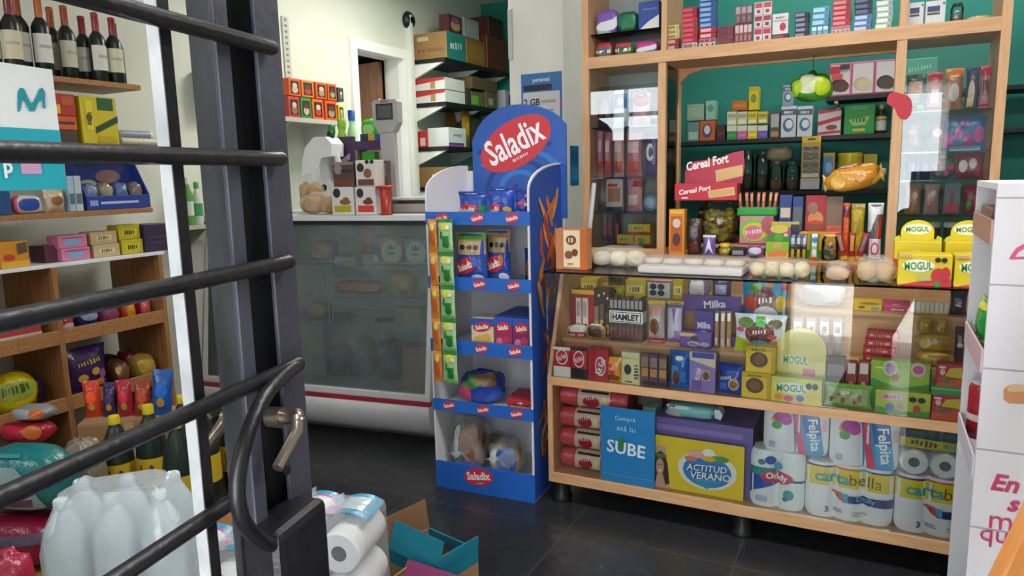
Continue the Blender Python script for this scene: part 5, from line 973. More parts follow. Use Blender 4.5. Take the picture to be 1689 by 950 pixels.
carton('header', w, h*.5, .01, '#3f8a2c', [e(.12, .7, .14, .2, '#c82c6a'), e(.86, .7, .16, .24, '#c83a6a'), e(.8, .5, .1, .12, '#e0c0c8'), e(.5, .9, .4, .3, '#d0c050'), e(.5, .3, .2, .3, '#5aa03a')], parent=o).location = (0, .025, h*.52)
for k, c in enumerate(('#3a66b0', '#454a6a', '#3a6ab4')):
    Hh(1303+k*9.5, 386, 1312+k*9.5, 430, 'p', 'chewing_gum_tube', ('blue-topped black gum stick next to the flower display', 'grey gum stick between two blue-topped ones', 'blue-topped black gum stick next to the white tube')[k], 'sweets', '#3a3630', [r(.05, .5, .95, .95, c), r(.15, .6, .85, .85, '#b8c8e0'), r(.2, .05, .8, .4, '#b8a02c')], d=.02)
o = Hh(1334, 386, 1351, 440, 'p', 'candy_tube', 'white and green candy tube with a red tip', 'sweets', '#d8dcd8', [r(0, 0, .25, 1, '#4a9a34'), r(.8, 0, 1, 1, '#3f8a2c'), r(.1, 0, .9, .14, '#d84a2c'), e(.55, .8, .3, .12, '#4a6ac0'), t('ice', .55, .5, .14, '#4a9a5a', 0, .6, .02)], d=.03, dy=-.03)
jar(CB, 1354, 388, 1383, 430, .0, HZ, 'sweet_tumbler', 'clear tumbler of gold-wrapped sweets beside the red bars', .6, ('#c9a468', '#d8b87a', '#3a56a8', '#b8862c'), lid='#d8c8a0', lh=.06, nf=14)
for k, (a, sgn) in enumerate(((-14, -1), (0, 0), (14, 1))):
    x = CB.hit(1405, 410, .03)[0]; o = pouch('chocolate_bar', .028, .125, .016, '#96182c', [r(.2, .35, .8, .9, ('#8a6a5a', '#c08a3a', '#7a5a7a')[k]), r(0, 0, 1, .14, '#c9962c')])
    tag(o, ('slim red bar of three fanned out, tilting toward the gold sweets', 'slim red bar standing upright between two tilted ones', 'slim red bar of three fanned out, tilting toward the glazed bay')[k], 'chocolate', gh); o.location = CB.w(x+sgn*.028, .03+.02*(k == 1), HZ+.004*abs(sgn)); o.rotation_euler = (0, R(a), 0)
Hh(1430, 335, 1457, 408, 'p', 'coffee_pouch', 'white and slate coffee pouch with a round pink stamp', 'coffee', '#5c5a60', [r(0, .8, 1, 1, '#dcdce0'), pg([(0, .8), (.6, .8), (.2, .5), (0, .5)], '#dcdce0'), pg([(.6, .4), (.95, .4), (1, .8), (.8, .75)], '#d8481e'), r(.15, .02, .95, .38, '#dcd6da'), e(.55, .2, .28, .12, '#c85a84'), e(.55, .2, .18, .08, '#e8d8de')], dy=.06)
# the large sweet jar with the red cereal display on it
jr = jar(CB, 1143, 330, 1216, 404, .15, stz+.0008, 'sweet_jar', 'large square-shouldered glass jar of yellow sweets carrying the red display', .62, ('#c9b43a', '#b89a2c', '#d8c868', '#a89050', '#c0b088'), lid='#2a3432', lh=.06, nf=60)
jh = CB.box(1143, 330, 1216, 404, .15, stz)[3]
fz = stz + jh + .0018
a1, a2 = CB.hit(1111, 325, .06), CB.hit(1217, 300, .06)
w = CB.box(1113, 297, 1214, 327, .10)[2]; hfr = CB.box(1113, 297, 1214, 325, .10)[3]; htp = CB.box(1128, 243, 1225, 300, .2)[3]
cf = thing('cereal_display', 'red cereal biscuit display box with an open tilted lid, on top of the jar', 'biscuit display', CB.w(CB.hit(1166, 310, .12)[0], .13, fz), R(4), gh)
bar_ = lambda: [pg([(.56, .14), (.97, .30), (.95, .78), (.54, .55)], '#d8b47c'), pg([(.58, .2), (.95, .36), (.94, .7), (.56, .5)], '#c9a060')]
carton('tray', w, hfr, .14, '#b81f34', [t('Cereal Fort', .33, .62, .30, '#f0e8e8', 9, .52, .03, .15), r(.12, .12, .22, .2, '#e8d8d8')] + bar_(), parent=cf).location = (0, 0, 0)
pts = [(-w*.44, 0), (w*.5, 0), (w*.53, htp*.5), (w*.5, htp*.96), (w*.32, htp*.9), (w*.1, htp*.76), (-.3*w, htp*.68), (-w*.44, htp*.42)]
m = MB().prism(pts, -.003, .003, '#b02c48')
prints(m, [t('Cereal Fort', .42, .64, .27, '#f2ecec', 11, .70, .035, .15), pg([(.58, .05), (1.0, .22), (1.0, .55), (.56, .40)], '#d0ac74')], {'N': lambda u, v, q: (-w/2+u*w, -.003-q, v*htp)}, {'N': (w, htp)})
ld = m.build('lid', 'card', cf); ld.location = (.01, .065, hfr*.92); ld.rotation_euler = (R(-10), 0, 0)
# lollipop-stick holder
x, zb, w, h = CB.box(1220, 356, 1275, 404, .15, stz+.0008)
lh_ = thing('lollipop_holder', 'pink and green patterned box with green rim holding upright biscuit sticks', 'sweets display', CB.w(x, .19, stz+.0008), 0, gh)
carton('box', w, h, .09, '#c88a8a', [e(.45, .5, .45, .4, '#7ac04a'), e(.45, .45, .36, .32, '#d8c840'), e(.42, .42, .28, .25, '#d8748a'), t('PALITOS', .42, .45, .16, '#f0e6ea', 8, .5, .03), r(0, 0, 1, .06, '#a82c3c'), e(.85, .7, .2, .3, '#b85a6a')], parent=lh_)
carton('rim', w*1.2, h*.28, .1, '#1f9a3c', parent=lh_, ch=.008).location = (0, 0, h+.0003)
for k in range(7):
    s_ = pouch('biscuit_stick', .017, .085, .012, ('#a8402c', '#b8583a', '#94402c')[k % 3], [r(.1, .5, .9, .9, '#c9906a'), r(.1, .0, .9, .15, '#e0d8d0')], parent=lh_); s_.location = (-w*.5+w*k/6, -.02+.03*(k % 2), h*1.2); s_.rotation_euler = (R(-4), R(-6+2*k), 0)
Hh(1285, 322, 1305, 404, 'c', 'tea_box', 'blue box with two cream panels behind the flower display', 'box', '#2a3c86', [r(.1, .55, .9, .75, '#c9b8a0'), r(.1, .2, .9, .4, '#c0ae98')], dy=.17, z=stz+.0008)
Hh(1307, 325, 1323, 404, 'c', 'tea_box', 'slate box with a blue band beside the cream-panelled one', 'box', '#5a6470', [r(0, .8, 1, 1, '#2a3a8a'), e(.5, .4, .3, .12, '#8a949c')], dy=.17, z=stz+.0008)
Hh(1272, 366, 1318, 404, 'c', 'biscuit_box', 'pale yellow biscuit box with a bun picture above the flower display', 'biscuits', '#c9bc5c', [e(.4, .6, .3, .2, '#a8743a'), e(.4, .5, .25, .12, '#c8a030'), r(.7, .3, 1, .9, '#3a3860')], dy=.135, d=.03, z=stz+.0008)
br = thing('burger_candy_display', 'red and yellow candy display with a burger picture and brown board', 'sweets display', CB.w(CB.box(1326, 323, 1388, 420, .1, HZ)[0], .13, HZ), 0, gh)
x, zb, w, h = CB.box(1326, 323, 1388, 420, .1, HZ)
carton('back_panel', w*.55, h, .01, '#a81f30', [e(.5, .62, .38, .13, '#c98a4a'), e(.5, .50, .4, .10, '#8a4a2a'), e(.5, .56, .42, .03, '#c03a3a'), r(0, .0, 1, .3, '#d8a02c'), e(.35, .8, .25, .1, '#8a6a5c')], parent=br).location = (-w*.22, .03, 0)
carton('side_board', w*.44, h*.98, .01, '#7d6250', [r(.1, .32, .95, .52, '#c8642c'), e(.5, .42, .35, .08, '#c83a54')], parent=br).location = (w*.28, .032, 0)
carton('tray', w, h*.42, .05, '#d8981c', [r(0, .0, 1, .3, '#4a8a24'), e(.0, .75, .16, .28, '#e0a83a')], parent=br).location = (0, -.002, 0)
Hh(1389, 335, 1401, 420, 'p', 'snack_pouch', 'narrow orange snack pouch beside the burger display', 'snack', '#d8521c', [r(.0, .75, 1, .95, '#7a2438')], dy=.1, d=.03)
Hh(1402, 336, 1426, 420, 'p', 'snack_pouch', 'olive yellow snack pouch behind the fanned red bars', 'snack', '#bca41c', [e(.5, .6, .3, .16, '#a08a18'), r(.0, .9, 1, 1, '#8f7c14')], dy=.1, d=.04)
# big golden bag lying over the burger display and pouches
pz = HZ + CB.box(1326, 323, 1388, 420, .1, HZ)[3] + .002
x, zb, w, h = CB.box(1357, 290, 1461, 332, .12, pz)
gb = blob('potato_chip_bag', w*.88, .115, .13, '#d0942c', [pg([(0, .78), (.75, .86), (.75, .93), (0, .86)], '#b0302c'), e(.3, .45, .12, .16, '#e0b45a'), e(.65, .5, .14, .16, '#c98724'), e(.82, .35, .08, .12, '#dcae50')], p=2.5, wob=.09, seed=77)
gb.location = CB.w(x+.005, .13, pz+.022); gb.rotation_euler = (0, R(-11), R(2))
for s_ in (-1, 1):
    sl = MB(); n_ = 10; vs = []
    for i in range(n_+1):
        u = i/n_-.5; vs += [(s_*w*.40, .05*u, .057+.035*u), (s_*w*.475, .06*u+.006*math.sin(14*u), .057+.085*u)]
    q4 = [(2*i, 2*i+2, 2*i+3, 2*i+1) for i in range(n_)]; sl.add(vs, q4, '#d8a03c', True); sl.add([(a_, b_+.0015, c_) for a_, b_, c_ in vs], [q[::-1] for q in q4], '#d8a03c', True); sl.build('crimped_seal', 'foil', gb)
tag(gb, 'large golden potato chip bag with a red stripe lying over the hatch goods', 'snack', None)
# ================================================================== goods on the black shelves behind
gk = 'packets on the upper black shelf'; gk2 = 'jars and tins on the lower black shelf'
def K1(l, tt, rr, b, kind, name, lb, cat, c, ps=(), dy=.03, d=.09, z=None, **k): return I(BK, dy, SZ1+.0008 if z is None else z, (l, tt, rr, b), kind, name, lb, cat, c, ps, d=d, **dict(dict(grp=gk), **k))
K1(1134, 202, 1153, 229, 'c', 'tea_box', 'small teal and grey box at the hatch post end of the shelf', 'box', '#6a8a86', [r(.1, .1, .9, .5, '#a8c8b8')])
o = K1(1154, 199, 1179, 228, 'c', 'tea_box', 'orange box with a blue and white emblem', 'box', '#c85a1c', [e(.5, .5, .32, .35, '#3a4a7a'), e(.5, .55, .2, .22, '#d8d0cc')])
hz_ = BK.box(1154, 199, 1179, 228, .03, SZ1)[3]
K1(1133, 172, 1161, 202, 'c', 'tea_box', 'sage green box resting on the grey and orange boxes', 'box', '#8aa88c', [r(.1, .2, .9, .8, '#98b498')], z=SZ1+hz_+.004)
K1(1164, 166, 1180, 199, 'c', 'tea_box', 'tall mint box with grey flower resting on the orange box', 'box', '#86b8a4', [e(.5, .6, .3, .2, '#5a8a84')], z=SZ1+hz_+.004)
K1(1182, 206, 1196, 228, 'c', 'tea_box', 'dark brown box in the gap beside the orange one', 'box', '#3a2320', [r(.1, .3, .9, .6, '#5a302a')])
tb = [('#3a9a4a', 'green'), ('#c86aa4', 'pink'), ('#d8c41c', 'yellow'), ('#6a5ab0', 'violet')]
for k, (c, wd) in enumerate(tb):
    K1(1199+k*17, 207, 1215+k*17, 227, 'c', 'tea_box', f'{wd} and white tea box in the lower row of four', 'box', c, [r(0, .6, 1, 1, '#d8dcc4'), r(.15, .2, .85, .4, tone(c, 1.4))])
hz2 = BK.box(1199, 207, 1215, 227, .03, SZ1)[3]
for k, (c, wd) in enumerate((('#c9d0a8', 'cream'), ('#c8ccaa', 'pale olive'), ('#d6c62c', 'lemon'), ('#c9b82a', 'mustard'))):
    K1(1199+k*17, 184, 1215+k*17, 205, 'c', 'tea_box', f'{wd} tea box in the upper row, standing on the four', 'box', c, [r(.1, .1, .9, .35, '#e6e6d0'), r(.1, .6, .9, .8, tone(c, .6))], z=SZ1+hz2+.0016)
hz3 = hz2*2+.0024+SZ1
hz3 = SZ1+hz2+BK.box(1199, 184, 1215, 205, .03, SZ1+hz2)[3]+.003
K1(1207, 166, 1233, 184, 'c', 'tea_box', 'orange-brown box lying on top of the tea rows', 'box', '#b8621c', [r(.1, .3, .9, .7, '#c87a2c')], z=hz3)
K1(1235, 143, 1251, 184, 'c', 'tea_box', 'tall yellow box topmost of the tea pile', 'box', '#d2c416', [e(.5, .5, .3, .2, '#8a8a2c'), r(0, .85, 1, 1, '#b8a812')], z=hz3)
K1(1270, 184, 1286, 226, 'c', 'coffee_tin', 'black and white tin between the tea boxes and the milk', 'tin', '#4a4c4e', [r(.1, .4, .9, .9, '#a8acac'), r(.1, .05, .9, .25, '#a8844a')])
mk_ = [r(0, .72, 1, .9, '#4a5a70'), e(.5, .4, .36, .22, '#3a6a9c'), e(.55, .42, .24, .14, '#d8e0e6'), t('leche', .5, .8, .09, '#dfe6ec', 0, .7, .03)]
for k in (0, 1): K1(1288+k*27, 175, 1313+k*27, 223, 'c', 'milk_carton', ('blue-swirled milk carton next to the black and white tin', 'blue-swirled milk carton next to the hanging yellow card')[k], 'milk', '#c9d0d4', mk_)
hz4 = BK.box(1288, 175, 1313, 223, .03, SZ1)[3]+SZ1
K1(1291, 140, 1308, 176, 'c', 'milk_carton', 'grey milk carton standing on top of the other two', 'milk', '#8fa0a4', mk_, z=hz4+.0016, d=.07)
K1(1349, 181, 1387, 226, 'c', 'rice_box', 'white box with red stripes beside the green carton', 'box', '#d0c4c4', [pg([(0, .85), (1, .95), (1, 1), (0, 1)], '#b82438'), pg([(0, .4), (1, .6), (1, .75), (0, .55)], '#b02438'), pg([(0, .05), (1, .1), (1, .2), (0, .14)], '#b02438'), e(.6, .32, .25, .1, '#7a3a34')])
K1(1392, 172, 1443, 225, 'c', 'tea_carton', 'large bright green carton with a yellow-green emblem', 'box', '#168a34', [r(.25, .82, .75, .95, '#3a9a5a'), pg([(.15, .5), (.85, .6), (.7, .3), (.3, .28)], '#8ab85a'), t('Mate', .5, .48, .16, '#1a5a24', 0, .5, .04), r(.3, .1, .7, .2, '#b8b43a')], d=.12)
tag(at(MB().lathe([(.028, 0), (.032, .01), (.032, .11), (.012, .14), (.012, .155)], '#2c2a22').lathe([(.0325, .02), (.0325, .08)], '#c9ccc0', cap=False).lathe([(.0325, .085), (.0325, .105)], '#c9b43a', cap=False).lathe([(.014, .15), (.014, .175)], '#b8a02c').build('sauce_bottle', 'plastic'), BK, BK.hit(1453, 200, .06)[0], .08, SZ1+.0008), 'small dark bottle with yellow cap beside the green carton', 'bottle', gk)
# pink cookie box on the short shelf: three panels, as pictured
x, zb, w, h = BK.box(1367, 100, 1483, 155, .03, SZ3+.0008)
ps = []
for k in range(3):
    u = .02+.33*k; ps += [r(u, .06, u+.29, .94, '#cfc9cc'), e(u+.13, .34, .12, .2, ('#4a2a22', '#b8aa84', '#3c302e')[k]), e(u+.17, .30, .11, .17, ('#5a3428', '#c9bc98', '#4a3c38')[k])]
ps += [r(.02, .68, .16, .90, '#b82c3c'), r(.04, .5, .2, .66, '#c84a54'), r(.16, .80, .3, .94, '#3c3c3a')]
tag(at(carton('cookie_box', w, h, .16, '#b85a80', ps), BK, x, .13, SZ3+.0008), 'long pink box with three white panels of round cookies', 'biscuits')
I(BK, .04, SZ3+.0008, (1490, 96, 1546, 148), 'c', 'cookie_box', 'mint green box seen through the glazed bay, beside the pink one', 'biscuits', '#4aa890', [t('galletas', .5, .7, .16, '#8ad0bc', 8, .7, .02)], d=.14)
# lower shelf jars
def K2(l, tt, rr, b, kind, name, lb, cat, c, ps=(), dy=.03, d=.09, **k): return I(BK, dy, SZ2+.0008, (l, tt, rr, b), kind, name, lb, cat, c, ps, d=d, **dict(dict(grp=gk2), **k))
for k, (l, tt, rr, dy, fc, lb) in enumerate(((1222, 248, 1242, .08, '#5a5a48', 'narrow glass jar beside the red cereal display'), (1244, 248, 1268, .1, '#6a6050', 'glass jar with dark lid, second on the lower shelf'), (1268, 266, 1290, .0, '#8a6c4a', 'glass jar half full of brown pulses'), (1292, 266, 1319, .03, '#7a6a50', 'clear glass jar beside the hanging blade card'))):
    o = jar(BK, l, tt, rr, 318, dy, SZ2+.0008, 'storage_jar', lb, .4, fc, lid='#3c4a46'); o['group'] = gk2
K2(1357, 252, 1376, 316, 'c', 'soap_box', 'blue and yellow box beside the large yellow tin', 'box', '#4a86b8', [r(0, 0, 1, .2, '#9ac0cc'), r(.85, 0, 1, 1, '#c89a1c'), r(0, .9, 1, 1, '#c89a1c'), e(.5, .6, .3, .15, '#8ab8d8')])
x, zb, w, h = BK.box(1380, 252, 1421, 312, .03, SZ2); o = thing('cocoa_tin', 'large round yellow tin on the lower black shelf', 'tin', BK.w(x, .03+w/2, SZ2+.0008), 0, gk2)
m = MB().lathe([(w*.47, 0), (w*.5, .004), (w*.5, h*.9)], '#cdb61a', 24).lathe([(w*.503, h*.15), (w*.503, h*.28)], '#3a4a90', 24, cap=False).lathe([(w*.503, h*.55), (w*.503, h*.68)], '#c8c0a4', 24, cap=False).lathe([(w*.503, h*.32), (w*.503, h*.42)], '#b86a2c', 24, cap=False); m.build('tin_body', 'plastic', o)
MB().lathe([(w*.52, h*.9), (w*.52, h*.97), (w*.48, h)], '#d8c428', 24).build('lid', 'plastic', o)
K2(1424, 254, 1447, 278, 'c', 'stock_cube_box', 'small yellow and green box beyond the yellow tin', 'box', '#b8b01c', [r(.2, .3, .8, .7, '#7a9a3a')], dy=.15)
x, zb, w, h = BK.box(1416, 268, 1461, 285, -.0, SZ2); pzz = CB.hit(1438, 285, .3)[1]
K2(1418, 290, 1460, 316, 'c', 'napkin_box', 'low dark green box carrying a white foam tray', 'box', '#2c4a2c', [], dy=.0, d=.1)
hz5 = BK.box(1418, 290, 1460, 316, .0, SZ2+.0008)[3]
x, zb, w, h = BK.box(1414, 270, 1462, 288, -.0, SZ2+hz5+.002)
tag(at(MB().box(-w/2, -.05, 0, w/2, .05, .045, '#c4c2bc', .012).build('foam_tray', 'matte'), BK, x, .05, SZ2+hz5+.0016), 'white foam tray lying on a dark green box', 'tray', gk2)
pb = blob('biscuit_bag', .16, .1, .12, '#c0b08c', mat='wrap', seed=61); at(pb, BK, BK.hit(1284, 256, .05)[0], .09, SZ2+.0008+BK.box(1292, 266, 1319, 318, .03, SZ2)[3]); tag(pb, 'clear bag of pale biscuits lying on the jar lids', 'biscuits')
# blade card hanging from the upper shelf
x, zb, w, h = BK.box(1322, 206, 1353, 312, -.015)
ztop_ = SZ1-.029
bc = thing('blade_card', 'hanging yellow and black card of razor blades over a white slip', 'razor card', BK.w(x, -.012, zb), 0)
hh_ = SZ1-.0-zb
carton('card', w, hh_, .004, '#b8901a', [r(0, .88, 1, 1, '#d2b01c'), r(.3, .93, .7, .96, '#2a2418')] + [r(.08, .32+.046*k, .92, .355+.046*k, ('#8a8478', '#5c564a')[k % 2]) for k in range(11)] + [r(.05, .23, .95, .30, '#e0dcd0')], parent=bc)
carton('white_slip', w*1.02, hh_*.2, .005, '#d2d6d6', parent=bc).location = (0, -.002, 0)
for k in range(6):
    for s in (-.5, .5): carton('razor', w*.36, hh_*.05, .006, ('#9a948a', '#7a7468')[k % 2], [r(.1, .3, .9, .6, '#3c3a34')], parent=bc).location = (s*w*.46, -.005, hh_*(.34+.085*k))
MB().box(-.004, -.002, hh_-.004, .004, .013, hh_+.003, '#333').build('hook', 'plastic', bc)
# lime bag of sweets hanging in the hatch
zt2 = CB.hit(1340, 118, .2)[1]; x, zb, w, h = CB.box(1306, 122, 1374, 168, .2)
lb_ = thing('hanging_candy_bag', 'lime green and white bulging bag hanging in the serving hatch', 'sweets', CB.w(x, .2, zb), 0)
blob('bag', w, h, w*.6, '#4a9a24', [e(.45, .62, .2, .25, '#d0d8b0'), e(.7, .5, .16, .2, '#b8d02c'), e(.2, .5, .14, .2, '#a0c828'), e(.5, .2, .3, .12, '#2c7a1c')], parent=lb_, p=2.2, wob=.12, seed=71)
MB().tube([(0, 0, h*.9), (0, 0, h*1.12)], [.03, .012], '#1c6a24', 10).build('bag_neck', 'foil', lb_)
MB().tube([(0, 0, h*1.08), (0, 0, wzr-zb-.002)], .0022, '#2a5a2c', 6).build('string', 'plastic', lb_)
# ================================================================== snacks on the cardboard stand
gs = 'snacks on the blue stand'
sal = lambda u=.4, v=.4, ru=.36, rv=.2, rot=14: [e(u, v, ru, rv, '#c42c3c', rot), t('Saladix', u, v, rv*.95, W, rot, ru*1.5, .03)]
def S(tier, l, tt, rr, b, kind, name, lb, c, ps, dy=.04, d=.07, dz=0, cat='snack', **k):
    return I(ST, dy, TIER[tier]+.001+dz, (l, tt, rr, b), kind, name, lb, cat, c, ps, d=d, **dict(dict(grp=gs, xr=(.012, SW-.012)), **k))
S(0, 750, 316, 799, 352, 'p', 'snack_pouch', 'blue snack pouch with green corner, beside the white panel on the top tier', '#2446a0', sal(.4, .35, .4, .2, 6) + [pg([(.75, .1), (1, .1), (1, .5), (.85, .5)], '#2c8a3c'), r(0, .9, 1, 1, '#1c3684')])
S(0, 800, 308, 845, 352, 'p', 'snack_pouch', 'blue snack pouch with red oval low down, middle of the top tier', '#2a4cae', sal(.3, .3, .3, .18, 20) + [e(.8, .3, .16, .1, '#c8a44a'), e(.85, .15, .1, .08, '#d8d8e0'), r(0, .9, 1, 1, '#1c3684')])
S(0, 852, 312, 880, 352, 'p', 'snack_pouch', 'dark blue snack pouch with red flecks against the printed side', '#2a3f98', [pg([(.1, .45), (.9, .55), (.9, .65), (.1, .55)], '#c43a48'), e(.3, .2, .14, .1, '#d8d0d8'), e(.6, .22, .2, .08, '#c83a4a'), e(.8, .5, .1, .05, '#d8d8e4'), r(0, .92, 1, 1, '#1c2f78')])
for k, (l, tt, rr, b, lb, dy) in enumerate(((746, 384, 800, 461, 'kraft-topped blue snack pouch with green band, front of the second tier', .03), (797, 379, 840, 461, 'kraft-topped blue snack pouch standing behind the green-banded one', .10))):
    S(1, l, tt, rr, b, 'p', 'snack_pouch', lb, '#2448a4', [r(0, .58, 1, .86, '#b09468'), r(0, .86, 1, 1, ('#6aa838', '#a08458')[k])] + [e(.3+.22*i, .72, .09, .05, '#1c1a18') for i in range(3)] + sal(.4, .36, .4, .15, 20) + [e(.75, .12, .2, .08, '#d8dce8'), e(.7, .45, .1, .1, ('#3a66b8', '#c87a44')[k])], dy=dy, d=.06)
S(1, 862, 410, 884, 462, 'p', 'snack_pouch', 'blue and tan snack pouch deep on the second tier by the printed side', '#2a4c98', [e(.6, .4, .4, .3, '#b87a34'), r(.2, .0, .9, .2, '#c98a3c')], dy=.24, d=.05)
sb = lambda c: [r(0, .75, 1, 1, '#2a54b0')] + sal(.5, .72, .4, .16, 10) + [e(.5, .25, .4, .2, c), e(.7, .35, .2, .16, c)]
S(2, 777, 525, 814, 566, 'c', 'snack_box', 'cream and blue snack box with yellow crackers at the end of the third tier', '#d8c8a0', sb('#d8a84a'), d=.12)
x, zb, w, h = ST.box(815, 523, 845, 567, .035, TIER[2]+.001)
for k in range(2):
    for j in range(2):
        tag(at(carton('snack_box', w*.98, h, .13, '#9a2c5c' if k == 0 else '#7a2c6a', [r(0, .72, 1, 1, '#2a54b0')] + sal(.5, .7, .4, .16, 10) + [e(.3, .25, .2, .14, '#d87a8a'), e(.65, .3, .22, .16, '#b83a54'), *on('T', r(0, 0, 1, 1, '#2a50a8'))]), ST, x+k*w, .10+j*.134, TIER[2]+.001), (('pink and blue snack box in front, beside the cream one', 'pink and blue snack box behind its twin, beside the cream one'), ('plum and blue snack box in front against the printed side', 'plum and blue snack box behind its twin against the printed side'))[k][j], 'snack', gs)
o = S(3, 748, 618, 822, 660, 'b', 'snack_pouch', 'blue and brown snack pouch lying on the fourth tier', '#2a48a4', [e(.2, .4, .18, .3, '#b83c6a'), e(.35, .7, .2, .2, '#3a8a3c'), e(.6, .75, .25, .2, '#8a6a4a'), e(.75, .3, .2, .2, '#2f58b8')], d=.16, dy=.06, seed=81, rot=18, wob=.12)
for k in range(2):
    S(3, 838+6*k, 653-k*2, 882, 684-k*2, 'c', 'cookie_packet', ('red and tan cookie packet lying at the front of the fourth tier', 'red and tan cookie packet stacked deeper on the fourth tier')[k], '#b8283a', [r(.1, .1, .9, .5, '#c08a4a'), t('Rex', .5, .74, .24, W, 0, .5, .03), r(.15, .55, .85, .6, '#2c2224')], dy=.05+.15*k, d=.1, hmax=.055 if k == 0 else .09)
# bread loaves in clear wrap at the foot
def loaf(l, tt, rr, b, dy, lb, cols, lean, seed, zz=0.0):
    x, zb, w, h = ST.box(l, tt, rr, b, dy, TIER[4]+.001); o = thing('bread_loaf', lb, 'bread', ST.w(x, dy+.06, TIER[4]+.002+zz), ST.rot, gs)
    a = blob('bread', w, h*.92, .12, cols[0], [e(.3, .5, .25, .5, cols[1]), e(.32, .62, .1, .2, '#c9ccd8'), e(.62, .6, .22, .3, cols[2]), e(.55, .25, .14, .12, '#8a6ab0')], parent=o, mat='foil', p=2.8, wob=.06, seed=seed)
    blob('clear_wrap', w*1.06, h, .14, '#d8dce0', parent=o, mat='film', p=2.8, wob=.16, seed=seed+1)
    f = MB(); n_ = 12; vs = []
    for i in range(n_+1):
        a_ = i/n_; vs += [(-w*.45+w*.8*a_, -.066, zb5-.05+.02*math.sin(5*a_)), (-w*.55+w*.9*a_, -.11-.012*math.sin(9*a_), zb5-.055+.03*abs(math.sin(7*a_)))]
    f.add(vs, [(2*i, 2*i+1, 2*i+3, 2*i+2) for i in range(n_)], '#d8dce0', True); f.add([(p, q, s_+.001) for p, q, s_ in vs], [(2*i, 2*i+2, 2*i+3, 2*i+1) for i in range(n_)], '#d8dce0', True); f.build('loose_wrap', 'film', o)
    return o
loaf(742, 692, 792, 770, .055, 'brown bread loaf in green and clear wrap on the lowest tier', ('#6a4630', '#2c6a3c', '#8a6040'), 0, 91)
loaf(790, 722, 826, 772, .25, 'smaller brown loaf with green wrap behind the buns', ('#7a5438', '#2c6a34', '#8a6848'), 0, 95)
loaf(803, 734, 852, 778, .055, 'clear-wrapped golden buns beside the brown loaf on the lowest tier', ('#b08a58', '#c9a874', '#3a5a9c'), 0, 99)
# strip of hanging sachets
sx0, sx1 = ST.hit(709, 400, -.03)[0], ST.hit(748, 400, -.03)[0]; sz1 = ST.hit(728, 360, -.03)[1]; sz0 = ST.hit(738, 630, -.03)[1]
ss = thing('sachet_strip', 'hanging strip of orange and green sachets beside the stand', 'sachets', ST.w((sx0+sx1)/2, -.036, sz0), ST.rot)
w_ = sx1-sx0; hs = (sz1-sz0)/5
for k in range(5):
    o = pouch('sachet', w_*.36, hs*.98, .012, '#c8782c', [r(0, .8, 1, 1, '#d8903a'), e(.5, .4, .3, .2, '#b85a20'), e(.5, .75, .3, .1, '#d8c04a')], parent=ss, seal=.1); o.location = (-w_*.34, .002, hs*k); tag(o, 'orange sachet')
    o = pouch('sachet', w_*.62, hs*.98, .016, '#9cc48c', [r(0, .9, 1, 1, '#3a8a3c'), e(.5, .78, .36, .12, '#c9c84a'), r(.2, .4, .34, .62, '#1f7a34'), r(.36, .26, .8, .5, '#1f7a34'), e(.58, .25, .24, .12, '#1f7a34'), r(0, .0, 1, .08, '#5a9a4c'), e(.75, .75, .12, .06, '#d8dcc8')], parent=ss, seal=.1); o.location = (w_*.2, 0, hs*k); tag(o, 'green sachet')
MB().tube([(0, 0, hs*4.9), (0, .0255, hs*5.02)], .003, '#666').build('hook', 'plastic', ss)
# ================================================================== inside the chiller
gf = 'groceries in the chiller'
def Fz(z, l, tt, rr, b, kind, name, lb, cat, c, ps=(), dy=.27, d=.08, **k): return I(FD, dy, z+.006, (l, tt, rr, b), kind, name, lb, cat, c, ps, d=d, **dict(dict(grp=gf), **k))
for k, (c, lb) in enumerate((('#b8a87a', 'cream plastic tub, lowest of three on the chiller\'s wire shelf'), ('#b04434', 'red plastic tub in the middle of a stack of three'), ('#c85a30', 'orange plastic tub topmost of three in the chiller'))):
    x, zb, w, h = FD.box(593, 381, 613, 441, .27, FZ1); hh_ = h/3
    o = tag(at(MB().lathe([(w*.42, 0), (w*.5, hh_*.78), (w*.54, hh_*.8), (w*.54, hh_*.96), (w*.5, hh_*.97)], c, 20).build('cheese_tub', 'plastic'), FD, x, .31, FZ1+.006+hh_*k), lb, 'tub', gf)
Fz(FZ1, 614, 410, 625, 441, 'c', 'butter_tub', 'blue tub with white lettering beside the stacked tubs', 'tub', '#2a5a9c', [e(.5, .4, .4, .25, '#b8c8dc')])
Fz(FZ1, 612, 388, 630, 409, 'c', 'butter_tub', 'dark maroon tub set deeper behind the blue one', 'tub', '#4a2a34', dy=.42)
crown = lambda c: [e(.5, .5, .44, .42, '#c8c8b0'), r(.36, .58, .64, .64, '#2c2c30'), pg([(.34, .64), (.4, .64), (.36, .8)], '#2c2c30'), pg([(.44, .64), (.56, .64), (.5, .84)], '#2c2c30'), pg([(.6, .64), (.66, .64), (.64, .8)], '#2c2c30'), t('queso', .5, .44, .1, '#4a4a44', 0, .6, .02), r(.1, .05, .9, .14, c)]
Fz(FZ1, 627, 392, 665, 441, 'c', 'cheese_pack', 'red cheese pack with a cream disc and black crown', 'cheese', '#a84a52', crown('#8a2c38'))
Fz(FZ1, 667, 394, 705, 442, 'c', 'cheese_pack', 'blue cheese pack with a cream disc and black crown', 'cheese', '#4a8ab0', crown('#2c6a94'))
Fz(FZ1, 500, 398, 548, 441, 'b', 'cold_meat_pack', 'reddish pack of sliced cold meat at the open end of the wire shelf', 'cold meat', '#7a4a3a', [e(.5, .6, .3, .2, '#9a6a58')], d=.16, seed=101)
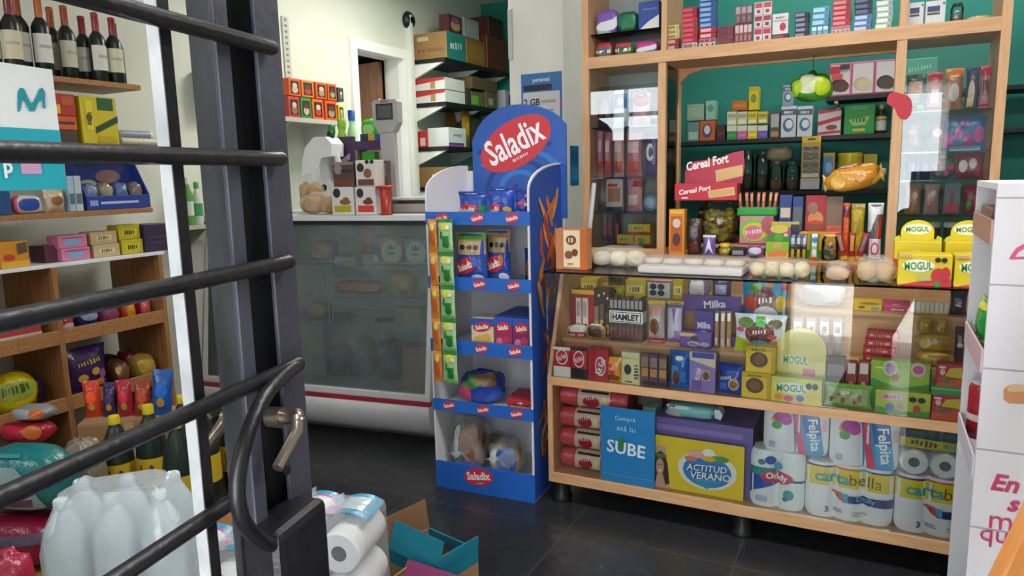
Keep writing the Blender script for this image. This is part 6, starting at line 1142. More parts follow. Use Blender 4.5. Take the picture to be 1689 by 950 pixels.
Fz(FZ1, 552, 424, 586, 441, 'c', 'margarine_tray', 'low white tray between the cold meat and the tubs', 'tray', '#b4b8b8')
Fz(FZ1, 524, 425, 545, 441, 'c', 'price_card', 'small blue carton in front of the cold meat', 'carton', '#2a3a80', dy=.235, d=.02)
Fz(FZ2, 540, 466, 632, 492, 'b', 'sausage_pack', 'long orange-red sausage pack on the middle wire shelf', 'sausage', '#a8442c', [e(.5, .6, .35, .2, '#c06a44')], d=.16, seed=103, p=4)
Fz(FZ2, 636, 452, 680, 495, 'b', 'cheese_bag', 'yellow cheese bag with a red dot, lying tilted', 'cheese', '#b8963c', [r(.1, .05, .9, .25, '#c9b41c'), e(.62, .25, .14, .14, '#c02c3c')], d=.13, seed=105, wob=.1)
Fz(FZ2, 686, 455, 715, 495, 'b', 'cheese_bag', 'plain tan cheese bag by the chiller end panel', 'cheese', '#b09a68', d=.13, seed=106)
Fz(FZ3, 650, 508, 694, 541, 'c', 'cold_carton', 'brown-pink carton on the lowest wire shelf', 'carton', '#8a6a5c')
Fz(FZ3, 612, 526, 644, 541, 'b', 'cold_meat_pack', 'small dark meat pack beside the brown-pink carton', 'cold meat', '#3c2c2a', d=.1, seed=107)
zl = FZ2-.0
WZ = FRZ-.02
x, zb, w, h = FD.box(496, 535, 546, 640, .3, WZ)
fz_ = thing('chiller_step', 'pale inner step at the open end of the chiller', 'stand', FD.w(x, .28, WZ+.001), FD.rot)
MB().box(-w*.8, 0, 0, w*.36, .3, FZ3-WZ-.004, '#9aa2a0', .01).build('step_body', 'plastic', fz_)
Fz(FZ3-.006, 500, 500, 540, 536, 'b', 'bread_bag', 'bag of pale bread rolls on the inner chiller step', 'bread', '#a8946a', [e(.5, .6, .3, .2, '#c0ac80')], dy=.3, d=.14, seed=108)
x, zb, w, h = FD.box(498, 470, 532, 487, .45, FZ2); 
for k, (l, tt, rr, b, c, lb) in enumerate(((530, 575, 566, 640, '#2c4450', 'dark teal bottle bundle nearest the open end of the chiller well'), (570, 560, 608, 642, '#26363c', 'near-black bag in the middle of the chiller well'), (613, 566, 655, 644, '#303644', 'slate bag beside the pink carton in the chiller well'))):
    I(FD, .22, WZ+.001, (l, tt, rr, b), 'b', 'drink_bag', lb, 'bag', c, [e(.4, .7, .14, .1, '#5a7480'), e(.7, .5, .12, .12, '#44606a')], d=.2, grp=gf, seed=110+k, wob=.14, hmax=.3)
I(FD, .2, WZ+.001, (664, 572, 712, 640), 'c', 'cold_carton', 'pink-brown carton low in the chiller well', 'carton', '#9a6e62', [r(.15, .5, .85, .8, '#a87a6c')], d=.12, grp=gf)
# ================================================================== on top of the chiller
TP = ztop + .0308; gt = 'goods on top of the chiller'
def Tp(l, tt, rr, b, kind, name, lb, cat, c, ps=(), dy=.2, d=.1, z=TP, **k): return I(FD, dy, z, (l, tt, rr, b), kind, name, lb, cat, c, ps, d=d, **dict(dict(grp=gt), **k))
def breadbag(l, tt, rr, b, dy, lb, z, n, seed):
    x, zb, w, h = FD.box(l, tt, rr, b, dy, z); o = thing('bread_bag', lb, 'bread', FD.w(x, dy+.1, z), FD.rot, gt)
    for k in range(n):
        p_ = blob('bread_roll', w/n*.98, h*.8, .11, ('#a87c3c', '#a07434', '#b08844')[k % 3], parent=o, mat='matte', p=2.2, seed=seed+k); p_.location = (-w/2+w*(k+.5)/n, 0, .002)
    blob('clear_bag', w*1.0, h, .13, '#dcdcd4', parent=o, mat='film', p=2.8, wob=.14, seed=seed); return o
breadbag(486, 318, 543, 349, .12, 'clear bag of long golden rolls lying on the chiller edge', TP, 2, 121)
breadbag(480, 290, 512, 316, .265, 'clear bag of brown rolls heaped behind the golden ones', TP, 2, 125)
wb = lambda c, cc: [e(.25, .78, .17, .17, '#2a2426'), r(.12, .1, .88, .34, c), e(.62, .46, .25, .1, cc), e(.66, .55, .14, .08, cc)]
x, zb, w, h = FD.box(547, 308, 583, 350, .115, TP)
tag(at(carton('panettone_box', w, h, .10, '#d4d0cc', wb('#a8a41e', '#8a5a34')), FD, x, .165, TP), 'white cake box with an olive label, lower one beside the bread', 'cake box', gt)
z2 = TP+h+.001; x, zb, w2, h2 = FD.box(549, 267, 584, 307, .115, z2)
tag(at(carton('panettone_box', w2*.97, h2, .10, '#4a3a34', [r(0, .0, 1, .3, '#6a3e2c'), e(.25, .7, .2, .2, '#8a8480'), r(.4, .55, .9, .7, '#2a2422'), r(0, .88, 1, 1, '#8a7a70')]), FD, x, .165, z2), 'dark brown cake box stacked on the olive-labelled white one', 'cake box', gt)
x, zb, w, h = FD.box(586, 308, 620, 351, .115, TP)
tag(at(carton('panettone_box', w, h, .10, '#d6d2ce', wb('#c8381c', '#6a3a2a')), FD, x, .165, TP), 'white cake box with a red label, lower one beside the red cup', 'cake box', gt)
z2 = TP+h+.001; x, zb, w2, h2 = FD.box(586, 264, 620, 307, .115, z2)
tag(at(carton('panettone_box', w2*.97, h2, .10, '#d2cecb', [e(.25, .72, .18, .17, '#2a2426'), r(.1, .04, .9, .28, '#6a4030'), e(.6, .5, .2, .18, '#8a5638'), e(.6, .93, .1, .08, '#2a2426'), e(.84, .93, .1, .08, '#2a2426')]), FD, x, .165, z2), 'white cake box with brown cake picture, stacked on the red-labelled one', 'cake box', gt)
x, zb, w, h = FD.box(622, 306, 640, 350, .115, TP)
o = thing('plastic_jug', 'red plastic jug with wide rim beside the cake boxes', 'jug', FD.w(x+.012, .13, TP), FD.rot, gt)
MB().lathe([(w*.45, 0), (w*.62, .006), (w*.4, .012), (w*.5, h*.9)], '#a83020', 18).build('body', 'plastic', o); MB().lathe([(w*.5, h*.9), (w*.78, h*.92), (w*.78, h*.98), (w*.5, h)], '#b83a26', 18).build('rim', 'plastic', o)
x, zb, w, h = FD.box(622, 265, 638, 305, .34, TP); I(FD, .217, TP, (623, 265, 641, 348), 'c', 'biscuit_tin', 'tall brown and grey tin behind the red jug', 'tin', '#5a4238', [r(.2, .7, .8, .95, '#8a8a8a')], d=.035, grp=gt)
# white jerrycan and purple carton with white X behind the boxes
x, zb, w, h = FD.box(496, 222, 546, 320, .45, TP)
jc = thing('jerrycan', 'white plastic jerrycan with a black cap behind the bread', 'jerrycan', FD.w(x, .53, TP), FD.rot)
m = MB(); hp_ = [(-w*.5, 0), (w*.3, 0), (w*.3, h*.30), (w*.12, h*.42), (w*.08, h*.60), (w*.16, h*.70), (w*.5, h*.72), (w*.52, h*.88), (w*.34, h*.97), (-w*.05, h*.97), (-w*.36, h*.84), (-w*.5, h*.64)]
m.prism(hp_, -.07, .07, '#d8dad8', smooth=False); m.build('can_body', 'plastic', jc)
MB().tube([(w*.46, 0, h*.74), (w*.52, 0, h*.6), (w*.44, 0, h*.42), (w*.24, 0, h*.28)], .02, '#d8dad8', 12).build('grip', 'plastic', jc)
MB().lathe([(.022, h*.96), (.022, h*1.03), (.018, h*1.04)], '#1a1a1a', 16, cx=w*.3).build('cap', 'black_plastic', jc)
tag(MB().lathe([(.02, -.074), (.02, -.07)], '#222', 16, axis='y', cx=w*.2, at=h*.32).build('grip_hole', 'black_plastic', jc), 'dark grip recess')
Tp(528, 226, 583, 318, 'c', 'game_carton', 'purple carton with a white X mark behind the cake boxes', 'carton', '#3c2046', [pg([(.14, .48), (.24, .48), (.62, .78), (.52, .78)], '#c9c0cc'), pg([(.46, .48), (.56, .48), (.26, .76), (.16, .76)], '#c9c0cc'), pg([(.6, .6), (.92, .7), (.92, .78), (.6, .68)], '#a89ab0'), r(0, 0, 1, .04, '#1e1424')], dy=.615, d=.04)
x, zb, w, h = FD.box(586, 232, 640, 318, .50, TP)
sh_ = thing('bottle_caddy', 'small purple-edged shelf rack behind the cake boxes', 'rack', FD.w(x, .50, TP), FD.rot)
MB().box(-w/2, 0, h*.88, w/2, .13, h, '#4a3058').build('board', 'card', sh_)
for s in (-1, 1): MB().box(s*w*.46-.006, 0.005, 0, s*w*.46+.006, .12, h*.88, '#8a7a68').build('leg', 'card', sh_)
zc = TP+h+.001
x, zb, w, h = FD.box(590, 196, 622, 222, .52, zc)
I(FD, .525, zc, (590, 196, 622, 222), 'b', 'soap_bag', 'bright green bag on the purple-edged rack', 'bag', '#3fae24', [e(.5, .5, .2, .15, '#a8d88a')], d=.1, seed=131, grp=gt)
for k, (l, rr, c, lb) in enumerate(((594, 606, '#2a2c50', 'navy packet on the purple-edged rack'), (607, 616, '#c8a81c', 'yellow packet between navy and blue ones'), (618, 632, '#2a48a0', 'blue packet nearest the scale display'))):
    I(FD, .505, zc, (l, 221, rr, 233), 'c', 'soap_packet', lb, 'packet', c, d=.012, grp=gt)
Tp(597, 250, 618, 285, 'c', 'soap_packet', 'bright green packet under the purple-edged rack', 'packet', '#3aa024', dy=.53, d=.06)
# pale green bottles and box behind the carton
for k, (l, tt, rr, c, cc, lb) in enumerate(((538, 206, 553, '#3a9a4a', '#2a7a3a', 'green cleaning bottle behind the purple carton'), (554, 196, 571, '#9ac83c', '#8ab834', 'yellow-green cleaning bottle behind the purple carton'), (572, 182, 586, '#a8d8a8', '#1f56a8', 'pale green bottle with a blue cap behind the purple carton'))):
    x, zb, w, h = FD.box(l, tt, rr, 300, .69, TP); o = thing('cleaning_bottle', lb, 'bottle', FD.w(x, .715, TP), FD.rot, gt)
    MB().lathe([(w*.46, 0), (w*.5, .01), (w*.5, h*.78), (w*.3, h*.86), (w*.3, h*.9)], c, 18).build('bottle_body', 'plastic', o); MB().lathe([(w*.36, h*.9), (w*.36, h), (w*.3, h*1.005)], cc, 16).build('cap', 'plastic', o)
# weighing scale
x, zb, w, h = FD.box(626, 166, 652, 346, .36, TP)
sc_ = thing('weighing_scale', 'grey shop scale with a raised display on a column', 'scale', FD.w(x, .385, TP), FD.rot)
pw_ = FD.box(620, 166, 661, 218, .36)[2]; ph = FD.box(617, 166, 660, 220, .36)[3]; hz = FD.hit(640, 218, .36)[1]-TP
m = MB().prism([(-pw_*.5, ph*.3), (-pw_*.5, ph*.92), (-pw_*.42, ph), (pw_*.42, ph), (pw_*.5, ph*.92), (pw_*.5, ph*.3), (pw_*.3, 0), (-pw_*.3, 0)], -.03, .03, '#a4a19f')
prints(m, [r(.14, .38, .82, .88, '#1a1e1e'), r(.2, .44, .76, .82, '#4a5452'), r(.34, .92, .66, .97, '#b84a44')], {'N': lambda u, v, q: (-pw_/2+u*pw_, -.03-q, v*ph)}, {'N': (pw_, ph)})
hd = m.build('display_head', 'plastic', sc_); hd.location = (0, 0, hz)
MB().box(-w*.45, -.02, .03, w*.45, .02, hz+.01, '#a8a5a4', .004).build('column', 'plastic', sc_)
bw_ = FD.box(640, 300, 712, 345, .3)[2]
MB().box(-.05, -.10, .0, bw_, .10, .055, '#98948f', .01).build('base', 'plastic', sc_)
MB().box(.03, -.12, .075, bw_+.04, .12, .09, '#b4b3b0', .006).build('weighing_plate', 'plastic', sc_)
MB().box(.08, -.06, .05, bw_-.04, .06, .08, '#5a5856').build('plate_support', 'plastic', sc_)
# ================================================================== orange windowed boxes on the small wall shelf (left wall)
dwf = -.32
zw = LW.hit(520, 196, dwf)[1]
ya, yb = LW.hit(462, 196, dwf)[0], LW.hit(571, 196, dwf)[0]
ws = thing('wall_shelf', 'pale wall shelf carrying two rows of orange windowed boxes', 'shelf', LW.w((ya+yb)/2, 0, zw), LW.rot); w_ = yb-ya
MB().box(-w_/2, dwf, -.03, w_/2, -.002, 0, '#b8b4a8').build('board', 'plastic', ws)
for s in (-w_/2+.1, w_/2-.1): MB().prism([(dwf+.03, -.03), (-.002, -.03), (-.002, -.25), (-.03, -.25)], s, s+.02, '#c9c8c0', 'x').build('bracket', 'plastic', ws)
MB().box(-w_/2+.002, dwf+.01, -.33, -w_/2+.05, -.01, -.0305, '#9a968e').build('shelf_support', 'plastic', ws)
gb_ = 'orange boxes on the wall shelf'
rowb = ((478, 497, '#b83a3c'), (498, 516, '#2c8a44'), (517, 536, '#d8641c'), (538, 558, '#d8521c'), (560, 569, '#c9c81c'))
rowt = ((478, 498, '#d8561c'), (499, 520, '#cf7a1c'), (522, 541, '#c8581c'), (542, 557, '#d8541c'), (559, 568, '#2a5a6a'))
hb0 = None
nm = ('first', 'second', 'third', 'fourth', 'last')
for j, row in enumerate((rowb, rowt)):
    for k, (l, rr, c) in enumerate(row):
        x, zb, w, h = LW.box(l, 162 if j == 0 else 128, rr, 194 if j == 0 else 160, dwf+.01, zw+.001)
        h = LW.hit(520, 162, dwf)[1]-zw if j == 0 else LW.hit(520, 133, dwf)[1]-LW.hit(520, 162, dwf)[1]
        if k == 4: h *= .85
        hb0 = h if j == 0 and k == 3 else hb0
        z = zw+.001 if j == 0 else zw+.002+hb0
        wd = {'#b83a3c': 'crimson', '#2c8a44': 'green', '#d8641c': 'orange', '#d8521c': 'red-orange', '#c9c81c': 'yellow-green', '#d8561c': 'bright orange', '#cf7a1c': 'amber', '#c8581c': 'rust orange', '#d8541c': 'vermilion', '#2a5a6a': 'dark teal'}[c]
        tag(at(carton('toy_box', w*.95, h*.97, .12, c, [r(.14, .12, .86, .86, '#3a2418'), e(.5, .36, .26, .2, ('#8a6a4a', '#b8a890', '#a83a2c', '#9a8468', '#7a9a6a')[(k+j) % 5]), e(.5, .6, .2, .14, ('#c9b49a', '#5a3a2a')[k % 2])]), LW, x, dwf+.08, z), f'{wd} windowed box, {nm[k]} from the gate in the {("lower", "upper")[j]} row', 'toy box', gb_)
# tall metal wall strip, stain-like fixture, small blue container
y0 = LW.hit(474, 90, -.01)[0]; z0 = LW.hit(474, 185, -.01)[1]; z1 = LW.hit(474, 28, -.01)[1]
m = MB().box(-.03, -.012, 0, .03, -.0015, z1-z0, '#b8bab4')
for k in range(16): m.box(-.012, -.0125, .03+k*(z1-z0-.06)/15, .012, -.0119, .045+k*(z1-z0-.06)/15, '#77786f')
tag(at(m.build('shelf_rail', 'plastic'), LW, y0, 0, z0), 'slotted grey shelf rail fixed upright on the white wall', 'rail')
y0, z0 = LW.hit(674, 34, -.02); tag(at(MB().lathe([(.001, -.001), (.07, -.001), (.08, -.02), (.06, -.05), (.03, -.06), (.001, -.06)], '#2a2826', 18, axis='y', cx=0, at=0, cap=False).build('wall_lamp_socket', 'black_plastic'), LW, y0, 0, z0), 'black round fitting high on the wall above the inner door', 'wall fitting')
# the wall rack beyond the inner door: black boards with white brackets
WR = Fr(-3.75, 0, 90); dwr = -.36
yA = WR.hit(734, 97, dwr)[0]; yB = 6.72
WZS = [WR.hit(734, q, dwr)[1] for q in (94, 167, 241, 309)]
gw = 'black wall shelves beyond the inner door'
lbs = ('topmost black wall shelf beyond the door, carrying the big cartons', 'second black wall shelf beyond the door, carrying flat white boxes', 'third black wall shelf beyond the door, carrying white packs', 'lowest black wall shelf beyond the door, nearly level with the scale')
for z, lb in zip(WZS, lbs):
    o = thing('wall_shelf', lb, 'shelf', WR.w((yA+yB)/2, 0, z), WR.rot, gw); w_ = yB-yA
    MB().box(-w_/2, dwr, -.035, w_/2, -.002, 0, ch=.003).build('board', 'black_shelf', o)
    for q in (-w_/2+.01, 0, w_/2-.05): MB().prism([(dwr+.03, -.035), (-.002, -.035), (-.002, -.16), (-.02, -.16)], q, q+.03, '#d0d0c8', 'x').build('bracket', 'white_paint', o)
yu = yA-.045
tag(at(MB().box(-.02, -.36+.30, 0, .02, -.002, 2.9, '#d8dcd4').build('rack_upright', 'plastic'), WR, yu, 0, 0), 'white upright plank fixed beside the inner door frame', 'upright')
gw2 = 'goods on the wall shelves beyond the door'
def Wr(k, l, tt, rr, b, kind, name, lb, cat, c, ps=(), dy=None, d=.3, dz=0, **kw): return I(WR, (dwr+.01) if dy is None else dy, WZS[k]+.001+dz, (l, tt, rr, b), kind, name, lb, cat, c, ps, d=d, **dict(dict(grp=gw2), **kw))
o = Wr(0, 737, 55, 768, 96, 'c', 'shipping_carton', 'large kraft carton with a teal end panel on the topmost wall shelf', 'carton', '#a07a4c', [r(0, 0, 1, 1, '#2a7a74'), t('Soler', .5, .52, .3, '#d8e4e0', 6, .7, .04)] + on('L', r(.1, .7, .45, .86, '#c9b894'), r(.12, .3, .2, .4, '#7a5a3a'), r(.25, .3, .33, .4, '#7a5a3a'), r(.4, .3, .9, .42, '#8a6844')), mat='card', d=.34)
hc = WR.box(737, 55, 768, 96, dwr+.01, WZS[0])[3]
Wr(0, 740, 26, 762, 54, 'c', 'picture_box', 'maroon box with a face-like picture on top of the kraft carton', 'box', '#4a2024', [e(.5, .4, .35, .3, '#a8845c'), e(.5, .7, .3, .2, '#6a4a5c')], dz=hc+.001, d=.1)
Wr(0, 733, 32, 741, 54, 'c', 'paper_bag', 'small cream packet standing on the kraft carton towards the wall', 'packet', '#c9cdb4', dz=hc+.001, dy=dwr+.16, d=.05)
Wr(0, 739, 44, 752, 54, 'c', 'document_box', 'flat dark grey box lying on the kraft carton against the wall', 'box', '#3a3c3a', dz=hc+.001, dy=dwr+.27, d=.07)
Wr(0, 770, 66, 801, 104, 'c', 'shipping_carton', 'ochre carton beside the teal-ended one', 'carton', '#8a6028', [r(.1, .2, .9, .8, '#9a6e30')], d=.3)
hc2 = WR.box(770, 66, 801, 104, dwr+.01, WZS[0])[3]
Wr(0, 766, 32, 790, 64, 'c', 'shipping_carton', 'grey-white carton on top of the ochre one', 'carton', '#8a8f88', [r(.15, .3, .85, .8, '#949a92')], dz=hc2+.001, d=.25)
Wr(0, 804, 62, 836, 108, 'c', 'shipping_carton', 'red-brown carton toward the teal wall', 'carton', '#6a2c1c', d=.3)
hc3 = WR.box(804, 62, 836, 108, dwr+.01, WZS[0])[3]
Wr(0, 806, 30, 830, 60, 'c', 'shipping_carton', 'dark maroon carton on top of the red-brown one', 'carton', '#4a1c1c', [r(.05, .75, .95, .9, '#2a1618')], dz=hc3+.001, d=.25)
for k in range(2):
    x, zb, w, h = WR.box(720, 147, 754, 166, dwr+.01, WZS[1]+.001)
    tag(at(carton('pizza_box', w, h*.95, .33, '#d6d8d2', on('L', pg([(0, .5), (1, .8), (1, 1), (0, 1)], '#b82c30'), r(.55, .1, .7, .7, '#a88450'))), WR, max(x, yA+w/2+.004), dwr+.18, WZS[1]+.001+k*(h+.001)), ('lower flat white box with red corner on the second wall shelf', 'upper flat white box with red corner on the second wall shelf')[k], 'box', 'flat white boxes')
Wr(1, 769, 146, 777, 168, 'c', 'shipping_carton', 'dark grey carton beside the flat white boxes', 'carton', '#3c3a34', d=.28)
Wr(1, 778, 152, 800, 171, 'c', 'shipping_carton', 'small olive-brown carton with a lime tag', 'carton', '#6a5f44', [r(.0, .1, .5, .7, '#6ab82c')], d=.2)
Wr(1, 802, 152, 820, 173, 'c', 'shipping_carton', 'small brown carton with a white label, beside the lime-tagged one', 'carton', '#6f5c40', [r(.2, .2, .6, .6, '#b8b0a0')], d=.2)
hc4 = WR.box(778, 152, 800, 171, dwr+.01, WZS[1])[3]
Wr(1, 779, 130, 820, 150, 'c', 'shipping_carton', 'wide brown carton resting on two small ones', 'carton', '#6a5638', [r(.05, .3, .95, .36, '#5a4830'), r(.05, .6, .95, .66, '#5a4830')], dz=WR.box(802, 152, 820, 173, dwr+.01, WZS[1])[3]+.002, d=.2)
Wr(1, 833, 150, 852, 176, 'c', 'label_box', 'white box with a violet square next to the pillar', 'box', '#c0bcc8', [r(.3, .2, .9, .8, '#4a4488')], d=.2)
Wr(2, 740, 211, 769, 242, 'c', 'tissue_carton', 'white pack with a blue and magenta foot on the third wall shelf', 'carton', '#d4d8d4', [t('pañuelos', .5, .6, .16, '#2a4a7a', 0, .6, .03), r(0, .1, .85, .2, '#2a4a9c'), r(0, 0, .85, .1, '#b83a84')], d=.22)
x = yA+.035; tag(at(carton('biscuit_carton', .05, .14, .12, '#b8201c', on('L', r(.5, .1, .95, .6, '#c9b8a8'))), WR, x-.012, -.07, WZS[2]+.001), 'red carton by the wall at the door end of the third shelf', 'carton', gw2)
for k, (l, tt, rr, b, c, lb) in enumerate(((742, 184, 760, 210, '#8a6420', 'mustard pouch behind the white packs'), (766, 180, 779, 240, '#94701c', 'ochre pouch beside the blue-footed pack'), (780, 190, 800, 240, '#3a3020', 'dark brown pouch further along the third wall shelf'), (806, 196, 826, 240, '#8a7a2c', 'olive pouch further along the third wall shelf'))):
    Wr(2, l, tt, rr, b if k else 240, 'p', 'snack_pouch', lb, 'snack', c, [e(.5, .5, .3, .2, tone(c, 1.6))], dy=dwr+(.27 if k == 0 else .06), d=.06)
Wr(3, 740, 275, 778, 312, 'c', 'shipping_carton', 'kraft carton with a white label on the lowest wall shelf', 'carton', '#8a6a3c', on('L', r(.45, .3, .7, .65, '#c9c4b4')), d=.32)
# poster on the pillar
PF = Fr(0, 4.1); x, zb, w, h = PF.box(860, 120, 927, 215, -.004)
h = h*1.25; zb -= h*.2
tag(at(carton('mobile_data_poster', w, h, .003, '#3a78b4', [t('personal', .5, .90, .075, '#d4e2f0', 0, .7, .03), r(.05, .28, .95, .74, '#d4d6da'), r(.06, .76, .76, .84, '#2a2444'), t('2 GB', .27, .60, .10, '#2c2a4a', 0, .4, .03), r(.5, .58, .86, .62, '#a8a4b4'), r(.4, .46, .8, .49, '#9a9cac'), r(.3, .2, .95, .28, '#6a3a8a'), r(0, .5, .04, .6, '#c83a5a'), r(.97, .5, 1, .6, '#c83a5a')], ch=.0005), PF, x, -.0025, zb), 'blue and white poster offering 2 GB on the white pillar', 'poster')
x, zb, w, h = PF.box(845, 14, 852, 98, -.01)
tag(at(MB().box(-w/2, -.012, 0, w/2, 0, h, '#c4c4be', .002).build('paper_roll', 'card'), PF, -2.07+w/2, -.001, zb), 'narrow white paper strip hung on the edge of the pillar', 'paper')
# small wall shelf with cleaning bottles seen between the gate bars, cyan dispenser above, poster on the pillar's side
zq = LW.hit(322, 372, -.16)[1]; y0, y1 = LW.hit(300, 372, -.16)[0], LW.hit(338, 372, -.16)[0]
o = thing('wall_shelf', 'short pale shelf with green cleaning bottles, seen between gate upright and stile', 'shelf', LW.w((y0+y1)/2, 0, zq), LW.rot); w_ = y1-y0+.06
MB().box(-w_/2, -.2, -.02, w_/2, -.002, 0, '#b8b6a8').build('board', 'plastic', o)
for s_ in (-1, 1): MB().prism([(-.17, -.02), (-.002, -.02), (-.002, -.13), (-.02, -.13)], s_*(w_/2-.03)-.006, s_*(w_/2-.03)+.006, '#a8a69a', 'x').build('bracket', 'plastic', o)
for k, (l, tt, rr, c, cc, lb) in enumerate(((309, 292, 321, '#5aa040', '#d8dcd8', 'green cleaning bottle with white cap on the short shelf behind the gate'), (323, 300, 336, '#c9d4cc', '#3a9a40', 'white cleaning bottle with green cap on the short shelf behind the gate'))):
    x, zb, w, h = LW.box(l, tt, rr, 372, -.12, zq+.001); q = thing('cleaning_bottle', lb, 'bottle', LW.w(x, -.10, zq+.001), LW.rot, 'bottles on the short wall shelf')
    MB().lathe([(w*.44, 0), (w*.5, .008), (w*.5, h*.62), (w*.24, h*.8), (w*.2, h*.86)], c, 18).lathe([(w*.505, h*.2), (w*.505, h*.5)], '#4a9a54' if k else '#d0d8c8', 18, cap=False).build('bottle_body', 'plastic', q); MB().lathe([(w*.26, h*.85), (w*.26, h*.98), (w*.2, h)], cc, 14).build('cap', 'plastic', q)
x, zb, w, h = LW.box(337, 116, 360, 188, -.1)
o = thing('soap_dispenser', 'turquoise dispenser with a white foot on the wall beside the gate stile', 'dispenser', LW.w(x, -.002, zb), LW.rot)
MB().box(-w/2, -.10, h*.14, w/2, 0, h, '#3fa4ae', .012).build('tank', 'plastic', o); MB().box(-w*.42, -.085, 0, w*.42, 0, h*.15, '#d0cfc8', .006).build('foot', 'plastic', o); MB().box(-w*.51, -.102, h*.5, w*.51, 0, h*.53, '#2c8a96').build('seam_band', 'plastic', o)
PR = Fr(-1.71, 0, 90); a, b = PR.hit(940, 240), PR.hit(954, 305)
tag(at(carton('side_poster', b[0]-a[0], a[1]-b[1], .003, '#1f6a9c', [r(.1, .1, .9, .45, '#2a86b0'), r(.1, .55, .9, .9, '#185a86')], ch=.0005), PR, (a[0]+b[0])/2, -.002, b[1]), 'narrow dark blue poster on the side of the pillar next to the cabinet', 'poster')
# ================================================================== wooden goods shelves along the left wall
lz = {'wine': LS.hit(228, 140)[1], 's2': LS.hit(240, 240)[1], 's3': LS.hit(235, 343)[1], 's4': LS.hit(180, 425)[1], 'b5': LS.hit(200, 535)[1], 'b6': LS.hit(200, 640)[1]}
yE = LS.hit(282, 520)[0]; yM = LS.hit(108, 600)[0]; yS = .75; LDp = .42
unit = thing('shelf_unit', 'wooden shelf unit with open bins along the left wall, full of sweets', 'shelf unit', LS.w(0, 0, 0), LS.rot); unit['label'] = 'wooden shelf unit with open bins behind the gate, full of sweets'
def bd(name, ya, yb, z0, z1, d0, d1, mat='pine', lab=None):
    o = MB().box(ya, d0, z0, yb, d1, z1, ch=.002).build(name, mat, unit)
    if lab: o['label'] = lab
    return o
bd('board', yS, LS.hit(232, 140)[0], lz['wine']-.025, lz['wine'], 0, .3)
bd('board', yS, LS.hit(262, 240)[0], lz['s2']-.012, lz['s2'], 0, .3, 'black_shelf', 'thin dark board')
bd('board', yS, LS.hit(252, 343)[0], lz['s3']-.024, lz['s3'], .0, .34)
bd('board', yS, yE, lz['s4']-.016, lz['s4'], .0, .38, 'white_lam', 'white-edged board')
for ym in (yM, yE-.03, yM-.62):
    bd('divider', ym-.012, ym+.012, .05, lz['s4']-.016, .0, LDp-.02, 'pine_up')
for k in ('b5', 'b6'):
    for (ya, yb, dz_) in ((yS, yM-.012, .0), (yM+.012, yE-.042, .0)):
        bd('bin_floor', ya, yb, lz[k]-.035, lz[k]-.015, .02, LDp-.02)
        bd('bin_rail', ya, yb, lz[k]-.036, lz[k]+.03, .0, .02)
for y in (yM-.2, yE-.02):
    bd('foot_post', y-.02, y+.02, .0, .05, .1, .3)
def Ls(key, l, tt, rr, b, kind, name, lb, cat, c, ps=(), dy=.03, d=.1, dz=0, grp='goods on the wooden shelf unit', **k):
    if key in ('b5', 'b6'): k['xr'] = (yM+.02, yE-.05) if l > 100 or (key == 'b5' and l > 78) else (yS, yM-.02)
    return I(LS, dy, lz[key]+.001+dz, (l, tt, rr, b), kind, name, lb, cat, c, ps, d=d, **dict(dict(grp=grp), **k))
# wine bottles
def wine(y, dy, lab, cap, label, h=.31, dark='#141a16', lw=.0):
    o = thing('wine_bottle', lab, 'wine', LS.w(y, dy, lz['wine']+.001), LS.rot+R(random.uniform(-25, 25)), 'wine bottles on the top board'); R_ = .037
    MB().lathe([(R_*.9, 0), (R_, .006), (R_, h*.6), (R_*.8, h*.66), (R_*.4, h*.73), (R_*.38, h*.93)], dark, 22).build('glass_body', 'foil' if False else 'plastic', o)
    tag(MB().lathe([(R_*.42, h*.72), (R_*.41, h*.95), (R_*.44, h*.955), (R_*.44, h*.99), (R_*.3, h)], cap, 18).build('capsule', 'plastic', o), 'coloured foil capsule')
    if label:
        m = MB(); n = 14
        vs = [((R_+.0008)*math.sin(a), -(R_+.0008)*math.cos(a), z) for z in (h*.16, h*.52) for a in [-1.45+2.9*k/n for k in range(n+1)]]
        m.add(vs, grid_faces(n, 1), label, True); vs = [((R_+.0014)*math.sin(a), -(R_+.0014)*math.cos(a), z) for z in (h*.34, h*.38) for a in [-.7+1.4*k/n for k in range(n+1)]]
        m.add(vs, grid_faces(n, 1), '#a8a090', True); m.build('paper_label', 'card', o)
spots = ((207, .10, 'all-dark wine bottle without label, at the open end of the top board', '#1c2622', None, .30), (186, .05, 'wine bottle with cream label and red capsule, next to the all-dark one', '#8a1f34', '#c9c4a8', .31), (164, .06, 'wine bottle with a broad white label and crimson capsule', '#96203a', '#cfcdc4', .32), (143, .12, 'wine bottle with a narrow white label, set back between two broad labels', '#8f2038', '#c4c2b8', .31), (113, .08, 'wine bottle with a copper capsule and pale label, half turned', '#9a4a24', '#bcb9a4', .33), (66, .06, 'wine bottle with a tall orange capsule and the largest white label', '#b05a24', '#d0cfc8', .345), (90, .22, 'wine bottle with orange capsule behind the largest label', '#a8521f', '#b8b49c', .345), (40, .08, 'wine bottle with rust capsule and grey-white label behind the poster', '#9a4620', '#c4c2ba', .345), (18, .06, 'wine bottle with a dull red capsule and a striped cream label', '#7a2430', '#c9c0a0', .33), (-4, .08, 'wine bottle with dark red capsule at the cut-off edge', '#7a1c2c', '#c8c0a4', .33))
pos = [[LS.hit(q[0], 95, q[1])[0], q[1]] for q in spots]
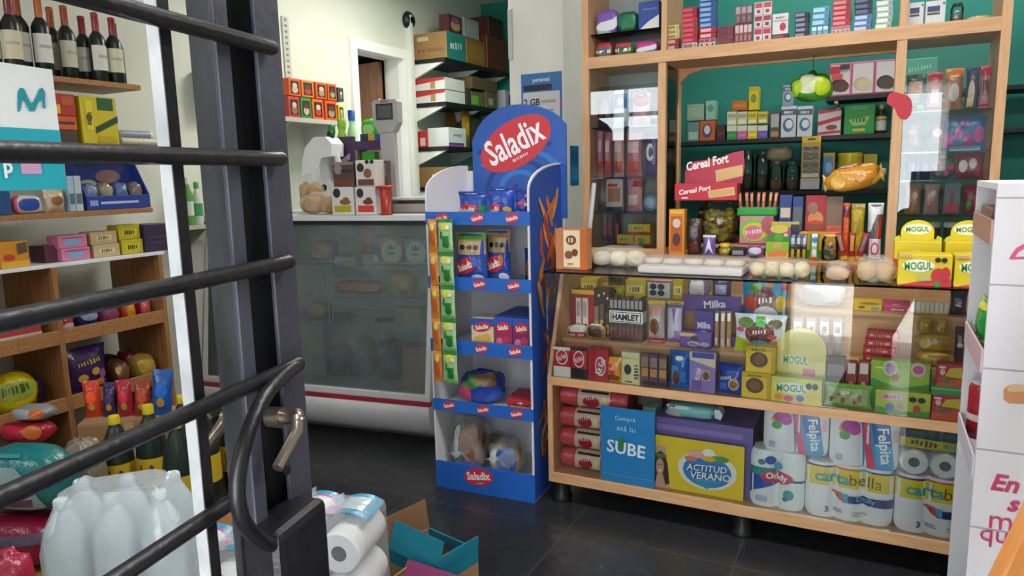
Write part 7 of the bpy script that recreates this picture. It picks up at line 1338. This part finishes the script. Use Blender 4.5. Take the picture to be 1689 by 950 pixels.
for _ in range(60):
    for i in range(len(pos)):
        for j in range(i):
            dx, dd = pos[i][0]-pos[j][0], pos[i][1]-pos[j][1]; L_ = math.hypot(dx, dd)
            if L_ < .079:
                q = (.079-L_)/2/max(L_, 1e-4); pos[i][0] += dx*q; pos[i][1] += dd*q; pos[j][0] -= dx*q; pos[j][1] -= dd*q
        pos[i][1] = min(max(pos[i][1], .045), .255); pos[i][0] = min(pos[i][0], LS.hit(232, 140)[0]-.042)
for (y, dy), (_, _, lab, cap, lb, h) in zip(pos, spots): wine(y, dy, lab, cap, lb, h)
# second board: tea pack, orange packs, roll tubes
Ls('s2', 135, 160, 194, 238, 'c', 'tea_pack', 'large yellow and green tea pack on the dark board', 'tea', '#c9b41c', [r(.45, .72, .9, .98, '#1c5a2c'), pg([(.35, .22), (1, .48), (1, .62), (.35, .36)], '#1f4a2c'), r(.12, .3, .3, .9, '#d8c83a'), e(.2, .55, .08, .1, '#5a5a2c'), t('Yerba', .22, .55, .1, '#4a5a1c', 80, .5, .03), r(.4, .05, .9, .18, '#b8a014')], d=.14)
for k, (tt, b, c, lb) in enumerate(((212, 238, '#4a3a2a', 'brown packet at the bottom of a pile beside the tea pack'), (190, 211, '#c85a2c', 'orange packet in the middle of a pile beside the tea pack'))):
    Ls('s2', 92, tt, 128, 238, 'c', 'noodle_packet', lb, 'packet', c, [r(.1, .4, .9, .6, '#3a3a3a')], dz=.0 if k == 0 else .062, hmax=.06, d=.14)
Ls('s2', 90, 155, 127, 238, 'c', 'noodle_packet', 'red and yellow packet on top of the pile beside the tea pack', 'packet', '#a8341f', [r(0, .1, .3, .5, '#d8b81c'), r(.4, .5, .9, .9, '#b8562c')], dz=.124, hmax=.10, d=.12)
for k, (c, cc, lb) in enumerate((('#c9c4ac', '#3a4a80', 'cream tube of foil lying on the dark board'), ('#8a94a4', '#c9ccd0', 'grey-blue tube of foil lying on top of the cream one'))):
    y0 = LS.hit(197, 225, .1)[0]; y1 = LS.hit(262 if k == 0 else 252, 225, .1)[0]
    m = MB().tube([(0, 0, 0), (y1-y0, 0, 0)], .021, c, 14); m.tube([(y1-y0-.01, 0, 0), (y1-y0+.002, 0, 0)], .0215, '#d8d8d4', 14)
    o = m.build('foil_tube', 'foil'); o.location = LS.w(y0, .1+.02*k, lz['s2']+.0222+.038*k); o.rotation_euler = (0, 0, LS.rot); tag(o, lb, 'foil roll', 'foil tubes')
# third board
o = thing('biscuit_display', 'royal blue open display carton with clear-wrapped goods inside', 'display carton', LS.w(LS.box(138, 265, 243, 338, .04, lz['s3'])[0], .1, lz['s3']+.001), LS.rot)
x, zb, w, h = LS.box(138, 265, 243, 338, .04, lz['s3'])
carton('tray', w, h*.28, .14, '#1f3a8a', [r(.04, .3, .16, .7, '#8aa0d0'), r(.2, .4, .8, .58, '#a8b8d8')], parent=o)
carton('back_board', w, h, .006, '#22387e', [e(.3, .5, .14, .12, '#b8b8a0'), e(.5, .3, .2, .14, '#5a6a94'), e(.62, .68, .2, .14, '#8a6a64')], parent=o).location = (0, .066, 0)
MB().prism([(-.07, h*.28), (.066, h*.28), (.066, h), (.02, h*.95)], -w/2, -w/2+.005, '#1f3a8a', 'x').build('side', 'card', o)
MB().prism([(-.07, h*.28), (.066, h*.28), (.066, h), (.02, h*.95)], w/2-.005, w/2, '#1f3a8a', 'x').build('side', 'card', o)
for k in range(4):
    q = blob('wrapped_biscuit', w*.22, h*.4, .08, ('#6a7a9a', '#8a8468', '#5a6a9a', '#7a6a6a')[k], parent=o, seed=140+k); q.location = (-w*.36+w*.24*k, -.01, h*.14)
for k, (l, rr, c, lb) in enumerate(((113, 123, '#9ab8c8', 'slim pale blue carton beside the royal blue display'), (124, 135, '#b8c0c0', 'slim grey-white carton touching the royal blue display'))):
    Ls('s3', l, 290, rr, 343, 'c', 'milk_box', lb, 'carton', c, [r(.1, .2, .9, .5, '#5a6a7a')], d=.07)
Ls('s3', 22, 322, 74, 350, 'b', 'biscuit_roll', 'white biscuit roll with pink end and blue oval', 'biscuits', '#c4c0c0', [r(0, .1, .25, .9, '#c8446a'), e(.5, .5, .18, .2, '#2a4aa0')], d=.07, p=4, wob=.03, seed=151)
Ls('s3', 76, 312, 112, 347, 'p', 'biscuit_pouch', 'cream pouch with brown biscuits behind the white roll', 'biscuits', '#c0ac94', [e(.5, .5, .3, .2, '#8a5a3a')], d=.05)
Ls('s3', -4, 314, 18, 352, 'c', 'flour_packet', 'dark blue packet behind the poster corner', 'packet', '#1f4a7a', d=.08)
# white-edged board: small boxes
def pair(l, rr, t0, t1, b, c, lb0, lb1, ps, wtop=1.0):
    x, zb, w, h = LS.box(l, t1, rr, b, .04, lz['s4']+.001); h0 = h
    a = tag(at(carton('soap_box', w, h*.97, .09, c, ps), LS, x, .09, lz['s4']+.001), lb0, 'small box', 'small boxes on the white-edged board')
    q = copy_tree(a); q.location = LS.w(x-.006, .095, lz['s4']+.0016+h*.98); q.scale = (wtop, 1, 1); tag(q, lb1, 'small box', 'small boxes on the white-edged board')
pair(103, 150, 384, 408, 428, '#c87a9a', 'lower pink soap box with a pale blue label', 'upper pink soap box with a pale blue label', [r(.2, .2, .75, .7, '#7aa0c8'), r(.1, .75, .9, .85, '#b04a74')])
pair(156, 199, 379, 402, 423, '#bca478', 'lower tan soap box with grey lettering', 'upper tan soap box with grey lettering', [r(.2, .3, .8, .7, '#d0c49c'), t('jabon', .5, .5, .3, '#6a5a3c', 0, .5, .02)])
pair(202, 237, 374, 394, 415, '#b8ac1c', 'lower yellow soap box with dark lettering', 'upper yellow soap box with dark lettering', [r(.15, .25, .85, .7, '#c9be3a'), t('limon', .5, .48, .34, '#3a3a1c', 0, .5, .03)])
Ls('s4', 239, 369, 277, 410, 'c', 'soap_box', 'large dark purple box at the end of the white-edged board', 'small box', '#33263f', [r(.1, .5, .9, .56, '#4a3a5a'), r(.1, .3, .9, .36, '#4a3a5a')], d=.12)
Ls('s4', 74, 405, 100, 431, 'c', 'soap_box', 'dark maroon box beside the pink soap boxes', 'small box', '#5a2c40', d=.12, dy=.08)
o = Ls('s4', 0, 398, 48, 445, 'c', 'tea_display', 'amber tea display carton with cut-out window, behind the gate bars', 'display carton', '#c8841c', [r(0, .0, 1, .25, '#d0a02c'), e(.3, .4, .2, .12, '#b83a24'), pg([(.6, .5), (.95, .55), (.95, .95), (.6, .9)], '#5a4a3a')], d=.12)
# bins
for k, (l, tt, rr, b, c, ps, lb) in enumerate((
    (84, 474, 120, 512, '#a8222f', [e(.5, .3, .3, .2, '#c9c0b8')], 'crimson sweet pouch in the upper bin beside the divider'), (126, 465, 166, 504, '#1f2c5c', [e(.5, .6, .3, .14, '#8a94b8')], 'navy sweet pouch in the upper bin beside the crimson one'), (168, 462, 200, 495, '#8a4468', [], 'mauve sweet pouch in the upper bin'), (202, 460, 226, 490, '#b8481f', [e(.5, .5, .2, .2, '#d8902c')], 'orange sweet pouch in the upper bin'), (238, 455, 260, 484, '#a02434', [e(.5, .5, .3, .2, '#c8545c')], 'bright red sweet pouch in the upper bin, furthest along'))):
    Ls('b5', l, tt-8, rr, b+14, 'b', 'sweet_pouch', lb, 'sweets', c, ps, dy=.055, d=.15, dz=-.0125, seed=160+k, grp='sweet pouches in the upper bin', hmax=.12, wob=.06)
Ls('b5', -6, 482, 66, 560, 'c', 'wafer_carton', 'red and white wafer carton in the near upper bin', 'wafers', '#b83a34', [r(0, 0, 1, .35, '#c9c4bc'), t('OBLEAS', .5, .68, .22, '#d8ccc4', 6, .8, .03), r(.1, .1, .9, .2, '#a8a098')], d=.1, dz=-.0125, dy=.06, hmax=.13)
Ls('b6', 112, 572, 188, 660, 'p', 'candy_bag', 'deep purple candy bag with yellow chick-like shapes, leaning in the lower bin', 'sweets', '#33184e', [t('Confites', .5, .70, .1, '#b8a02c', 8, .7, .03), e(.3, .4, .12, .08, '#b8942c'), e(.6, .5, .1, .08, '#b89a3a'), e(.78, .42, .1, .1, '#8a4a8c'), e(.45, .25, .1, .06, '#8a84a8'), e(.7, .26, .12, .08, '#b8902c')], d=.09, dy=.04, dz=-.0125)
for k, (l, tt, rr, b, c, lb) in enumerate(((190, 585, 222, 630, '#5a3424', 'brown biscuit pouch next to the purple candy bag'), (236, 578, 276, 622, '#9a7c3a', 'mustard pasta pouch lying at the end of the lower bin'), (176, 562, 206, 600, '#2c2434', 'dark plum pouch lying deep in the lower bin'), (244, 552, 268, 590, '#7a2434', 'wine red pouch deep at the end of the lower bin'))):
    Ls('b6', l, tt, rr, b+20, 'b', 'snack_pouch', lb, 'snack', c, [e(.5, .5, .25, .2, tone(c, 1.7)), e(.3, .6, .1, .1, '#b89a3a')], dy=.05 if k < 2 else .2, d=.14, dz=-.0125, seed=170+k, grp='pouches in the lower bin', hmax=.13, wob=.06)
Ls('b6', -4, 608, 78, 690, 'b', 'snack_bag', 'big yellow snack bag with a green oval in the near lower bin', 'snack', '#c0ac14', [e(.4, .6, .3, .14, '#8a9a3a'), t('Papitas', .4, .6, .14, '#3a5a24', 6, .4, .03), e(.7, .3, .16, .12, '#b8762c'), e(.3, .2, .2, .1, '#a89a10')], d=.2, dy=.03, dz=-.0125, seed=180, hmax=.19, wob=.06)
Ls('b6', 84, 600, 108, 660, 'b', 'snack_pouch', 'dark purple pouch beside the divider in the near lower bin', 'snack', '#2f1c34', d=.1, dy=.12, dz=-.0125, seed=181, grp='pouches in the lower bin', hmax=.13, wob=.06)
# ================================================================== stock stacked on the floor behind the gate
def depth_pt(px, py, d):
    q = ray(px, py); return CAM + q*(d/q.dot(FWD))
PLZ = .30
plat = thing('stock_platform', 'low wooden platform carrying the dark bottles and bags', 'platform', (-2.1, 1.35, 0), R(-30))
pa = [onz(px, py, PLZ) for px, py in ((395, 880), (300, 780), (-160, 1010), (40, 1160))]
EX = Fr(-1.95, 1.15, 118)      # axes of the platform
lo = [min((p-EX.o).dot(v) for p in pa) for v in (EX.ex, EX.n)]; hi = [max((p-EX.o).dot(v) for p in pa) for v in (EX.ex, EX.n)]
plat.location = EX.o; plat.rotation_euler = (0, 0, EX.rot)
x0, x1, y0, y1 = -.26, .895, -.22, .50
for k in range(6): MB().box(x0, y0+(y1-y0)*k/6+.006, PLZ-.022, x1, y0+(y1-y0)*(k+1)/6-.006, PLZ).build('plank', 'pine', plat)
for x in (x0+.03, (x0+x1)/2, x1-.1): MB().box(x, y0+.01, 0, x+.07, y1-.01, PLZ-.022).build('bearer', 'pine', plat)
def bottle(px, py_cap, d, lab, label=True, h=.345, cap='#c9b81c'):
    p = depth_pt(px, py_cap, d); R_ = .054; hh_ = max(p.z-PLZ, .2); o = thing('soda_bottle', lab, 'bottle', (p.x, p.y, PLZ+.001), R(27)+R(random.uniform(-20, 20)), 'dark bottles with yellow caps')
    h = hh_
    MB().lathe([(R_*.75, 0), (R_*.96, .012), (R_, .03), (R_, h*.55), (R_*.97, h*.62), (R_*.8, h*.75), (R_*.42, h*.88), (R_*.3, h*.91), (R_*.3, h*.94)], '#1c2a24', 24).build('bottle_body', 'plastic', o)
    MB().lathe([(R_*.36, h*.92), (R_*.36, h*.99), (R_*.32, h)], cap, 18).build('cap', 'plastic', o)
    if label:
        m = MB(); m.lathe([(R_+.0008, h*.28), (R_+.0008, h*.54)], '#c4a81c', 24, cap=False)
        n = 6; mk2 = lambda u, v, q: ((R_+.001+q)*math.sin((u-.5)*1.6), -(R_+.001+q)*math.cos((u-.5)*1.6), h*(.28+.26*v))
        prints(m, [r(.44, .3, .5, .8, '#3a3214'), r(.3, .2, .7, .26, '#5a4c18'), r(.3, .1, .6, .15, '#5a4c18'), e(.9, .5, .1, .3, '#3a3a5a')], {'N': mk2}, {'N': (.09, h*.26)}, sub=6)
        m.build('bottle_label', 'card', o)
    return o
bottle(288, 690, 2.42, 'dark bottle with a full yellow label, nearest the gate upright')
bottle(243, 668, 2.60, 'dark bottle with yellow cap behind the water pack, next to the full-labelled one')
bottle(187, 686, 2.60, 'dark bottle with yellow cap beside the beige bread bag')
bottle(299, 652, 2.80, 'dark bottle with yellow cap standing further back behind the gate upright')
bottle(330, 668, 2.62, 'dark bottle between the gate upright and its stile')
bottle(379, 657, 2.74, 'dark bottle with a blue-printed yellow label beside the gate stile')
# water bottles in shrink wrap, two packs high
def waterpack(loc, rz, lab, full=True):
    o = thing('water_pack', lab, 'water bottles', loc, rz, 'shrink-wrapped water packs')
    pts = [(-.1+.1*i, -.05+.1*j) for i in range(3) for j in range(2)]
    for k, (x, y) in enumerate(pts):
        b_ = MB().lathe([(.032, 0), (.044, .01), (.0455, .04), (.044, .075), (.0455, .09), (.044, .13), (.0455, .16), (.045, .2), (.036, .245), (.017, .28), (.0135, .285)], '#c4d4dc', 18).build('water_bottle', 'softwrap', o); b_.location = (x, y, 0)
        c_ = MB().lathe([(.0165, .285), (.0165, .302), (.014, .305)], '#c9d8dc', 14).build('cap', 'plastic', b_)
    # film: lobed skirt drawn over shoulders and caps
    m = MB(); rings = []
    for z, s, hb_ in ((.0, 1.0, .98), (.1, 1.01, 1.0), (.19, 1.01, 1.0), (.235, .93, .95), (.28, .80, .78), (.306, .74, .62), (.312, .66, .5)):
        ring = []
        for k in range(60):
            a = 2*math.pi*k/60; ca, sa = math.cos(a), math.sin(a); X = math.copysign(abs(ca)**.42, ca)*.152*s; Y = math.copysign(abs(sa)**.42, sa)*.102*hb_
            w_ = 1-.035*abs(math.sin(3*math.pi*(X/.304+.5)))*0 - .04*(abs(math.cos(math.pi*(X+.05)/.1))**3)*(1 if abs(sa) > .5 else 0)
            ring.append((X, Y*w_, z + (.006*math.sin(6*a) if z > .2 else 0)))
        rings.append(ring)
    vs = [p for rg in rings for p in rg]; n = 60
    m.add(vs, [(i*n+k, i*n+(k+1) % n, (i+1)*n+(k+1) % n, (i+1)*n+k) for i in range(len(rings)-1) for k in range(n)], '#d4dfe4', True)
    m.add(vs, [tuple(range(len(vs)-n, len(vs)))], '#d4dfe4', True)
    m.build('shrink_wrap', 'shrink', o)
    return o
wp_ = depth_pt(196, 800, 1.62); wzp = wp_.z-.305
rzp = R(62)
ncol = int(wzp/.315); 
for k in range(ncol+1):
    z = wzp - .319*(ncol-k)
    waterpack((wp_.x, wp_.y, z), R(36), ('shrink-wrapped pack of clear water bottles on top of the stack behind the gate', 'shrink-wrapped water pack hidden under the topmost one', 'shrink-wrapped water pack lowest in the stack')[ncol-k])
base_h = wzp-.319*ncol
pc = thing('plastic_crate', 'low grey plastic crate under the water packs', 'crate', (wp_.x, wp_.y, 0), R(36))
if base_h > .03:
    MB().box(-.16, -.11, 0, .16, .11, base_h-.001, '#5a5e60', .006).build('crate_body', 'plastic', pc)
    for s in (-1, 1): MB().box(-.06, s*.111-.002, base_h*.5, .06, s*.111+.002, base_h*.75, '#2a2c2e').build('grip', 'plastic', pc)
# bags and packets heaped at the near end
def heap(px, py, d, w, h, dep, c, lb, ps=(), name='snack_bag', cat='bag', seed=200, z=None, rz=20, kind='b', mat='foil', wob=.12):
    p = depth_pt(px, py, d); zz = p.z-h/2 if z is None else z
    o = blob(name, w, h, dep, c, ps, seed=seed, wob=wob, mat=mat) if kind == 'b' else pouch(name, w, h, dep, c, ps, mat=mat)
    o.location = (p.x, p.y, zz); o.rotation_euler = (0, 0, R(rz)); return tag(o, lb, cat, 'bags heaped behind the gate')
heap(45, 785, 2.3, .31, .21, .18, '#0f6f72', 'teal bag with a pale mountain-like patch, upper of two big bags', [pg([(.2, .25), (.8, .25), (.55, .7), (.42, .7)], '#8aa4a8'), r(.3, .3, .66, .4, '#6a4a5a'), r(.2, .82, .6, .88, '#2a8a8a')], seed=201, wob=.03, z=PLZ+.176)
heap(32, 880, 2.3, .31, .172, .19, '#7a1030', 'crimson bag with a grey stripe under the teal bag', [r(.42, .55, .95, .68, '#5a4a64'), r(.1, .2, .9, .24, '#98203f')], seed=202, wob=.03, z=PLZ+.001)
heap(10, 940, 1.93, .13, .23, .11, '#a82444', 'glossy pink-red bag in front of the crimson one', [e(.5, .5, .3, .2, '#c8586c')], seed=203, z=PLZ+.001)
p = depth_pt(135, 745, 2.5)
bb = heap(138, 770, 2.5, .15, .33, .13, '#7a7060', 'beige see-through bread bag beside the dark bottles', [r(.1, .4, .9, .5, '#8a8030'), e(.4, .75, .3, .15, '#948a78')], name='bread_bag', cat='bread', seed=204, mat='foil', z=PLZ+.001, wob=.08)
for k, (px, py, w, h, c, lb) in enumerate(((40, 722, .2, .09, '#8a2a1c', 'rust-red noodle bag on the floor heap under the lower bin'), (60, 705, .22, .09, '#a02434', 'scarlet noodle bag topmost of the heap under the lower bin'), (72, 680, .16, .06, '#8a8c90', 'silver-grey bag behind the scarlet one'))):
    heap(px-14, py, 2.98, w, h, .12, c, lb, [e(.4, .6, .25, .2, tone(c, 1.5)), e(.7, .6, .15, .2, '#c86a2c')], seed=210+k, z=(.36, .36+.092, .36+.184)[k], wob=.06)
CHZ = .512
pk2 = depth_pt(206, 660, 3.10)
def plainbox(name, lab, w, d, h, x, y, rz, col):
    o = thing(name, lab, 'carton', (x, y, .001), rz); carton('box_body', w, h, d, col, [r(.45, 0, .55, 1, '#b09468')], parent=o)
    for s in (-1, 1): MB().box(-w/2+.004, min(0, s*d/2*.98), h, w/2-.004, max(0, s*d/2*.98), h+.003, '#94744a').build('flap', 'kraft', o)
    return o
plainbox('stock_carton', 'closed kraft carton under the chip bags at the foot of the shelf unit', .40, .17, CHZ-.006, pk2.x+.02, pk2.y+.02, R(40), '#94744a')
pk3 = depth_pt(40, 705, 2.98)
plainbox('stock_carton', 'closed kraft carton under the noodle bags at the foot of the shelf unit', .28, .18, .354, pk3.x, pk3.y, R(20), '#8a6c44')
for k, (px, py, w, h, c, lb) in enumerate(((154, 662, .07, .16, '#c8401c', 'upright orange-red chip bag beside the shelf divider'), (180, 664, .06, .15, '#3a2c54', 'dark violet chip bag next to the orange-red one'), (207, 660, .065, .16, '#a82434', 'shiny scarlet chip bag behind the dark bottles'), (233, 655, .07, .15, '#9a3a24', 'brick-red chip bag behind the dark bottles'), (263, 657, .085, .20, '#1f56a4', 'bright blue chip bag standing tallest behind the bottles'))):
    p = depth_pt(px, py, 3.08)
    o = pouch('chip_bag', w, h, .05, c, [e(.5, .55, .3, .16, tone(c, 1.8)), e(.5, .3, .2, .1, '#b88a3a')]); o.location = (p.x, p.y, CHZ); o.rotation_euler = (R(-6), R((-3, 3, -3, 3, 6)[k]), R(40)); tag(o, lb, 'chips', 'chip bags behind the bottles')
# big wrapped packs of toilet paper by the gate
def rollbag(px, py, d, lab, cols, rows_, rz, wd, seed):
    p = depth_pt(px, py, d); o = thing('toilet_paper_bale', lab, 'toilet paper', (p.x, p.y, .001), rz, 'toilet paper bales by the gate'); rr_ = .055
    H = p.z; n = max(2, int(H/(rr_*2)))
    rr_ = H/(2*n)/1.04
    for j in range(n):
        for i in range(wd):
            rl = MB(); prof = [(rr_*.36, 0), (rr_*.9, 0), (rr_*.97, .008), (rr_*.97, .19), (rr_*.36, .19), (rr_*.36, 0)]; m_ = 22
            vs = [(q*math.cos(a), y_, q*math.sin(a)) for q, y_ in prof for a in [2*math.pi*k/m_ for k in range(m_)]]
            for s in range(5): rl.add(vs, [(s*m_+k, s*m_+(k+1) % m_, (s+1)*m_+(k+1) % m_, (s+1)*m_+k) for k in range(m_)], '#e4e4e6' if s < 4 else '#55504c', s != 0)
            q = rl.build('roll', 'matte', o); q.location = (-rr_*wd+rr_*(2*i+1), -.10, rr_*(2*j+1))
    W2 = rr_*wd
    m = MB(); m.box(-W2-.008, -.112, 0, W2+.008, .105, H*1.01, '#dfe3e6', .03); m.build('clear_wrap', 'film', o)
    sh = MB(); k_ = 10
    # printed band on the far side wall and over the top
    sh.box(-W2-.0095, -.085, H*.10, -W2-.0085, .1, H*.92, '#2a86b4')
    prints(sh, [e(.5, .35, .42, .34, '#c8408c'), e(.5, .35, .36, .28, '#dcdcd6'), e(.45, .5, .05, .04, '#c8408c'), r(.3, .3, .6, .36, '#77746c')], {'N': lambda u, v, q_: (-W2-.0096-q_, .1-u*.185, H*(.1+.82*v))}, {'N': (.185, H*.82)})
    def tz(x):
        q = (x+W2)/(2*rr_); s_ = (q-math.floor(min(max(q, 0), wd-1e-6)))*2-1; return H - rr_*.5*(1-math.sqrt(max(0, 1-s_*s_))) + .008
    TM = {'N': lambda u, v, q_: (-W2*.98+u*W2*1.96, -.04+.13*v, tz(-W2*.98+u*W2*1.96)+q_)}
    prints(sh, [r(0, 0, 1, 1, '#3a94be'), e(.3, .4, .25, .4, '#c8408c'), e(.3, .4, .2, .32, '#d8dcd8'), r(.6, .2, .9, .8, '#b4c4cc')], TM, {'N': (2*W2, .13)}, sub=20)
    sh.build('printed_film', 'foil', o)
    f = MB(); vs = []
    for i in range(k_+1):
        a_ = i/k_; vs += [(-W2*.7+1.4*W2*a_, -.03+.02*math.sin(8*a_), H*1.012), (-W2*.6+1.2*W2*a_, .0+.03*math.sin(11*a_+1), H*1.012+.035+.012*math.sin(9*a_))]
    f.add(vs, [(2*i, 2*i+2, 2*i+3, 2*i+1) for i in range(k_)], '#dfe3e6', True); f.add([(a, b_+.001, c) for a, b_, c in vs], [(2*i, 2*i+1, 2*i+3, 2*i+2) for i in range(k_)], '#dfe3e6', True); f.build('gathered_film', 'film', o)
    return o
rollbag(548, 838, 2.12, 'clear-wrapped toilet paper bale with roll ends showing, between gate and cartons', None, 2, R(14), 2, 1)
rollbag(364, 897, 1.97, 'toilet paper bale with pink and blue print behind the gate stile', None, 2, R(14), 2, 2)
# open cartons on the floor
def opencarton(A, B, D, zt_, lab, mat_out, band, flaps, bandh=.07):
    a, b, d = onz(*A, zt_), onz(*B, zt_), onz(*D, zt_)
    ex = (b-a); L = ex.length; ex.normalize(); ey = Vector((-ex.y, ex.x, 0)); Wd = abs((d-a).dot(ey)); sg = 1 if (d-a).dot(ey) > 0 else -1
    o = thing('open_carton', lab, 'carton', (a.x, a.y, 0), math.atan2(ex.y, ex.x)); T_ = .005
    for nm_, bx in (('front_wall', (0, 0, L, T_)), ('rear_wall', (0, Wd-T_, L, Wd)), ('side_wall', (0, T_, T_, Wd-T_)), ('side_wall', (L-T_, T_, L, Wd-T_))):
        y0, y1 = (bx[1], bx[3]) if sg > 0 else (-bx[3], -bx[1])
        MB().box(bx[0], y0, .004, bx[2], y1, zt_, '#a8835e').build(nm_, 'kraft', o)
        if nm_ != 'rear_wall': MB().box(bx[0]-.0006, y0-.0006, zt_-bandh, bx[2]+.0006, y1+.0006, zt_+.0004, band).build('printed_band', 'card', o)
    MB().box(0, min(0, sg*Wd), .001, L, max(0, sg*Wd), .005, '#7f5b40').build('carton_bottom', 'kraft_in', o)
    for (edge, ln, ang, c) in flaps:
        m = MB(); m.box(0, -.002, 0, (L if edge in 'fr' else Wd), .002, ln, c)
        f_ = m.build('flap', 'card', o)
        if edge == 'f': f_.location = (0, 0, zt_); f_.rotation_euler = (R(ang)*sg, 0, 0)
        if edge == 'r': f_.location = (0, sg*Wd, zt_); f_.rotation_euler = (-R(ang)*sg, 0, 0)
        if edge == 's': f_.location = (0, 0 if sg > 0 else -Wd, zt_); f_.rotation_euler = (R(ang), 0, R(90))
        if edge == 'e': f_.location = (L, 0 if sg > 0 else -Wd, zt_); f_.rotation_euler = (-R(ang), 0, R(90))
    return o
opencarton((722, 944), (788, 905), (640, 905), .20, 'open brown carton with turquoise band and flaps, on the floor', 'kraft', '#1d7f98', (('s', .10, 20, '#1d7f98'), ('r', .11, 8, '#8a6547'), ('f', .05, 4, '#1d7f98')), .05)
opencarton((618, 985), (725, 1025), (622, 938), .18, 'open brown carton with magenta flap in front of the turquoise one', 'kraft', '#8a3a68', (('r', .06, 40, '#8a3a68'), ('s', .05, 30, '#a8875f')), .03)
# ================================================================== white cardboard display unit at the counter end
DU = Fr(.198, 1.60, 0); ux = 0
zt_u = DU.hit(1660, 302)[1]; uf = .205; fy = .285
du = thing('white_display_unit', 'tall white cardboard display unit with pink lettering and a biscuit picture', 'display unit', DU.w(0, 0, 0))
uw = .50
m = MB().box(0, -.012, 0, uw, .0, zt_u, '#e4e2e8')
seams = [DU.hit(1640, q)[1] for q in (326, 468, 606, 740, 870)]
for z in seams: m.box(0, -.0128, z-.0018, uw, -.0118, z+.0018, '#a9a7b2')
DM = {'N': lambda u, v, q: (u, -.0128-q, v)}; DD = {'N': (1, 1)}
pk_ = '#c02a62'
def UV(px, py): return DU.hit(px, py, -.013)
cps = []
a, b = UV(1664, 428), UV(1750, 378)
A3 = [UV(1664, 428), UV(1668, 420), UV(1676, 409), UV(1689, 402), UV(1710, 398), UV(1710, 406), UV(1690, 410), UV(1680, 416), UV(1674, 424), UV(1672, 428)]
cps.append(pg(A3, '#c84a78')); cps.append(pg([UV(1672, 428), UV(1672, 424), UV(1720, 421), UV(1720, 427)], '#c84a78'))
b0 = UV(1655, 650); cps += [pg([UV(1655, 642), UV(1663, 636), UV(1730, 636), UV(1730, 668), UV(1663, 665), UV(1655, 658)], '#c98a5c'), pg([UV(1660, 640), UV(1668, 634), UV(1730, 634), UV(1730, 644), UV(1664, 646)], '#d8b090')]
for s_, px, py, hh_, it in (('En', 1660, 797, .034, .25), ('s', 1672, 834, .024, .25), ('m', 1650, 862, .026, 0), ('qu', 1638, 888, .034, 0)):
    u, v = UV(px, py); cps.append(t(s_, u, v, hh_, pk_, 0, None, .03 if it else .0, it))
prints(m, cps, DM, DD, off=.0004)
tag(m.build('printed_end', 'cardwhite' if False else 'card', du), 'white end panel with pink script')
MB().box(.0, fy, 0, uw, fy+.015, zt_u, '#d4d3d8').build('side_panel', 'card', du)
MB().box(uw-.012, .0, 0, uw, fy, zt_u, '#dcdbe0').build('back_panel', 'card', du)
MB().box(0, 0, zt_u-.012, uw-.012, fy, zt_u, '#e0dfe4').build('top_panel', 'card', du)
SHZ = [Fr(.198, 1.6, 90).hit(1612, q)[1] for q in (378, 590, 800)]
for k, z in enumerate(SHZ):
    MB().box(.0, .0, z-.012, uw-.012, fy, z, '#c9c6cc').build('shelf', 'card', du)
    tag(MB().box(-.004, .0, z-.012, .0, fy, z+.035, ('#b08474', '#c9a8b0', '#c4c0c8')[k]).build('price_edge', 'card', du), 'pinkish price edge')
MB().box(.0, .0, .0, uw-.012, fy, .05, '#c9c6cc').build('shelf', 'card', du)
def Du(k, yl, w, h, dep, kind, name, lb, cat, c, ps):
    z = SHZ[k]+.001; fn = carton if kind == 'c' else pouch
    o = fn(name, w, h, dep, c, ps); o.location = (.198+.009+dep/2, 1.6+yl, z); o.rotation_euler = (0, 0, R(-90)); return tag(o, lb, cat, 'goods in the white display unit')
Du(1, fy-.082, .12, .10, .036, 'p', 'chip_bag', 'green and yellow chip bag in the white display unit', 'chips', '#1f9a3a', [r(0, .82, 1, 1, '#d8c83a'), t('P', .35, .5, .2, W, 0, .4, .03), r(0, .12, 1, .2, '#c9c83a'), e(.5, .12, .36, .08, '#8a8a4a')])
o = thing('drink_can', 'red drink can low in the white display unit', 'can', (.198+.04, 1.6+fy-.05, SHZ[2]+.001), 0, None)
MB().lathe([(.028, 0), (.033, .008), (.033, .112), (.028, .122)], '#9a1c2c', 20).lathe([(.0334, .04), (.0334, .055)], '#c9b4b4', 20, cap=False).build('can_body', 'foil', o); MB().lathe([(.028, .122), (.0285, .124), (.02, .1235)], '#b4b4b8', 20).build('lid', 'foil', o)
Du(0, fy-.09, .16, .05, .10, 'c', 'biscuit_packet', 'small brown packet on the upper shelf of the white display unit', 'biscuits', '#8a6a58', [r(.1, .2, .9, .7, '#a88470')])
o = carton('blue_striped_box', .15, .22, .08, '#2a2c5c', [r(.1, .55, .9, .62, '#c9ccd8'), r(.1, .4, .9, .46, '#c9ccd8'), r(0, .85, 1, 1, '#b8b4bc'), r(0, 0, 1, .2, '#b8862c')])
o.location = (.198+.046, 1.6+fy-.085, .051); o.rotation_euler = (0, 0, R(-90)); tag(o, 'navy and white striped box at the foot of the white display unit', 'box')
# orange wooden board leaning at the entrance
q0 = depth_pt(1640, 952, .95); q1 = depth_pt(1700, 826, .95)
dirv = (q1-q0).normalized(); base = q0 - dirv*(q0.z-.0)/dirv.z; topp = q0 + dirv*.55
L_ = (topp-base).length; pl_ = MB().box(0, -.012, 0, .14, .012, L_, ch=.003)
o = pl_.build('leaning_plank', 'orange_wood')
zax = (topp-base).normalized(); yax = Vector((FWD.x, FWD.y, 0)).normalized(); yax = (yax - zax*yax.dot(zax)).normalized(); xax = yax.cross(zax)
o.matrix_world = Matrix.Translation(base) @ Matrix((xax, yax, zax)).transposed().to_4x4()
tag(o, 'orange-brown wooden plank leaning beside the white display unit', 'plank')
